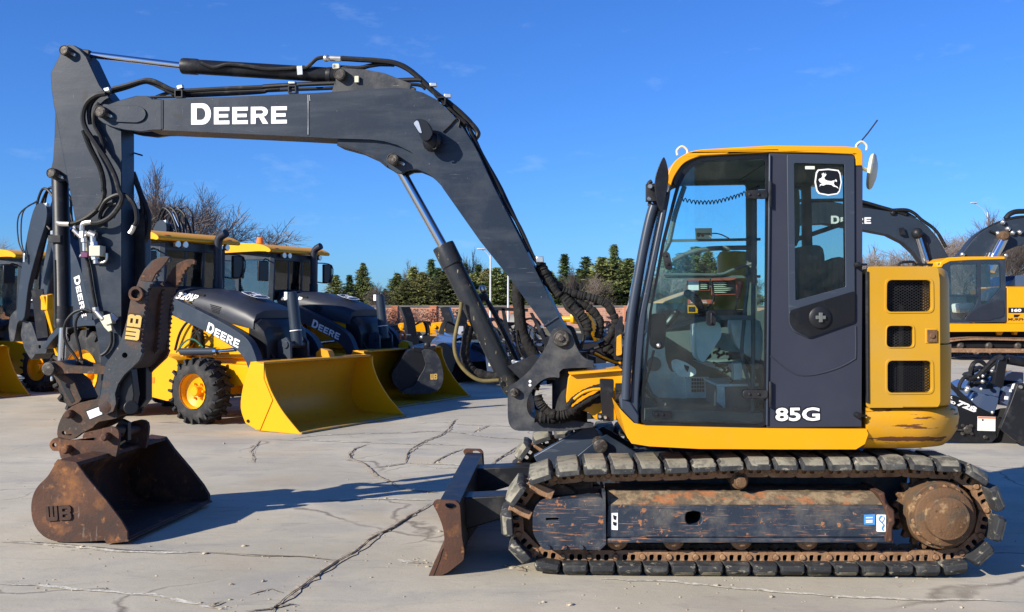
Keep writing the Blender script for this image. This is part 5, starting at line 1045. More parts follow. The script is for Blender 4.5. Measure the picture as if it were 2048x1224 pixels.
for pts, w_ in pale: ribbon(mc, pts, w_*2.0, .0045, .014, rr)
for pts, w_ in pale[:4]: ribbon(ma, pts, w_*.35, .0095, .006, rr)
tag(mbb.build('ground_crack_edges', crm, recalc=False), kind='structure'); tag(ma.build('ground_cracks', crk, recalc=False), kind='structure'); tag(mc.build('ground_joints', crm2, recalc=False), kind='structure')
# crumbs of concrete and grit
st = MB()
for i in range(700):
    if i < 240:
        pts, w_ = rr.choice(cracks+pale); k = rr.randrange(len(pts)-1); t = rr.random(); p = (pts[k][0]*(1-t)+pts[k+1][0]*t, pts[k][1]*(1-t)+pts[k+1][1]*t); c = G(*p)+Vector((rr.gauss(0, .05), rr.gauss(0, .05), 0))
    else: c = G(rr.uniform(0, 2048), 650+600*rr.random()**.5); c += Vector((rr.gauss(0, .1), rr.gauss(0, .1), 0))
    r_ = rr.uniform(.002, .008) if rr.random() < .94 else rr.uniform(.010, .018)
    g = bmesh.ops.create_icosphere(st.bm, subdivisions=1, radius=r_, matrix=Matrix.Translation(c+Vector((0, 0, r_*.3))) @ Matrix.Diagonal((rr.uniform(.7, 1.5), rr.uniform(.7, 1.4), .6, 1)))
tag(st.build('concrete_crumbs', crm), kind='stuff')
# verge of dry leaves and rubble under the right-hand machine
vg = mat('dry_verge', (.16, .11, .07), .95, vary=.4, vscale=3, layers=[((.34, .26, .17), (6, 6, 6), .5, .6, .9, .8), ((.06, .045, .035), (9, 9, 9), .5, .62, .9, .8)], bump=1, bscale=12)
m = MB(); a, b, c, d = G(1480, 722), G(2700, 722), G(2700, 676), G(1300, 676); m.face([v+Vector((0, 0, .006)) for v in (G(1500, 716), G(1890, 718), G(2300, 702), G(2500, 690), G(2500, 655), G(1200, 655))])
tag(m.build('verge', vg), kind='structure')
vm = MB()
for i in range(900):
    p = G(rr.uniform(1700, 2120), rr.uniform(690, 712)); r_ = rr.uniform(.03, .13)
    bmesh.ops.create_icosphere(vm.bm, subdivisions=1, radius=r_, matrix=Matrix.Translation(p+Vector((0, 0, r_*.2))) @ Matrix.Diagonal((1, rr.uniform(.6, 1.3), rr.uniform(.4, .9), 1)))
tag(vm.build('rubble_and_leaves', vg), kind='stuff')
# dry grass field beyond the paving
fm = mat('dry_grass', (.16, .14, .075), .95, vary=.35, vscale=.4, layers=[((.08, .09, .04), (1, 1, 1), .5, .65, .9, .7)], bump=.5)
m = MB(); m.face([(-400, 50, .012), (400, 50, .012), (400, 400, .012), (-400, 400, .012)]); tag(m.build('field', fm), kind='structure')
# ============================================================ WALL, POLES, TREES
br = bpy.data.materials.new('brick_wall'); br.use_nodes = True; nt = br.node_tree; bt = nt.nodes.new('ShaderNodeTexBrick'); tc = nt.nodes.new('ShaderNodeTexCoord'); mp = nt.nodes.new('ShaderNodeMapping')
mp.inputs['Rotation'].default_value = (R(90), 0, 0); mp.inputs['Scale'].default_value = (1, 1, 1)
bt.inputs['Scale'].default_value = 1; bt.inputs['Brick Width'].default_value = .42; bt.inputs['Row Height'].default_value = .14; bt.inputs['Mortar Size'].default_value = .012
bt.inputs['Color1'].default_value = (.42, .17, .10, 1); bt.inputs['Color2'].default_value = (.52, .25, .15, 1); bt.inputs['Mortar'].default_value = (.46, .36, .29, 1)
nt.links.new(tc.outputs['Object'], mp.inputs[0]); nt.links.new(mp.outputs[0], bt.inputs[0]); nt.links.new(bt.outputs[0], nt.nodes['Principled BSDF'].inputs[0]); nt.nodes['Principled BSDF'].inputs['Roughness'].default_value = .9
WY = 72.0
wt = root('brick_wall', 'low orange brick wall with square brick posts across the back of the yard', 'wall', (0, WY, 0))
m = MB(); m.bb(-60, 80, WY-.1, WY+.1, 0, 1.50); m.build('wall_panel', br, wt)
m = MB(); m.bb(-60, 80, WY-.16, WY+.16, 1.502, 1.60); m.build('coping', mat('coping_concrete', (.16, .15, .14), .8), wt)
pm = mat('brick_post', (.50, .20, .11), .85, vary=.15, vscale=2)
for i in range(-14, 24):
    x = (712-1024)/FOC*WY+i*2.72+11*0
    m = MB(); m.bb(x-.22, x+.22, WY-.22, WY-.1, 0, 1.50); m.bb(x-.25, x+.25, WY-.25, WY-.165, 1.502, 1.58); m.build('wall_post', pm, wt)
# dry climbers against the wall and weeds in front
vn = MB()
for i in range(5200):
    x = rr.uniform((590-1024)/FOC*WY, (945-1024)/FOC*WY) if i < 4000 else rr.uniform(5, 26); z = rr.uniform(.0, 1.35)*(1 if i < 4000 else rr.random()); y = WY-.24-rr.random()*.5; s_ = rr.uniform(.02, .06)
    p = Vector((x, y, z)); a = rr.uniform(0, 6.28); u = Vector((math.cos(a), 0, math.sin(a)))*s_; v = Vector((-math.sin(a)*.5, rr.uniform(-.5, .5), math.cos(a)*.5))*s_; vn.face([p-u, p+v, p+u, p-v])
tag(vn.build('dry_climber_leaves', mat('withered_leaves', (.13, .055, .04), .9, vary=.5, vscale=4), recalc=False), kind='stuff')
# lamp posts
def lamp(x, Y, h, arm, lab, side=-1):
    r0 = root('street_lamp', lab, 'street lamp', (x, Y, 0), group='street lamps beyond the yard')
    g = MB(); g.lathe((x, Y, 0), (0, 0, 1), [(0, .09), (h*.4, .07), (h, .045)], 10); g.build('pole', M['galv'], r0)
    g = MB(); g.tube([(x, Y, h*.93), (x+side*arm*.3, Y, h*1.02), (x+side*arm, Y, h*1.08)], .025, 6); g.build('arm', M['galv'], r0)
    g = MB(); g.box((x+side*arm, Y, h*1.08), (.55, .2, .10)); g.build('lamp_head', M['galv'], r0, bevel=.04)
M['galv'] = mat('galvanised_pole', (.55, .56, .57), .5, metal=.2, vary=.1)
def XZ(px, py, Y): return (px-1024)/FOC*Y, CAMH-(py-612)/FOC*Y
x, z = XZ(981, 510, 66); lamp(x, 66, z, .6, 'slim grey lamp post behind the excavator boom cylinder, left of its neighbour')
x, z = XZ(1016.5, 502, 66); lamp(x, 66, z, .6, 'slim grey lamp post seen just left of the excavator boom foot')
x, z = XZ(1975, 424, 82); lamp(x, 82, z, 1.1, 'tall grey lamp post above the bare trees at far right')
bark = mat('bare_bark', (.115, .085, .068), .9, vary=.3, vscale=3); twig = mat('grey_brown_twigs', (.155, .125, .105), .9, vary=.3, vscale=2); twigr = mat('red_brown_twigs', (.22, .175, .15), .9, vary=.3, vscale=2)
needle = [mat('spruce_needles', (.075, .112, .036), .8, vary=.45, vscale=1.2, rnd=True), mat('pine_needles', (.125, .155, .050), .8, vary=.4, vscale=1.0, rnd=True), mat('olive_needles', (.150, .155, .055), .8, vary=.4, vscale=.9, rnd=True)]
def conifer_mesh(h, rad, seed, mi, dens=1.0, shape=1.0, bottom=.06):
    r = random.Random(seed); g = MB(); t = MB(); t.lathe((0, 0, 0), (0, 0, 1), [(0, h*.022), (h*.5, h*.014), (h*.97, .01)], 7); z = h*bottom
    while z < h*.985:
        k = 1-z/h; rr_ = rad*(k**shape)*(1.0 if k < .85 else .9); nb = max(4, int((7+10*k)*dens))
        for i in range(nb):
            a = r.uniform(0, 6.283); L_ = rr_*(r.uniform(.45, 1.05) if r.random() < .85 else r.uniform(1.05, 1.4))+.04; droop = r.uniform(-.35, .05) if shape >= 1 else r.uniform(-.1, .4); n = max(3, int(L_/.09))
            t.tube([(0, 0, z), (math.cos(a)*L_*.9, math.sin(a)*L_*.9, z+droop*L_*.9)], .012+.008*k, 3, sm=False) if L_ > .35 else None
            for j in range(n):
                u = (j+.6)/n; c = Vector((math.cos(a)*L_*u, math.sin(a)*L_*u, z+droop*L_*u*u+r.uniform(-.05, .05)))
                for q in range(5):
                    cc = c+Vector((r.gauss(0, .07), r.gauss(0, .07), r.gauss(0, .045))); s_ = r.uniform(.05, .115)
                    d = Vector((math.cos(a)+r.gauss(0, .5), math.sin(a)+r.gauss(0, .5), r.gauss(0.1, .45))).normalized(); e = d.orthogonal().normalized(); e.rotate(Matrix.Rotation(r.uniform(0, 6.28), 3, d))
                    g.face([cc-d*s_, cc+e*s_*.38, cc+d*s_*1.25, cc-e*s_*.38])
        z += h*.016+r.uniform(0, h*.012)
    return g, t
def bare_mesh(h, seed, spread=.55, nlev=6, lean=0, upr=.25, r0=None, dens=1):
    r = random.Random(seed); g = MB(); tw = MB()
    def grow(p, d, L_, rad, lev):
        pts = [p]; q = p; dd = d.copy(); n = 3
        for i in range(n):
            dd = (dd+Vector((r.gauss(0, .13), r.gauss(0, .13), r.gauss(0, .08)+upr*.12))).normalized(); q = q+dd*L_/n; pts.append(q)
        mb = g if lev < 3 else tw
        mb.tube(pts, lambda t: max(.0045, rad*(1-.35*t)), 6 if lev < 2 else 3, sm=False)
        if lev >= nlev: return
        nc = r.choice((2, 3, 3)) if lev < 3 else r.choice((3, 3, 4, 4))
        for c in range(nc+(1 if lev == 0 else 0)):
            k = r.uniform(.35, 1) if lev > 0 else r.uniform(.45, 1); b = pts[0].lerp(pts[-1], k) if k < .97 else pts[-1]
            i = min(n-1, int(k*n)); b = pts[i].lerp(pts[i+1], k*n-i) if k*n < n else pts[-1]
            ax = dd.orthogonal().normalized(); ax.rotate(Matrix.Rotation(r.uniform(0, 6.28), 3, dd)); nd = (dd+ax*r.uniform(.5, 1.1)*spread*1.6+Vector((0, 0, upr*.5))).normalized()
            grow(b, nd, L_*r.uniform(.62, .82), rad*r.uniform(.45, .62), lev+1)
        grow(pts[-1], (dd+Vector((r.gauss(0, .15), r.gauss(0, .15), 0))).normalized(), L_*.78, rad*.66, lev+1) if lev < nlev else None
    grow(Vector((0, 0, 0)), Vector((lean, 0, 1)).normalized(), h*.27, r0 or h*.018, 0)
    return g, tw
def make_tree(kind, label, cat, A, B_, ma_, mb_, loc, rz, sc, group, na='crown', nb='trunk'):
    r0 = root(kind, label, cat, loc, rz, group, local=True); r0.scale = sc
    a = A.build(na, ma_, r0, recalc=False, ang=60); b = B_.build(nb, mb_, r0, recalc=False); return r0
protos = []
for i, (rad, sh, dn, mi) in enumerate([(1.45, 1.0, 1.0, 0), (1.8, .8, 1.2, 1), (1.3, 1.1, .9, 0), (2.0, .7, 1.3, 2), (1.6, .9, .8, 1)]):
    protos.append((rad, sh, dn, mi, 20+i, None))
con = [(671, 550, 86, 1), (699, 549, 88, 0), (723, 534, 86, 1), (745, 575, 84, 4), (795, 554, 88, 1), (812, 560, 85, 3), (827, 536, 88, 1), (847, 545, 86, 3), (863, 518, 90, 2), (877, 534, 88, 0), (897, 540, 86, 3), (912, 552, 88, 1), (928, 524, 90, 2), (944, 545, 86, 1), (957, 529, 90, 0), (974, 536, 88, 3), (993, 540, 86, 1), (1012, 532, 88, 0),
       (1033, 548, 88, 3), (1055, 540, 86, 1), (1080, 556, 86, 3), (1100, 548, 88, 1), (1128, 506, 84, 2), (1147, 552, 82, 4), (1170, 516, 86, 4), (1188, 540, 84, 3), (1203, 507, 84, 1), (1230, 496, 84, 0), (1253, 512, 84, 1), (1275, 530, 84, 3), (1300, 520, 86, 0), (1330, 515, 84, 4), (1362, 508, 84, 1), (1392, 498, 86, 0), (1420, 510, 84, 3), (1450, 505, 86, 1), (1480, 520, 84, 4), (735, 582, 90, 3), (770, 574, 92, 1), (656, 580, 84, 3), (803, 572, 95, 4), (838, 560, 95, 0), (855, 556, 94, 4), (889, 560, 95, 1), (920, 558, 94, 3), (950, 560, 95, 4), (1003, 555, 94, 4), (1138, 548, 92, 0), (1160, 545, 92, 1), (1215, 530, 92, 4), (1242, 530, 92, 3), (1262, 540, 92, 1)]
cmesh = {}; LBL = ['dark narrow spruce', 'full green pine', 'slim pointed spruce', 'bushy olive-green conifer', 'thin see-through conifer']
done = []
for px, py, Y, k in con:
    x, z = XZ(px, py, Y); rad, sh, dn, mi, sd_, _ = protos[k]
    near = sorted(con, key=lambda c: c[0]); i = near.index((px, py, Y, k)); where = 'left of the gap of sky' if px < 760 else 'beyond the brick wall left of the boom' if px < 1050 else 'between boom foot and cab' if px < 1260 else 'seen through the cab'
    nth = sum(1 for c in near[:i] if (c[0] < 760) == (px < 760) and (760 <= c[0] < 1050) == (760 <= px < 1050) and (1050 <= c[0] < 1260) == (1050 <= px < 1260))
    ordn = ['first', 'second', 'third', 'fourth', 'fifth', 'sixth', 'seventh', 'eighth', 'ninth', 'tenth', 'eleventh', 'twelfth', 'thirteenth', 'fourteenth', 'fifteenth', 'sixteenth', 'seventeenth', 'eighteenth', 'nineteenth', 'twentieth', 'twenty-first', 'twenty-second', 'twenty-third', 'twenty-fourth', 'twenty-fifth', 'twenty-sixth', 'twenty-seventh', 'twenty-eighth', 'twenty-ninth', 'thirtieth'][nth]
    lab = '%s %s, %s from left' % (LBL[k], where, ordn); kd = ('spruce_tree', 'pine_tree', 'spruce_tree', 'pine_tree', 'pine_tree')[k]
    if k not in cmesh:
        A, B_ = conifer_mesh(6.0, rad, sd_, mi, dn, sh); cmesh[k] = make_tree(kd, lab, 'conifer', A, B_, needle[mi], bark, (x, Y, 0), rr.uniform(0, 360), (z/6.0*1.7, z/6.0*1.7, z/6.0), 'conifers beyond the wall')
    else:
        c = copy_tree(cmesh[k]); c.location = (x, Y+rr.uniform(-1.5, 1.5), 0); c.rotation_euler.z = rr.uniform(0, 6.28); c.scale = (z/6*rr.uniform(1.3, 2.1),)*2+(z/6*rr.uniform(.94, 1.08),); c['label'] = lab
bt_ = {}
bare = [(322, 322, 62, 0, 'tall bare tree with upright branches behind the left tractor cab', 1.0), (463, 374, 62, 1, 'bare round-crowned tree between the two tractor cabs', 1.5), (385, 372, 64, 1, 'bare tree with dense twigs behind the near tractor roof', 1.3), (285, 400, 70, 0, 'faint bare tree just right of the excavator arm', .9),
        (819, 515, 92, 2, 'thin bare birch standing up between the pines left of the boom', .8), (930, 494, 92, 2, 'thin bare birch rising above the spruces beside the boom cylinder', .9), (1152, 526, 80, 2, 'thin bare sapling between two pines right of the boom', .8), (1178, 540, 80, 3, 'low grey bare tree in front of the pines right of the boom', 1.2),
        (1760, 500, 70, 3, 'low brown bare tree just right of the cab', 1.3), (1800, 488, 72, 1, 'brown bare tree under the far boom marked with lettering', 1.3), (1842, 496, 74, 3, 'brown bare tree above the yellow engine housing', 1.3), (1736, 485, 76, 2, 'slim bare tree touching the cab rear edge', 1.3),
        (1905, 436, 72, 1, 'bushy bare tree left of the tall lamp post', 1.1), (1945, 415, 74, 0, 'tallest bare tree at far right, beside the lamp post', 1.2), (1985, 425, 78, 1, 'bare tree right of the tall lamp post', 1.1), (2020, 440, 70, 3, 'bare tree behind the far right boom', 1.3), (2050, 445, 74, 1, 'bare tree cut by the right edge of the photo', 1.2), (1880, 470, 80, 3, 'low bare tree behind the curved far boom', 1.4), (1925, 470, 66, 3, 'low twiggy tree right over the far yellow cab', 1.2),
        (748, 560, 82, 3, 'low reddish bush tree in the gap between conifers', 1.1), (1290, 540, 78, 3, 'bare tree seen through the cab windshield', 1.2), (1350, 530, 78, 1, 'bare tree seen through the left half of the cab door', 1.1), (1500, 540, 80, 3, 'bare tree seen through the right half of the cab door', 1.1), (-10, 465, 60, 1, 'bare tree at the left edge behind the far tractor', 1.0), (1620, 520, 80, 1, 'bare tree seen through the rear cab window', 1.2)]
for px, py, Y, k, lab, ws in bare:
    x, z = XZ(px, py, Y)
    if k not in bt_:
        prm = [(8, 101, .42, 6, 0, .45), (8, 102, .60, 6, 0, .15), (8, 103, .30, 5, 0, .7), (8, 104, .62, 6, 0, .2)][k]; A, B_ = bare_mesh(prm[0], prm[1], prm[2], prm[3], prm[4], prm[5])
        hh = max(v.co.z for v in B_.bm.verts); t_ = make_tree('bare_tree', lab, 'bare tree', B_, A, twigr if k in (1, 0) else twig, bark, (x, Y, 0), rr.uniform(0, 360), (1, 1, 1), 'leafless trees around the yard'); t_.scale = (z/hh*ws, z/hh*ws, z/hh); bt_[k] = (t_, hh)
    else:
        t0, hh = bt_[k]; c = copy_tree(t0); c.location = (x, Y, 0); c.rotation_euler.z = rr.uniform(0, 6.28); c.scale = (z/hh*ws, z/hh*ws, z/hh); c['label'] = lab
# ============================================================ BACKHOE LOADERS
def tyre_rim(parent, c, rad, wid, rimr, name='wheel', nlug=20, near=-1):
    c = Vector(c); w_ = root(name, '', '', c) if False else None
    g = MB(); ax = Vector((0, 1, 0)); h = wid/2
    g.lathe(c-ax*h, ax, [(.01, rimr*.98), (.0, rimr*1.05), (-.005, rad*.80), (.03, rad*.93), (.06, rad*.965), (wid-.06, rad*.965), (wid-.03, rad*.93), (wid+.005, rad*.80), (wid, rimr*1.05), (wid-.01, rimr*.98)], 40, caps=False)
    for i in range(nlug*2):
        s = 1 if i % 2 else -1; a = 2*math.pi*i/(nlug*2); u = Vector((math.cos(a), 0, math.sin(a))); a2 = a+.16; u2 = Vector((math.cos(a2), 0, math.sin(a2)))
        p0 = c+u*rad*.975+ax*s*(h-.005); p1 = c+u2*rad*.985+ax*s*(-.02); t = Vector((-math.sin(a), 0, math.cos(a)))
        g.box((p0+p1)/2, ((p1-p0).length, rad*.085, rad*.075), p1-p0, t); g.box(c+u*rad*.90+ax*s*(h+.004), (rad*.16, rad*.07, .03), u, t)
    ty = g.build('wheel', M['tyre'], parent)
    g = MB()
    for s in (-1, 1):
        o = c+ax*s*h; d = -ax*s
        g.lathe(o, d, [(-.01, rimr), (.01, rimr*1.0), (.03, rimr*.93), (.08, rimr*.90), (.10, rimr*.62), (.12, rimr*.30), (.03, rimr*.28), (.02, rimr*.24), (.02, .0)], 28, caps=False)
        for k in range(6):
            a = k*math.pi/3; g.lathe(o+d*.095+Vector((math.cos(a), 0, math.sin(a)))*rimr*.45, -d, [(0, .018), (.03, .016)], 6)
    g.build('rim', M['yellownew'], ty, recalc=True); return ty
XP = lambda pts, y: [(x, y, z) for x, z in pts]
def pxz(mb, pts, y0, y1, holes=(), m=0): return mb.prism(XP(pts, y0), (0, y1-y0, 0), [XP(h, y0) for h in holes], m)
def backhoe(label, loc, rz, model, beacon, bt=0):
    r = root('backhoe_loader', label, 'backhoe loader', loc, rz, 'backhoe loaders parked in a row', local=True)
    Y, Gy, Bk = M['yellownew'], M['greyb'], M['blackc']
    def b(g, n, m, p=r, **k): return g.build(n, m, p, **k)
    for s in (-1, 1):
        tyre_rim(r, (0, s*.84, .435), .44, .30, .235)
        tyre_rim(r, (-2.1, s*.80, .62), .63, .42, .33, nlug=18)
    # chassis
    g = MB(); g.bb(-2.6, 1.0, -.36, .36, .42, .85); g.bb(-.2, .2, -.68, .68, .36, .52); b(g, 'chassis', Y, bevel=.02)
    g = MB(); pxz(g, fillet([(-1.45, .38), (-.62, .26), (-.50, .40), (-.46, .82), (-.72, .90), (-1.45, .90)], .06, 3), -.80, -.40); st = b(g, 'battery_box', Y, bevel=.02)
    g = MB(); g.bb(-1.1, -.9, -.806, -.80, .50, .58); b(g, 'marker', M['oran'], st)
    g = MB(); pxz(g, [(-1.45, .40), (-.50, .40), (-.46, .85), (-1.45, .90)], .40, .80); b(g, 'fuel_tank', Y, bevel=.02)
    g = MB(); g.bb(.2, 1.0, -.60, -.34, .50, .78); g.bb(.2, 1.0, .34, .60, .50, .78); b(g, 'loader_frame_rail', Y, bevel=.02)
    g = MB(); pxz(g, [(-1.0, .85), (-.55, .85), (-.42, 1.30), (-.55, 1.62), (-.80, 1.66), (-.95, 1.45)], -.56, -.46); pxz(g, [(-1.0, .85), (-.55, .85), (-.42, 1.30), (-.55, 1.62), (-.80, 1.66), (-.95, 1.45)], .46, .56); b(g, 'loader_tower', Y, bevel=.015)
    # engine hood: yellow sides, dark sloping top, black nose
    g = MB(); pxz(g, [(-.95, .85), (.50, .85), (.56, 1.05), (.54, 1.34), (.1, 1.50), (-.95, 1.66)], -.44, .44); b(g, 'hood_side', Y, bevel=.03, seg=3)
    prof = lambda y, dz: [(-.98, y, 1.67+dz), (-.4, y, 1.62+dz), (.1, y, 1.52+dz), (.42, y, 1.42+dz), (.57, y, 1.33+dz)]
    g = MB(); secs = []
    for (y, dz) in ((-.465, -.08), (-.46, .02), (-.40, .12), (-.25, .165), (0, .18), (.25, .165), (.40, .12), (.46, .02), (.465, -.08)): secs.append([Vector(p) for p in prof(y, dz)]+[Vector((.57, y, 1.25)), Vector((-.98, y, 1.55))])
    g.loft(secs); hood = b(g, 'hood_top', M['hoodm'], ang=50)
    g = MB()
    for i in range(4): g.box((-.42, -.435+i*.012, 1.715+i*.004-.0), (.16, .004, .02), (1, 0, -.14), (0, 1, 0))
    for i in range(5): g.box((-.10, -.468, 1.56-i*.022), (.20-.02*i, .01, .010), (1, 0, -.2), (0, 1, 0))
    b(g, 'hood_vent', M['dark'], hood)
    g = MB(); emblem_on(g, Vector((.36, .17, 1.665)), Vector((0, -.34, 0)), Vector((-.32, 0, .095)), Vector((.28, 0, 1))); g.bm.transform(Matrix.Translation((.32, 0, .02))) if False else None
    b(g, 'emblem', [M['whitec'], M['blackc']], hood)
    g = MB(); o = Vector((-.84, -.482, 1.665)); text_on(g, model, o, Vector((.40, 0, -.045)), Vector((.0, .05, .095)), 0, bold=.03, shear=.3); b(g, 'model_lettering', M['whitec'], hood, recalc=False)
    g = MB(); secs = []
    for (x, z0, z1, hw) in ((.48, .74, 1.42, .45), (.62, .72, 1.38, .445), (.72, .70, 1.28, .43), (.76, .70, 1.14, .41)): secs.append([Vector((x, -hw, z0)), Vector((x, -hw, z1-.06)), Vector((x, -hw*.8, z1)), Vector((x, hw*.8, z1)), Vector((x, hw, z1-.06)), Vector((x, hw, z0))])
    g.loft(secs); ns = b(g, 'front_grille', M['blackc'], ang=25)
    g = MB()
    for s in (-1, 1): g.tube([(.56, s*.40, 1.22), (.70, s*.34, 1.02), (.80, s*.30, .85), (.83, s*.22, .78)], .018, 8)
    g.tube([(.66, -.30, 1.24), (.68, 0, 1.26), (.66, .30, 1.24)], .012, 6); b(g, 'grille_guard', M['black'], ns)
    g = MB(); g.tube([(-.78, .28, 1.6), (-.78, .28, 2.2), (-.78, .28, 2.45), (-.74, .28, 2.56), (-.62, .28, 2.62)], .060, 14, 5); g.cyl((-.78, .28, 1.6), (-.78, .28, 1.95), .075); b(g, 'exhaust_stack', M['hoodm'])
    # loader arms, cylinders, linkage
    armp = sm2([(-.80, 1.60), (-.66, 1.66), (-.50, 1.62), (0, 1.44), (.40, 1.28), (.70, 1.12), (.84, .90), (.92, .62), (.98, .38), (.92, .27), (.82, .34), (.74, .66), (.62, .90), (.35, 1.06), (-.1, 1.24), (-.62, 1.42), (-.78, 1.48)], 3)
    for s in (-1, 1):
        g = MB(); pxz(g, armp, s*.66-.06, s*.66+.06); ar = b(g, 'loader_arm', Gy, bevel=.012)
        g = MB(); g.lathe((-.68, s*.66-.09, 1.54), (0, 1, 0), [(0, .05), (.18, .05)], 16); g.lathe((.92, s*.66-.08, .34), (0, 1, 0), [(0, .045), (.16, .045)], 16); b(g, 'pivot_pin', M['pin'], ar)
        if s < 0:
            g = MB(); o = Vector((-.02, -.7225, 1.22)); ux = Vector((.56, 0, -.215)); uy = Vector((.045, 0, .125)); deere_on(g, o, ux, uy); b(g, 'lettering', M['whitec'], ar)
        g = MB(); g.cyl((-.62, s*.58, .93), (.05, s*.58, .95), .05, seg=16); cy = b(g, 'lift_cylinder', M['greyb']); g = MB(); g.cyl((.05, s*.58, .95), (.40, s*.62, .98), .028, seg=12); g.lathe((.0, s*.58, .95), (1, 0, 0), [(0, .055), (.05, .055)], 16); b(g, 'cylinder_rod', M['chrome'], cy)
    for s in (0.0,):
        g = MB(); g.cyl((.93, s, 1.02), (.84, s, 1.72), .078, seg=18); g.lathe((.84, s, 1.72), (-.1, 0, 1), [(0, .06), (.03, .06)], 14); cy = b(g, 'bucket_cylinder', Gy)
        g = MB(); g.box((.80, s-.06, 1.70), (.05, .05, .10)); b(g, 'end_fitting', M['whitec'], cy)
        g = MB(); g.lathe((.905, s, 1.22), (-.128, 0, 1), [(0, .082), (.012, .082)], 16); b(g, 'tie_band', M['whitec'], cy)
        g = MB(); pxz(g, [(.74, 1.08), (.90, 1.14), (.97, 1.08), (1.00, .52), (.90, .50), (.88, .86), (.80, .50), (.64, .52)], s-.20, s-.16); pxz(g, [(.74, 1.08), (.90, 1.14), (.97, 1.08), (1.00, .52), (.90, .50), (.88, .86), (.80, .50), (.64, .52)], s+.16, s+.20); g.cyl((.90, s-.22, 1.04), (.90, s+.22, 1.04), .05); b(g, 'bucket_linkage', Gy, bevel=.006)
    g = MB(); g.cyl((.72, -.6, .80), (.72, .6, .80), .07); b(g, 'cross_tube', Gy)
    g = MB()
    for k in range(4): g.tube([(-.60, -.50, .95+.02*k), (-.40, -.56, 1.10+.05*k), (-.25, -.60, 1.25-.06*k), (-.28, -.5, 1.0-.03*k), (-.5, -.5, .90)], .014, 6, 5)
    g.tube([(-.72, -.60, .95), (-.60, -.62, 1.2), (-.45, -.6, 1.35), (-.40, -.5, 1.2)], .018, 6, 5); b(g, 'hydraulic_hose', M['hose'])
    g = MB(); g.tube([(-.70, -.60, .92), (-.50, -.62, 1.08), (-.34, -.62, 1.10), (-.20, -.6, 1.0)], .012, 6, 5); b(g, 'green_line', M['green'])
    # bucket
    back = [(1.30, .84), (1.12, .80), (1.02, .55), (.98, .28), (1.06, .10), (1.25, .02), (1.60, .012), (1.93, .0)]
    bs = sm2(back, 3, False); ins = [(p[0]+.022, p[1]+.022) for p in bs]
    g = MB(); pxz(g, bs+[(1.93, .02)]+ins[::-1][1:], -1.13, 1.13)
    bu = b(g, 'loader_bucket', M['yellowb'])
    for s in (-1, 1):
        y0 = s*1.13-.012; pl = sm2([(1.30, .85), (1.36, .80)], 1, False)+sm2([(1.38, .70), (1.46, .52), (1.62, .30), (1.78, .14), (1.94, .0)], 3, False)+[(1.5, .005), (1.25, .01)]+sm2([(1.05, .09), (.97, .28), (1.01, .55), (1.11, .81)], 3, False)+[(1.14, .86), (1.22, .87)]
        g = MB(); pxz(g, pl, y0, y0+.024); sd = b(g, 'bucket_side', Y, bu, bevel=.006)
        g = MB(); pxz(g, [(1.15, .84), (1.36, .84), (1.36, .66), (1.50, .40), (1.30, .02), (1.22, .02), (1.36, .40)], y0-.012 if s < 0 else y0+.024, y0-.001 if s < 0 else y0+.036); b(g, 'side_stiffener', Y, sd, bevel=.004)
        g = MB(); g.lathe((1.10, s*1.147, .12), (0, 1, 0), [(-.01, .02), (.01, .02)], 12); b(g, 'side_hole', M['dark'], sd)
    g = MB(); g.bb(1.68, 1.95, -1.14, 1.14, -.004+.008, .026); b(g, 'cutting_edge', M['edge'], bu, bevel=.004)
    g = MB(); g.bb(1.12, 1.34, -1.13, 1.13, .835, .862)
    for s in (.32,): pxz(g, [(1.04, .86), (1.28, .86), (1.24, .95), (1.12, .98), (1.04, .92)], s-.06, s+.06)
    b(g, 'spill_guard', M['yellowb'], bu, bevel=.006)
    # cab: roof, posts, glass
    g = MB(); pxz(g, sm2([(-2.34, 2.50), (-2.28, 2.58), (-2.0, 2.63), (-1.3, 2.63), (-1.0, 2.59), (-.84, 2.52), (-.86, 2.47), (-1.1, 2.49), (-2.28, 2.47)], 3), -.80, .80); cab_ = b(g, 'cab_roof', M['yellowr'], bevel=.03, seg=3, ang=50)
    g = MB()
    for s in (-1, 1): g.ball((-.90, s*.60, 2.52), .05, 10, sc=(1.0, 2.6, .75))
    b(g, 'roof_marker_lens', M['oran'], cab_)
    g = MB()
    for y in (-.42, -.28, .40, .55): g.lathe((-.90, y, 2.43), (1, 0, 0), [(0, .045), (.05, .052), (.06, .045)], 14)
    b(g, 'roof_light', M['steel'], cab_)
    if beacon:
        g = MB(); g.lathe((-1.3, -.52, 2.64), (0, 0, 1), [(0, .07), (.02, .07), (.02, .06), (.10, .055), (.11, .03)], 16); b(g, 'beacon', M['oran'], cab_)
    P_ = {'fr': (-1.02, -.58, 1.35, -.98, -.56, 2.45), 'fl': (-1.02, .58, 1.35, -.98, .56, 2.45), 'mr': (-1.62, -.72, 1.05, -1.62, -.70, 2.45), 'ml': (-1.62, .72, 1.05, -1.62, .70, 2.45), 'rr': (-2.26, -.72, 1.2, -2.2, -.70, 2.45), 'rl': (-2.26, .72, 1.2, -2.2, .70, 2.45)}
    g = MB()
    for k in P_: x0, y0, z0, x1, y1, z1 = P_[k]; g.bar((x0, y0, z0), (x1, y1, z1), .09, .09)
    for s in (-1, 1):
        g.bar((-1.0, s*.57, 2.40), (-1.62, s*.71, 2.40), .07, .10); g.bar((-1.62, s*.71, 2.40), (-2.2, s*.70, 2.40), .07, .10); g.bar((-1.02, s*.58, 1.36), (-1.62, s*.72, 1.10), .06, .08)
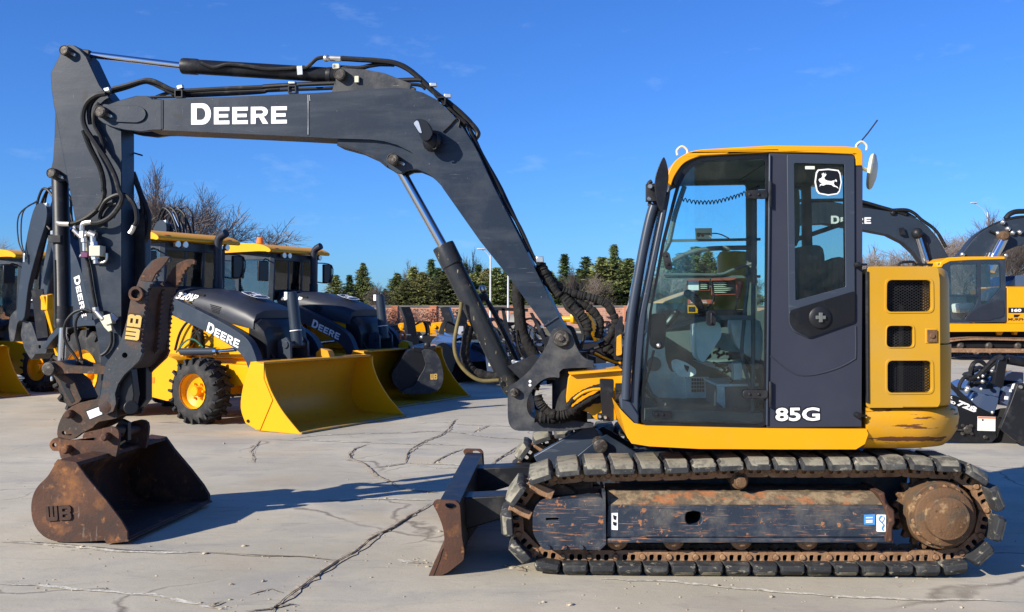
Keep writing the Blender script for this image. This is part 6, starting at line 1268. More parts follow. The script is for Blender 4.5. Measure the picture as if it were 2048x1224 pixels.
    g.bar((-.99, -.57, 2.40), (-.99, .57, 2.40), .10, .12); g.bar((-1.01, -.15, 1.6), (-.99, -.15, 2.4), .04, .05); g.bar((-1.01, .2, 1.6), (-.99, .2, 2.4), .04, .05); g.bar((-2.22, -.7, 2.38), (-2.22, .7, 2.38), .1, .12)
    b(g, 'cab_post', M['greyb'], cab_, bevel=.008)
    g = MB()
    g.prism([(-1.01, -.56, 1.66), (-1.01, .56, 1.66), (-.98, .55, 2.36), (-.98, -.55, 2.36)], (.008, 0, 0))
    for s in (-1, 1):
        g.prism([(-1.03, s*.585, 1.40), (-1.60, s*.715, 1.14), (-1.60, s*.705, 2.38), (-.99, s*.565, 2.38)], (0, .008*s, 0)); g.prism([(-1.66, s*.72, 1.3), (-2.22, s*.72, 1.3), (-2.19, s*.70, 2.36), (-1.66, s*.70, 2.36)], (0, .008*s, 0))
    g.prism([(-2.25, -.68, 1.4), (-2.25, .68, 1.4), (-2.2, .66, 2.36), (-2.2, -.66, 2.36)], (-.008, 0, 0))
    b(g, 'cab_glass', M['glassd'], cab_)
    g = MB(); g.bb(-1.95, -.98, -.55, .55, .88, 1.30); g.bb(-2.3, -1.5, -.70, .70, .95, 1.18); g.bb(-1.2, -.98, -.50, .50, 1.3, 1.62); b(g, 'cab_base', M['trimd'], cab_, bevel=.02)
    g = MB(); g.bb(-1.95, -1.5, -.24, .24, 1.35, 1.48); g.box((-1.98, 0, 1.80), (.12, .46, .72)); b(g, 'seat', M['seat'], cab_, bevel=.05, seg=3)
    g = MB(); g.tube([(-1.22, .0, 1.55), (-1.32, .0, 1.72)], .025, 8); pts = [Vector((-1.33, 0, 1.74))+Vector((.08*math.cos(a), .19*math.sin(a), .17*math.cos(a))) for a in [2*math.pi*i/20 for i in range(21)]]; g.tube(pts, .014, 6, sm=False); b(g, 'steering_wheel', M['blackc'], cab_)
    g = MB(); g.bb(-.96, -.91, -.98, -.74, 1.98, 2.32); g.tube([(-1.0, -.56, 2.3), (-.98, -.75, 2.36), (-.94, -.86, 2.3)], .012, 6); g.bb(-.96, -.91, .74, .98, 1.98, 2.32); g.tube([(-1.0, .56, 2.0), (-.9, .9, 2.0), (-.9, .95, 2.3), (-1, .6, 2.34)], .012, 6, 4); b(g, 'door_mirror', M['blackc'], cab_, bevel=.015)
    g = MB()
    for s in (-1, 1): pxz(g, sm2([(-1.45, 1.18), (-1.60, 1.33), (-2.0, 1.36), (-2.55, 1.28), (-2.85, 1.0), (-2.80, .95), (-2.5, 1.2), (-2.0, 1.28), (-1.65, 1.25), (-1.48, 1.08)], 2), s*.80-.24, s*.80+.24)
    b(g, 'rear_fender', M['greyb'], bevel=.01)
    # backhoe at the rear: stabilisers, swing tower, boom, dipper, coupler
    g = MB(); g.bb(-2.95, -2.55, -.75, .75, .40, .95); pxz(g, [(-3.15, .45), (-2.85, .35), (-2.85, 1.15), (-3.15, 1.05)], -.16, .16)
    for s in (-1, 1): g.bar((-2.8, s*.72, .66), (-2.88, s*.98, 1.72), .13, .15); g.bb(-2.94, -2.80, s*.98-.05, s*.98+.05, 1.5, 1.72)
    bf = b(g, 'backhoe_frame', Y, bevel=.012)
    g = MB(); 
    for s in (-1, 1): g.bar((-2.95, s*.98, 1.10), (-3.02, s*1.02, 1.80), .05, .16)
    b(g, 'stabiliser_cylinder', M['black'], bf)
    boomp = sm2([(-3.05, .62), (-3.24, .70), (-3.36, 1.1), (-3.62, 1.9), (-3.92, 2.55), (-4.10, 2.86), (-4.06, 3.06), (-3.88, 3.10), (-3.72, 2.90), (-3.30, 2.30), (-3.02, 1.6), (-2.95, 1.0), (-2.95, .70)], 3)
    g = MB(); pxz(g, boomp, -.12, .12); bo = b(g, 'backhoe_boom', Gy, bevel=.012)
    g = MB(); o = Vector((-3.36, -.124, 2.0)); deere_on(g, o, Vector((.19, 0, -.62)), Vector((.125, 0, .035))); b(g, 'lettering', M['whitec'], bo)
    dip = sm2([(-3.86, 3.12), (-4.06, 3.16), (-4.22, 2.90), (-4.42, 2.2), (-4.55, 1.45), (-4.50, 1.34), (-4.36, 1.38), (-4.26, 1.9), (-4.02, 2.5), (-3.84, 2.9)], 3)
    g = MB(); pxz(g, dip, -.24, -.15); pxz(g, dip, .15, .24); di = b(g, 'dipper', Gy, bevel=.01)
    g = MB(); g.cyl((-3.30, 0, 2.1), (-3.80, 0, 3.0), .055); g.cyl((-4.12, 0, 2.9), (-4.44, 0, 2.0), .05); cy = b(g, 'backhoe_cylinder', M['black'], bo)
    g = MB(); g.cyl((-3.55, -.02, 2.75), (-3.92, -.02, 3.38), .028); b(g, 'cylinder_rod', M['chrome'], cy)
    g = MB(); pxz(g, fillet([(-4.62, 1.50), (-4.40, 1.52), (-4.34, 1.40), (-4.58, 1.30), (-4.66, 1.0), (-4.76, .98), (-4.80, 1.20), (-4.76, 1.40)], .04, 2), -.20, .20); pxz(g, fillet([(-4.50, 1.34), (-4.30, 1.30), (-4.10, .90), (-4.30, .70), (-4.46, .86), (-4.56, 1.1)], .04, 2), -.16, .16); pxz(g, fillet([(-4.25, 1.0), (-3.85, 1.02), (-3.90, .82), (-4.2, .80)], .03, 2), -.2, .2, [circ(-4.05, .92, .03, 10)]); b(g, 'bucket_coupler', M['greyworn'], di, bevel=.008)
    g = MB()
    for k, (dx, r_) in enumerate([(0, .18), (.05, .22), (-.06, .24), (.1, .16), (-.02, .28), (.12, .26)]):
        y = -.2+.08*k; g.tube([(-3.8+dx, y, 2.75), (-4.0-r_*.6, y, 3.05), (-3.98+dx, y, 3.30+r_*.5), (-3.75+dx, y, 3.22+r_*.3), (-3.66+r_*.3, y, 2.95), (-3.6+dx, y, 2.6)], .020, 8, 6)
    g.tube([(-4.05, -.25, 3.2), (-4.4, -.3, 3.0), (-4.42, -.3, 2.6), (-4.3, -.28, 2.35)], .012, 6, 6); g.tube([(-4.0, -.25, 3.2), (-4.3, -.3, 3.05), (-4.35, -.3, 2.6), (-4.26, -.28, 2.3)], .012, 6, 6)
    b(g, 'hose_loop', M['hose'], bo)
    g = MB(); g.box((-4.28, -.29, 2.32), (.04, .04, .14)); g.box((-3.9, -.2, 3.12), (.09, .06, .09)); g.box((-3.74, -.2, 2.7), (.06, .05, .06)); b(g, 'hose_fittings', M['steel'], bo, bevel=.004)
    return r
M['greyb'] = mat('loader_grey_paint', (.026, .037, .054), .38, vary=.05, layers=[((.16, .165, .17), (3, 3, 3), .55, .8, .6, .3)])
M['hoodm'] = mat('hood_dark_paint', (.022, .026, .038), .42, vary=.06, layers=[((.075, .075, .08), (3, 3, 3), .5, .8, .6, .3)])
M['yellowb'] = mat('shaded_bucket_yellow', (.56, .25, .006), .42, vary=.05, layers=[((.44, .23, .03), (2, 2, 5), .52, .75, .6, .5), ((.50, .29, .05), (30, 30, 4), .62, .68, .6, .6), ((.24, .17, .09), (8, 8, 2), .60, .68, .6, .55), ((.12, .08, .05), (26, 26, 26), .68, .72, .7, .7)], bump=.02)  # loader yellow with the bucket's shade put into the colour, plus scuffs
M['edge'] = mat('scraped_edge', (.34, .20, .03), .5, vary=.2, layers=[((.22, .20, .17), (5, 5, 5), .45, .6, .5, .8), ((.16, .08, .04), (9, 9, 9), .58, .68, .8, .7)], bump=.1)
M['yellowr'] = mat('cab_roof_yellow', (.78, .36, .006), .4, vary=.03)
A0 = (-3.74, 14.35); RZ = -27.9
bhA = backhoe('nearest backhoe loader, marked 320, its wide yellow bucket right of the rusty thumb', (A0[0], A0[1], 0), RZ, '320\\P', False)
bhB = backhoe('second backhoe loader, with an orange beacon on its roof, behind the nearest yellow bucket', (A0[0]+.78, A0[1]+3.2, 0), RZ, '410\\P', True)
bhC = copy_tree(bhA); bhC.location = (A0[0]-4.43, A0[1]+5.1, 0); bhC['label'] = 'farthest left backhoe loader, its cab cut by the left edge of the photo'
bhD = copy_tree(bhA); bhD.location = (A0[0]-6.9, A0[1]+3.4, 0); bhD['label'] = 'backhoe loader of which only the yellow bucket end shows at the left edge'
g = MB()
for k in range(14):
    a = R(200-k*17); g.ball((.88+.0, .62+.085*math.cos(a), 1.02+.085*math.sin(a)), .022, 8)
g.build('lifting_hook', mat('orange_hook', (.75, .16, .03), .5), bhB)
# ============================================================ BLACK BUCKET STANDING IN THE SECOND LOADER'S BUCKET
F17 = Frame(-12, (-1.3, 16.55, 0)); k13 = lambda *v: K(13, *v)
t = root('attachment_bucket', 'black attachment bucket with an orange emblem, in front of the second yellow loader bucket', 'bucket', G(860, 787))
sd_o = sm2(k13(745, 680, 790, 668, 835, 690, 862, 745, 878, 820, 872, 880, 840, 925, 760, 940, 690, 945, 640, 940, 620, 930, 660, 905, 700, 890, 735, 830, 770, 760), 2)
g = MB(); g.plate(F17, sd_o, 0, .03); g.plate(F17, sd_o, 1.5, 1.53, ref=0); g.build('bucket_side', M['greyworn'], t, bevel=.006)
g = MB(); bp = k13(790, 668, 835, 690, 862, 745, 878, 820, 872, 880, 840, 925, 760, 940, 640, 940); g.plate(F17, bp+[(p[0]-3, p[1]-3) for p in bp[::-1]], .03, 1.5, ref=0); g.build('bucket_back', M['black'], t)
g = MB(); g.plate(F17, sm2(k13(560, 830, 600, 760, 650, 690, 700, 668, 780, 672, 770, 760, 735, 840, 690, 900, 640, 935, 590, 900), 2), .06, .5); g.build('bucket_floor', M['black'], t)
g = MB(); o = F17.P(k13(798, 855)[0], -.001); badge_WB(g, o, F17.P(k13(840, 853)[0], -.001)-o, F17.P(k13(798, 820)[0], -.001)-o, -F17.n*.006); g.build('emblem', M['tan'], t)
g = MB(); g.plate(F17, k13(690, 655, 760, 660, 830, 645, 832, 675, 760, 690, 690, 680), .05, 1.4); g.ball(F17.P(k13(778, 645)[0], .1), .06, 12, sc=(1, .6, 1)); g.build('grapple_arm', M['black'], t, bevel=.01)
g = MB(); g.plate(F17, k13(785, 645, 833, 642, 833, 672, 800, 668), .2, .5); g.build('yellow_lug', M['yellownew'], t)
# ============================================================ ATTACHMENTS IN ROWS
def snow_blower(label, loc, rz, sc=1.0, chute=1.6):
    r = root('snow_blower', label, 'snow blower', loc, rz, 'snow blowers in the attachment rows', local=True); r.scale = (sc,)*3
    g = MB(); bs = sm2([(-.35, .85), (-.38, .40), (-.25, .08), (.0, .0), (.40, .0)], 4, False); pxz(g, bs+[(p[0]+.02, p[1]+.025) for p in bs[::-1]], -.95, .95); h = g.build('auger_housing', M['blackc'], r)
    g = MB()
    for s in (-1, 1): pxz(g, fillet([(-.38, .88), (-.36, .2), (-.2, .02), (.42, .0), (.46, .12), (.25, .80), (.1, .90)], .05, 2), s*.95-.012, s*.95+.012)
    g.build('housing_side', M['blackc'], h, bevel=.004)
    g = MB(); g.cyl((.02, -.93, .38), (.02, .93, .38), .05, seg=10)
    for s in (-1, 1):
        prev = None
        for i in range(40):
            a = i*.42; y = s*(.9-i*.021); p, q = Vector((.02+.05*math.cos(a), y, .38+.05*math.sin(a))), Vector((.02+.32*math.cos(a), y, .38+.32*math.sin(a)))
            if prev: g.face([prev[0], prev[1], q, p])
            prev = (p, q)
    g.build('auger', M['rust'], r, recalc=False)
    g = MB(); g.lathe((-.42, 0, .45), (1, 0, 0), [(-.28, .25), (-.26, .38), (.0, .40)], 24); g.build('fan_drum', M['blackc'], r, bevel=.01)
    g = MB(); secs = []
    for (z, dx, w_) in ((.75, 0, .15), (1.0, .0, .15), (chute*.8, .04, .13), (chute, .16, .12)): secs.append([Vector((-.52+dx, -w_, z)), Vector((-.52+dx+.24, -w_, z)), Vector((-.52+dx+.24, w_, z)), Vector((-.52+dx, w_, z))])
    g.loft(secs); ch = g.build('chute', M['blackc'], r, bevel=.01)
    g = MB(); g.box((-.42, -.15, 1.05), (.14, .006, .20)); g.build('decal', M['whitec'], ch)
    g = MB()
    for k in range(4): g.tube([(-.6, -.2+.1*k, .6), (-.85, -.15+.1*k, .9), (-.75, -.1+.1*k, 1.25), (-.5, .0, 1.15)], .018, 6, 5)
    g.build('hose', M['hose'], r)
    g = MB(); g.box((-.75, 0, .42), (.05, 1.1, .5)); g.bar((-.75, -.35, .5), (-.38, -.35, .6), .08, .08); g.bar((-.75, .35, .5), (-.38, .35, .6), .08, .08); g.lathe((-.70, .0, .45), (-1, 0, 0), [(0, .08), (.18, .07)], 12); g.build('mounting_plate', M['black'], r, bevel=.006)
    g = MB(); g.ball((-.62, .3, .85), .06, 8); g.box((-.55, -.3, .9), (.14, .2, .05)); g.box((-.1, .5, .93), (.3, .3, .02)); g.build('fittings', M['steel'], r); return r
def plow_frame(label, loc, rz, sc=1.0):
    r = root('yellow_coupler_frame', label, 'coupler frame', loc, rz, 'yellow coupler frames in the attachment rows', local=True); r.scale = (sc,)*3
    g = MB(); pxz(g, fillet([(-.6, 1.10), (.1, 1.12), (.30, .98), (.62, .60), (.50, .52), (.15, .86), (-.6, .92)], .04, 2), -.35, -.28); pxz(g, fillet([(-.6, 1.10), (.1, 1.12), (.30, .98), (.62, .60), (.50, .52), (.15, .86), (-.6, .92)], .04, 2), .28, .35); g.cyl((-.5, -.4, 1.0), (-.5, .4, 1.0), .05); g.build('side_arm', M['yellownew'], r, bevel=.008)
    g = MB(); g.bb(-.7, .6, -.5, .5, 0, .55); g.bar((-.5, 0, .5), (-.4, 0, 1.0), .1, .1); g.build('base_block', M['blackc'], r, bevel=.03); return r
def rotary_sweeper(label, loc, rz, sc=1.0):
    r = root('angle_broom', label, 'sweeper broom', loc, rz, 'sweeper brooms in the attachment rows', local=True); r.scale = (sc,)*3
    g = MB(); g.cyl((0, -.95, .36), (0, .95, .36), .08, seg=10)
    for i in range(36):
        y = -.93+i*.053; g.lathe((0, y, .36), (0, 1, 0), [(0, .10), (.012, .35), (.018, .35), (.03, .10)], 22)
    g.build('bristles', mat('bristle', (.02, .02, .022), .9), r)
    g = MB(); hd = [(.42*math.cos(R(a)), .40+.42*math.sin(R(a))) for a in range(10, 190, 15)]; pxz(g, hd+[(p[0]*.95, .40+(p[1]-.40)*.95) for p in hd[::-1]], -1, 1); h = g.build('hood', M['bluegl'], r, ang=50)
    g = MB(); 
    for s in (-1, 1): pxz(g, hd+[(-.3, .2), (.3, .2)], s*1.01-.01, s*1.01+.01)
    g.build('end_plate', M['blackc'], h, bevel=.004)
    g = MB(); g.bar((-.3, -.5, .75), (-.95, -.3, .5), .08, .1); g.bar((-.3, .5, .75), (-.95, .3, .5), .08, .1); g.box((-1.0, 0, .45), (.06, 1.1, .6)); g.bar((-1.0, 0, .7), (-.5, 0, 1.0), .06, .08); g.cyl((-.9, 0, .8), (-.35, .3, .95), .04); g.build('frame', M['black'], r, bevel=.008)
    g = MB()
    for k in range(5): g.tube([(-.9, -.2+.1*k, .7), (-.7, -.15+.1*k, 1.1), (-.3, .1*k, 1.0), (.1, .3+.1*k, .85)], .02, 6, 5)
    g.build('hose', M['hose'], r)
    g = MB(); g.lathe((0, -1.02, .4), (0, -1, 0), [(0, .09), (.15, .08)], 12); g.box((-.1, .2, .84), (.3, .25, .05)); g.build('motor', M['steel'], r); return r
M['bluegl'] = mat('glossy_blue_black_paint', (.06, .09, .16), .15, vary=.06, coat=.6)
rb = random.Random(11)
def gp(px, py): v = G(px, py); return v
sb = snow_blower('snow blower with a leaning black chute, left of the others against the brick wall', gp(790, 742), 200, .95, 1.62)
def cp_(src, label, loc, rz, sc):
    c = copy_tree(src); c.location = loc; c.rotation_euler = (0, 0, R(rz)); c.scale = (sc,)*3; c['label'] = label; return c
cp_(sb, 'snow blower with an upright black chute left of the ochre hose', gp(872, 738), 170, .95); cp_(sb, 'snow blower half hidden behind the boom cylinder', gp(950, 745), 20, .95); cp_(sb, 'snow blower behind the boom hoses right of the swing post', gp(1172, 722), 150, .9)
pf = plow_frame('yellow coupler frame left of the ochre hose, in front of the brick wall', gp(842, 728), 5, 1.0)
cp_(pf, 'yellow coupler frame just left of the boom cylinder', gp(912, 730), -4, 1.02); cp_(pf, 'yellow coupler frame showing right behind the boom cylinder', gp(962, 726), 8, 1.0); cp_(pf, 'yellow coupler frame beside the upper end of the boom foot', gp(1142, 738), 60, 1.25)
bw = rotary_sweeper('sweeper broom with glossy blue hood right of the loader bucket', gp(925, 752), 200, 1.15)
cp_(bw, 'sweeper broom with white fittings between the yellow buckets and the wall', gp(735, 735), 160, 1.0); cp_(bw, 'sweeper broom under the black frame left of the swing post', gp(1000, 748), 170, 1.15); cp_(bw, 'sweeper broom at the far end of the row behind the cab front', gp(1205, 700), 190, .9); cp_(bw, 'small broom just right of the second loader grille', gp(690, 715), 200, .9)
cp_(bw, 'sweeper broom behind the loader linkage, left of the leaning chute', gp(762, 716), 150, .8); cp_(sb, 'snow blower far back right of the second loader hood', gp(745, 700), 150, .8); cp_(sb, 'snow blower between the upright chute and the boom cylinder', gp(905, 712), 190, .85)
cp_(bw, 'sweeper broom behind the upright chute, near the ochre hose', gp(890, 718), 20, 1.0); cp_(bw, 'sweeper broom low behind the boom cylinder', gp(965, 762), 130, 1.0); cp_(sb, 'snow blower under the black frame, left of the boom foot', gp(1040, 735), 60, .85); cp_(bw, 'sweeper broom behind the leaning chute at the wall', gp(822, 700), 10, .9)
# black trencher-like frame behind the boom cylinder
F20 = Frame(0, (0, 19.5, 0)); k6 = lambda *v: K(6, *v)
t = root('trencher_attachment', 'black upright attachment frame with slanting legs behind the boom cylinder', 'attachment frame', G(985, 775))
g = MB(); g.plate(F20, k6(580, 195, 850, 205, 850, 228, 580, 218), 0, .1); g.plate(F20, k6(655, 200, 682, 204, 740, 480, 790, 600, 760, 600, 700, 470), 0, .08); g.plate(F20, k6(640, 300, 820, 306, 820, 322, 640, 318), .1, .15); g.plate(F20, k6(860, 235, 885, 235, 990, 440, 1000, 480, 975, 480), 0, .08)
g.plate(F20, k6(580, 200, 640, 205, 630, 300, 600, 260), .05, .1); g.plate(F20, k6(540, 120, 556, 112, 780, 590, 760, 600), .3, .38); g.build('frame', M['black'], t, bevel=.006)
g = MB(); g.plate(F20, fillet(k6(540, 520, 700, 500, 760, 700, 560, 700), 8, 3), .3, 1.2); g.plate(F20, fillet(k6(830, 335, 880, 330, 960, 470, 920, 480), 6, 2), .2, .5); g.build('body', M['bluegl'], t, bevel=.02)
g = MB()
for i in range(16):
    p = (rb.uniform(600, 960), rb.uniform(320, 560)); g.tube([F20.P(k6(*p)[0], .1), F20.P(k6(p[0]+rb.uniform(-30, 50), p[1]+rb.uniform(20, 60))[0], .0), F20.P(k6(p[0]+rb.uniform(-20, 80), p[1]+rb.uniform(60, 130))[0], .2)], rb.uniform(.012, .03), 6)
g.build('hose', M['hose'], t)
g = MB()
for i in range(14): g.box(F20.P(k6(rb.uniform(620, 960), rb.uniform(330, 600))[0], .05), (rb.uniform(.03, .1), .05, rb.uniform(.02, .08)), (1, 0, rb.uniform(-1, 1)), (0, 1, 0))
g.build('fittings', M['steel'], t)
g = MB(); g.plate(F20, k6(565, 596, 598, 598, 596, 622, 565, 620), .28, .3); g.plate(F20, k6(700, 520, 725, 518, 728, 545, 704, 548), .28, .3); g.build('decal', M['cream'], t)
# ============================================================ ROCK-CONDITIONER ATTACHMENT (RIGHT)
F11 = Frame(0, (5, 11.6, 0)); k18 = lambda *v: K(18, *v)
t = root('soil_conditioner', 'black soil conditioner marked 72B, on the ground at the right edge', 'soil conditioner', G(1970, 885))
g = MB(); g.plate(F11, k18(120, 520, 330, 610, 400, 620, 600, 720, 850, 840, 850, 1065, 860, 1085, 800, 1140, 700, 1152, 220, 1130, 120, 1100), 0, .05); sdp = g.build('side_plate', M['blackc'], t, bevel=.006)
g = MB(); g.plate(F11, k18(300, 450, 330, 460, 440, 560, 590, 700, 570, 730, 420, 620, 410, 600, 330, 520), -.02, .0); g.build('brace', M['black'], sdp)
g = MB(); o = F11.P(k18(402, 725)[0], -.003); text_on(g, '72B', o, F11.P(k18(612, 812)[0], -.003)-o, F11.P(k18(440, 668)[0], -.003)-o, 0, bold=.05)
o = F11.P(k18(296, 632)[0], -.003); text_on(g, 'CK', o, F11.P(k18(362, 660)[0], -.003)-o, F11.P(k18(300, 604)[0], -.003)-o, 0, bold=.05); o = F11.P(k18(296, 688)[0], -.003); text_on(g, 'ND', o, F11.P(k18(392, 722)[0], -.003)-o, F11.P(k18(304, 658)[0], -.003)-o, 0, bold=.05)
g.build('model_lettering', M['whitec'], sdp, recalc=False)
g = MB(); g.plate(F11, k18(642, 850, 840, 856, 838, 1014, 640, 1008), -.004, 0, m=0); g.plate(F11, k18(645, 853, 837, 859, 837, 876, 645, 872), -.006, -.0041, m=1); g.plate(F11, circ(*k18(698, 890)[0], 2.0, 10), -.006, -.0041, m=2)
for y in (920, 945, 962, 980, 995): g.plate(F11, k18(665, y, 770+rb.uniform(0, 60), y+3, 770, y+6, 665, y+5), -.006, -.0041, m=3)
g.build('warning_decal', [M['whitec'], M['oran'], M['blackc'], M['trim']], sdp)
g = MB()
for x, y, r_ in ((538, 1000, .05), (576, 957, .02), (484, 952, .018), (580, 1044, .018), (480, 1042, .02), (735, 1083, .022), (355, 998, .02)): g.lathe(F11.P(k18(x, y)[0], -.03), F11.n, [(0, r_*.8), (.01, r_), (.03, r_)], 12)
g.bar(F11.P(k18(350, 998)[0], -.02), F11.P(k18(500, 1000)[0], -.02), .015, .015); g.build('bolt', M['pin'], sdp)
g = MB(); g.plate(F11, k18(620, 590, 650, 585, 880, 640, 870, 700, 830, 820, 800, 820, 610, 740, 560, 690), .05, .9); g.plate(F11, k18(820, 350, 860, 340, 1157, 360, 1157, 470, 940, 450, 930, 540, 760, 480, 790, 440), .3, .9); g.plate(F11, k18(880, 640, 940, 520, 1157, 470, 1157, 640, 1000, 740, 870, 720), .2, .7)
g.plate(F11, k18(700, 480, 900, 530, 880, 640, 640, 590, 560, 545), .12, .8); g.build('drum_cover', M['bluegl'], t, bevel=.02)
g = MB(); g.plate(F11, k18(1085, 490, 1157, 480, 1260, 640, 1280, 1000, 1157, 1170, 1050, 1110, 895, 985, 1010, 700), -.30, -.24); g.plate(F11, k18(1085, 490, 1157, 480, 1260, 640, 1280, 1000, 1157, 1170, 1050, 1110, 895, 985, 1010, 700), .9, .95, ref=-.3); sw = g.build('side_wing', M['black'], t, bevel=.006)
g = MB(); g.lathe(F11.P(k18(1127, 524)[0], -.32), F11.n, [(0, .018), (.02, .022)], 12); g.build('bolt', M['steel'], sw)
g = MB(); g.plate(F11, fillet(k18(872, 230, 905, 185, 960, 180, 975, 210, 930, 500, 915, 540, 825, 490, 850, 330), 3, 2), -.1, -.04); g.cyl(F11.P(k18(965, 215)[0], -.02), F11.P(k18(1240, 260)[0], -.02), .055); g.cyl(F11.P(k18(900, 195)[0], -.12), F11.P(k18(900, 195)[0], .3), .03); g.build('lift_bracket', M['blackc'], t, bevel=.006)
g = MB()
for pts, r_ in ((k18(440, 550, 440, 500, 480, 430, 540, 400, 570, 340, 600, 260, 660, 235, 730, 280), .022), (k18(560, 400, 560, 320, 600, 250, 680, 235, 740, 290), .02), (k18(540, 440, 640, 400, 730, 310, 820, 220, 900, 180), .03), (k18(520, 420, 640, 420, 740, 330, 850, 240, 930, 190), .024), (k18(600, 470, 700, 470, 760, 440), .02)): g.tube([F11.P(p, .05) for p in pts], r_, 8, 6)
g.build('hose', M['hose'], t)
g = MB()
for i in range(20): g.box(F11.P(k18(rb.uniform(500, 800), rb.uniform(290, 600))[0], rb.uniform(.05, .3)), (rb.uniform(.03, .10), .06, rb.uniform(.03, .07)), (1, 0, rb.uniform(-1, 1)), (0, 1, 0))
g.build('valve_parts', M['black'], t, bevel=.004)
g = MB()
for x, y, s_ in ((530, 540, .05), (515, 565, .04), (700, 400, .03), (697, 462, .035), (800, 345, .03), (805, 805, .03), (650, 420, .02), (680, 545, .03)): g.ball(F11.P(k18(x, y)[0], -.02), s_*.7, 8)
g.build('fitting', M['steel'], t)
g = MB(); g.plate(F11, k18(965, 545, 1020, 548, 1020, 580, 970, 575), -.02, 0); g.plate(F11, k18(950, 625, 985, 628, 980, 665, 945, 662), -.02, 0); g.plate(F11, k18(1040, 490, 1060, 485, 1058, 550, 1015, 545), -.02, 0); g.plate(F11, k18(960, 355, 1020, 340, 1020, 355, 990, 372, 960, 368), -.02, 0); g.build('decal', M['whitec'], t)
g = MB(); g.plate(F11, fillet(k18(1045, 590, 1062, 562, 1078, 565, 1060, 630, 1042, 640), 1, 2), -.02, 0); g.build('indicator', M['green'], t)
g = MB(); g.plate(F11, k18(830, 860, 930, 880, 890, 990, 860, 1090, 850, 1000), .0, .9); g.cyl(F11.P(k18(960, 1000)[0], .05), F11.P(k18(960, 1000)[0], 1.2), .25, seg=24); g.build('drum', M['dark'], t)
# ============================================================ LARGE EXCAVATORS BEHIND (RIGHT)
F30 = Frame(0, (12, 29.5, 0)); k19 = lambda *v: K(19, *v); k11 = lambda *v: K(11, *v)
e1 = root('large_excavator', 'large yellow excavator behind at right, its cab in profile and side marked 160', 'excavator', G(2020, 716))
def P30(name, pts, a, b, m, par=e1, holes=(), bevel=.02, **k): g = MB(); g.plate(F30, pts, a, b, holes); return g.build(name, M[m], par, bevel=bevel, **k)
P30('deck', k19(60, 918, 800, 916, 900, 916, 900, 975, 60, 978), -.05, 2.4, 'yellownew')
P30('engine_housing', k19(568, 915, 572, 650, 700, 648, 1000, 652, 1000, 915), 0, 2.4, 'yellownew')
P30('rear_hood', k19(575, 640, 640, 560, 700, 556, 1000, 560, 1000, 640), .3, 2.2, 'bluegl')
gh = fillet(k19(150, 468, 352, 470, 350, 700, 360, 730, 330, 800, 250, 888, 160, 885, 135, 740, 128, 520), 4, 2); gh2 = fillet(k19(378, 466, 520, 466, 530, 650, 420, 770, 378, 780), 4, 2)
P30('cab', k19(70, 470, 130, 450, 560, 440, 568, 905, 140, 912, 100, 700), -.02, .08, 'greyb', holes=[gh, gh2])
P30('cab_roof', k19(70, 498, 78, 460, 130, 428, 250, 420, 555, 418, 558, 440, 300, 446, 150, 456, 100, 480, 90, 500), -.04, 1.0, 'yellownew')
P30('cab_far_side', k19(90, 480, 160, 448, 560, 440, 568, 905, 140, 912, 110, 700), .95, 1.0, 'greyb', holes=[fillet(k19(150, 480, 520, 480, 520, 700, 160, 700), 4, 2)], bevel=.01)
g = MB(); g.plate(F30, gh, .0, .01); g.plate(F30, gh2, .0, .01); g.build('cab_window', M['glassd'], e1)
P30('window_rail', k19(132, 706, 352, 706, 352, 716, 134, 716), -.03, .0, 'greyb', bevel=.004)
P30('seat', fillet(k19(210, 770, 330, 760, 330, 830, 220, 840), 4, 2), .3, .8, 'trim'); P30('interior_panel', fillet(k19(420, 750, 440, 690, 520, 640, 520, 670, 460, 745), 3, 2), .2, .7, 'trim', bevel=.01); P30('seat_back', fillet(k19(415, 480, 445, 480, 450, 640, 420, 650), 3, 2), .3, .7, 'seat')
P30('door_crease', sm2(k19(260, 890, 310, 830, 380, 790, 450, 760, 545, 748, 548, 860, 480, 880, 430, 895), 2), -.035, -.02, 'hoodm', bevel=.01)
P30('name_band', k19(582, 798, 720, 798, 720, 838, 582, 838), -.006, -.0, 'blackc', bevel=0)
g = MB(); o = F30.P(k19(604, 830)[0], -.010); text_on(g, '160', o, F30.P(k19(678, 830)[0], -.010)-o, F30.P(k19(604, 806)[0], -.010)-o, 0, bold=.06); g.build('model_lettering', M['whitec'], e1, recalc=False)
g = MB(); o = F30.P(k19(580, 895)[0], -.004); text_on(g, 'MURPHY', o, F30.P(k19(735, 895)[0], -.004)-o, F30.P(k19(580, 876)[0], -.004)-o, 0, bold=.03); g.plate(F30, k19(622, 850, 672, 850, 650, 870, 622, 870), -.006, -.002); g.build('dealer_lettering', M['blackc'], e1, recalc=False)
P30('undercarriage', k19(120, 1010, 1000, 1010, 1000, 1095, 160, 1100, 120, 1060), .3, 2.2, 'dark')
g = MB(); ob = sm2(k19(60, 1060, 110, 1042, 200, 1025, 320, 1018, 600, 1022, 1000, 1034), 3, False); g.plate(F30, ob+[(p[0], p[1]+5.5) for p in ob[::-1]], -.25, .35)
for i in range(0, 60): 
    x = 70+i*15; y = 1043-min(1, (x-60)/260)*22+max(0, (x-320))*.02; g.plate(F30, k19(x, y-5, x+9, y-5, x+9, y+2, x, y+2), -.25, .35)
g.plate(F30, k19(150, 1100, 1000, 1106, 1000, 1135, 160, 1130), -.25, .35); g.build('crawler_track', M['chain'], e1)
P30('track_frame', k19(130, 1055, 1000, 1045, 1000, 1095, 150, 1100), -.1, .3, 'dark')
g = MB()
for x in (233, 445, 660, 880): g.lathe(F30.P(k19(x, 1083)[0], -.2), F30.n, [(0, .06), (.03, .10), (.3, .11)], 14)
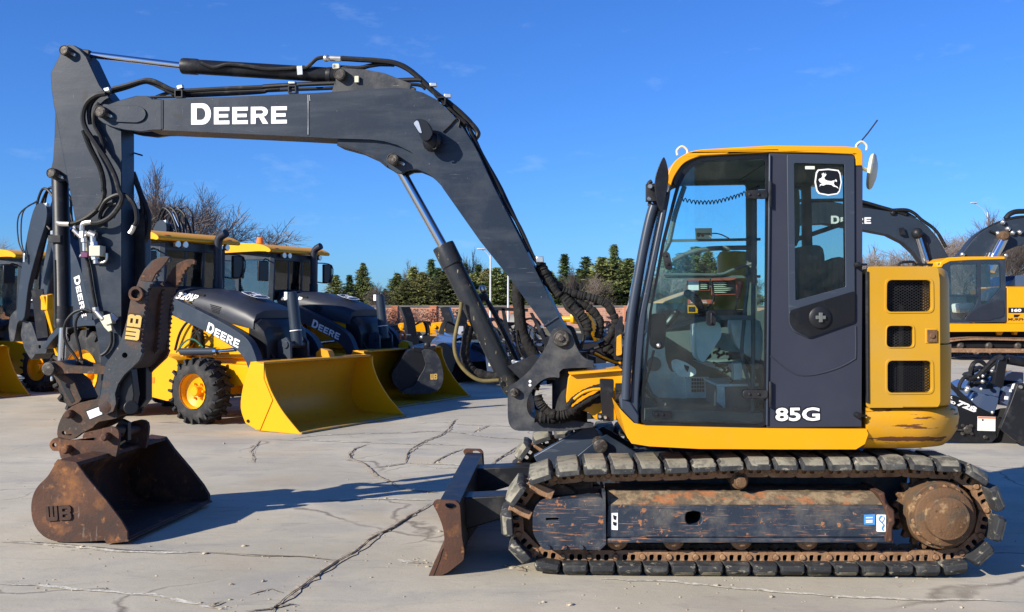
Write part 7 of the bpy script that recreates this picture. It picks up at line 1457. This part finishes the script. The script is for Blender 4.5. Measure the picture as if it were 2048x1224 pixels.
g.build('track_roller', M['pin'], e1); P30('house_underside', k19(130, 978, 1000, 978, 1000, 1012, 140, 1012), .3, 2.2, 'dark')
g = MB(); g.plate(F30, k19(490, 978, 545, 978, 530, 1003, 500, 1003), .2, .3); g.plate(F30, k19(622, 978, 650, 978, 645, 1000, 630, 1000), .1, .3); g.build('underside_lug', M['yellownew'], e1)
# its boom, reaching left behind the main cab
bo_ = [(1560, 418), (1640, 398)]+k11(100, 78, 250, 100, 350, 128, 400, 165, 440, 210, 470, 262, 492, 302)+[(1905, 530), (1880, 535)]+k11(400, 350, 375, 330, 340, 285, 290, 240, 220, 205, 100, 182)+[(1650, 448), (1560, 452)]
bm2 = P30('boom', bo_, 1.1, 1.5, 'greyb', bevel=.03)
g = MB(); o = F30.P((1662, 449), 1.095); ux = F30.P((1742, 449), 1.095)-o; uy = F30.P((1662, 433), 1.095)-o; deere_on(g, o+uy*.1, ux, uy); g.build('lettering', M['whitec'], bm2)
g = MB(); g.tube([F30.P(p, 1.1) for p in [(1560, 402), (1700, 400)]+k11(110, 55, 180, 75, 250, 95, 300, 112)], .05, 8); g.tube([F30.P(p, 1.05) for p in k11(230, 92, 300, 90, 340, 108, 370, 135, 420, 170, 450, 205, 480, 260)], .05, 8); g.cyl(F30.P(k11(60, 60)[0], 1.3), F30.P(k11(250, 105)[0], 1.3), .10); g.build('boom_hose', M['hose'], bm2)
g = MB(); g.plate(F30, k11(210, 90, 300, 95, 350, 125, 300, 128), 1.15, 1.45); g.ball(F30.P(k11(240, 103)[0], 1.1), .09, 10); g.plate(F30, k11(272, 172, 290, 170, 300, 205, 278, 205), 1.0, 1.1); g.build('boom_fitting', M['black'], bm2)
g = MB(); g.cyl(F30.P(k11(350, 200)[0], 1.0), F30.P(k11(395, 345)[0], 1.0), .10); g.cyl(F30.P(k11(395, 345)[0], 1.0), F30.P(k11(420, 480)[0], 1.0), .15); cy = g.build('boom_cylinder', M['chrome'], bm2)
g = MB(); g.ball(F30.P(k11(350, 197)[0], .95), .17, 12); g.plate(F30, k11(356, 215, 390, 205, 420, 345, 400, 345), 1.06, 1.09); g.build('cylinder_eye', M['black'], cy)
g = MB(); g.tube([F30.P(p, .5) for p in k11(268, 345, 275, 330, 330, 326, 340, 345)], .04, 8); g.box(F30.P(k11(375, 338)[0], .6), (.5, .3, .06)); g.build('handrail', M['hose'], e1)
F36 = Frame(0, (14, 35.5, 0))
e2 = root('large_excavator', 'excavator behind the far yellow cab, its dark boom rising to the right edge', 'excavator', G(2060, 704))
bo = sm2(k19(215, 420, 250, 385, 300, 320, 350, 265, 440, 205, 540, 165, 640, 140, 760, 130, 900, 150, 1000, 200), 2, False)+sm2(k19(1000, 330, 900, 305, 760, 315, 660, 340, 580, 370, 530, 400, 500, 425), 2, False)
g = MB(); g.plate(F36, bo, 0, .5); b2 = g.build('boom', M['greyb'], e2, bevel=.03)
g = MB(); g.cyl(F36.P(k19(560, 262)[0], -.1), F36.P(k19(480, 410)[0], -.1), .16, seg=14); g.cyl(F36.P(k19(480, 410)[0], -.1), F36.P(k19(430, 520)[0], -.1), .24, seg=14); cy = g.build('boom_cylinder', M['chrome'], b2); g = MB(); g.lathe(F36.P(k19(565, 263)[0], -.35), F36.n, [(0, .10), (.05, .17), (.35, .17)], 18); g.build('cylinder_pin', M['hub'], cy)
g = MB(); g.tube([F36.P(p, .1) for p in k19(220, 415, 262, 380, 330, 290, 400, 230, 470, 190, 545, 160, 640, 133, 780, 125)], .07, 8); g.tube([F36.P(p, .1) for p in k19(560, 140, 590, 105, 640, 86, 720, 84)], .09, 8); g.tube([F36.P(p, -.05) for p in k19(440, 230, 500, 255, 550, 262)], .04, 6); g.tube([F36.P(p, -.05) for p in k19(570, 200, 620, 240, 690, 245)], .04, 6); g.build('boom_hose', M['hose'], b2)
g = MB()
for x, y in ((578, 214), (502, 248), (612, 244), (665, 240), (540, 165), (240, 405), (560, 412)): g.ball(F36.P(k19(x, y)[0], -.05), .09, 8)
g.build('hose_fitting', M['steel'], b2)
g = MB(); g.plate(F36, k19(560, 640, 1100, 640, 1100, 860, 560, 860), .3, 2.5); g.plate(F36, k19(400, 860, 1100, 860, 1100, 1040, 400, 1040), .3, 2.5); g.build('body', M['yellownew'], e2, bevel=.05)
# corrugated shed behind the viewer, mirrored in the rear cab window
sh = root('metal_shed', 'brown corrugated metal building, seen mirrored in the rear cab window', 'building', (14, -17, 0))
g = MB(); 
prev = None; x = 3.5; i = 0; pts = []
while x < 30:
    dy = 0 if (i % 4) in (0, 1) else .06; pts.append((x, -17+dy)); x += .13 if i % 2 == 0 else .05; i += 1
for a, b_ in zip(pts, pts[1:]): g.face([(a[0], a[1], 0), (b_[0], b_[1], 0), (b_[0], b_[1], 7.5), (a[0], a[1], 7.5)])
g.build('wall', mat('brown_cladding', (.26, .21, .15), .6), sh, recalc=False)
g = MB(); g.bb(3.4, 30, -27, -16.8, 7.5, 7.7); g.build('roof', mat('shed_roof', (.12, .11, .10), .6), sh)
for o in bpy.data.objects:
    if '_local' in o.keys(): del o['_local']
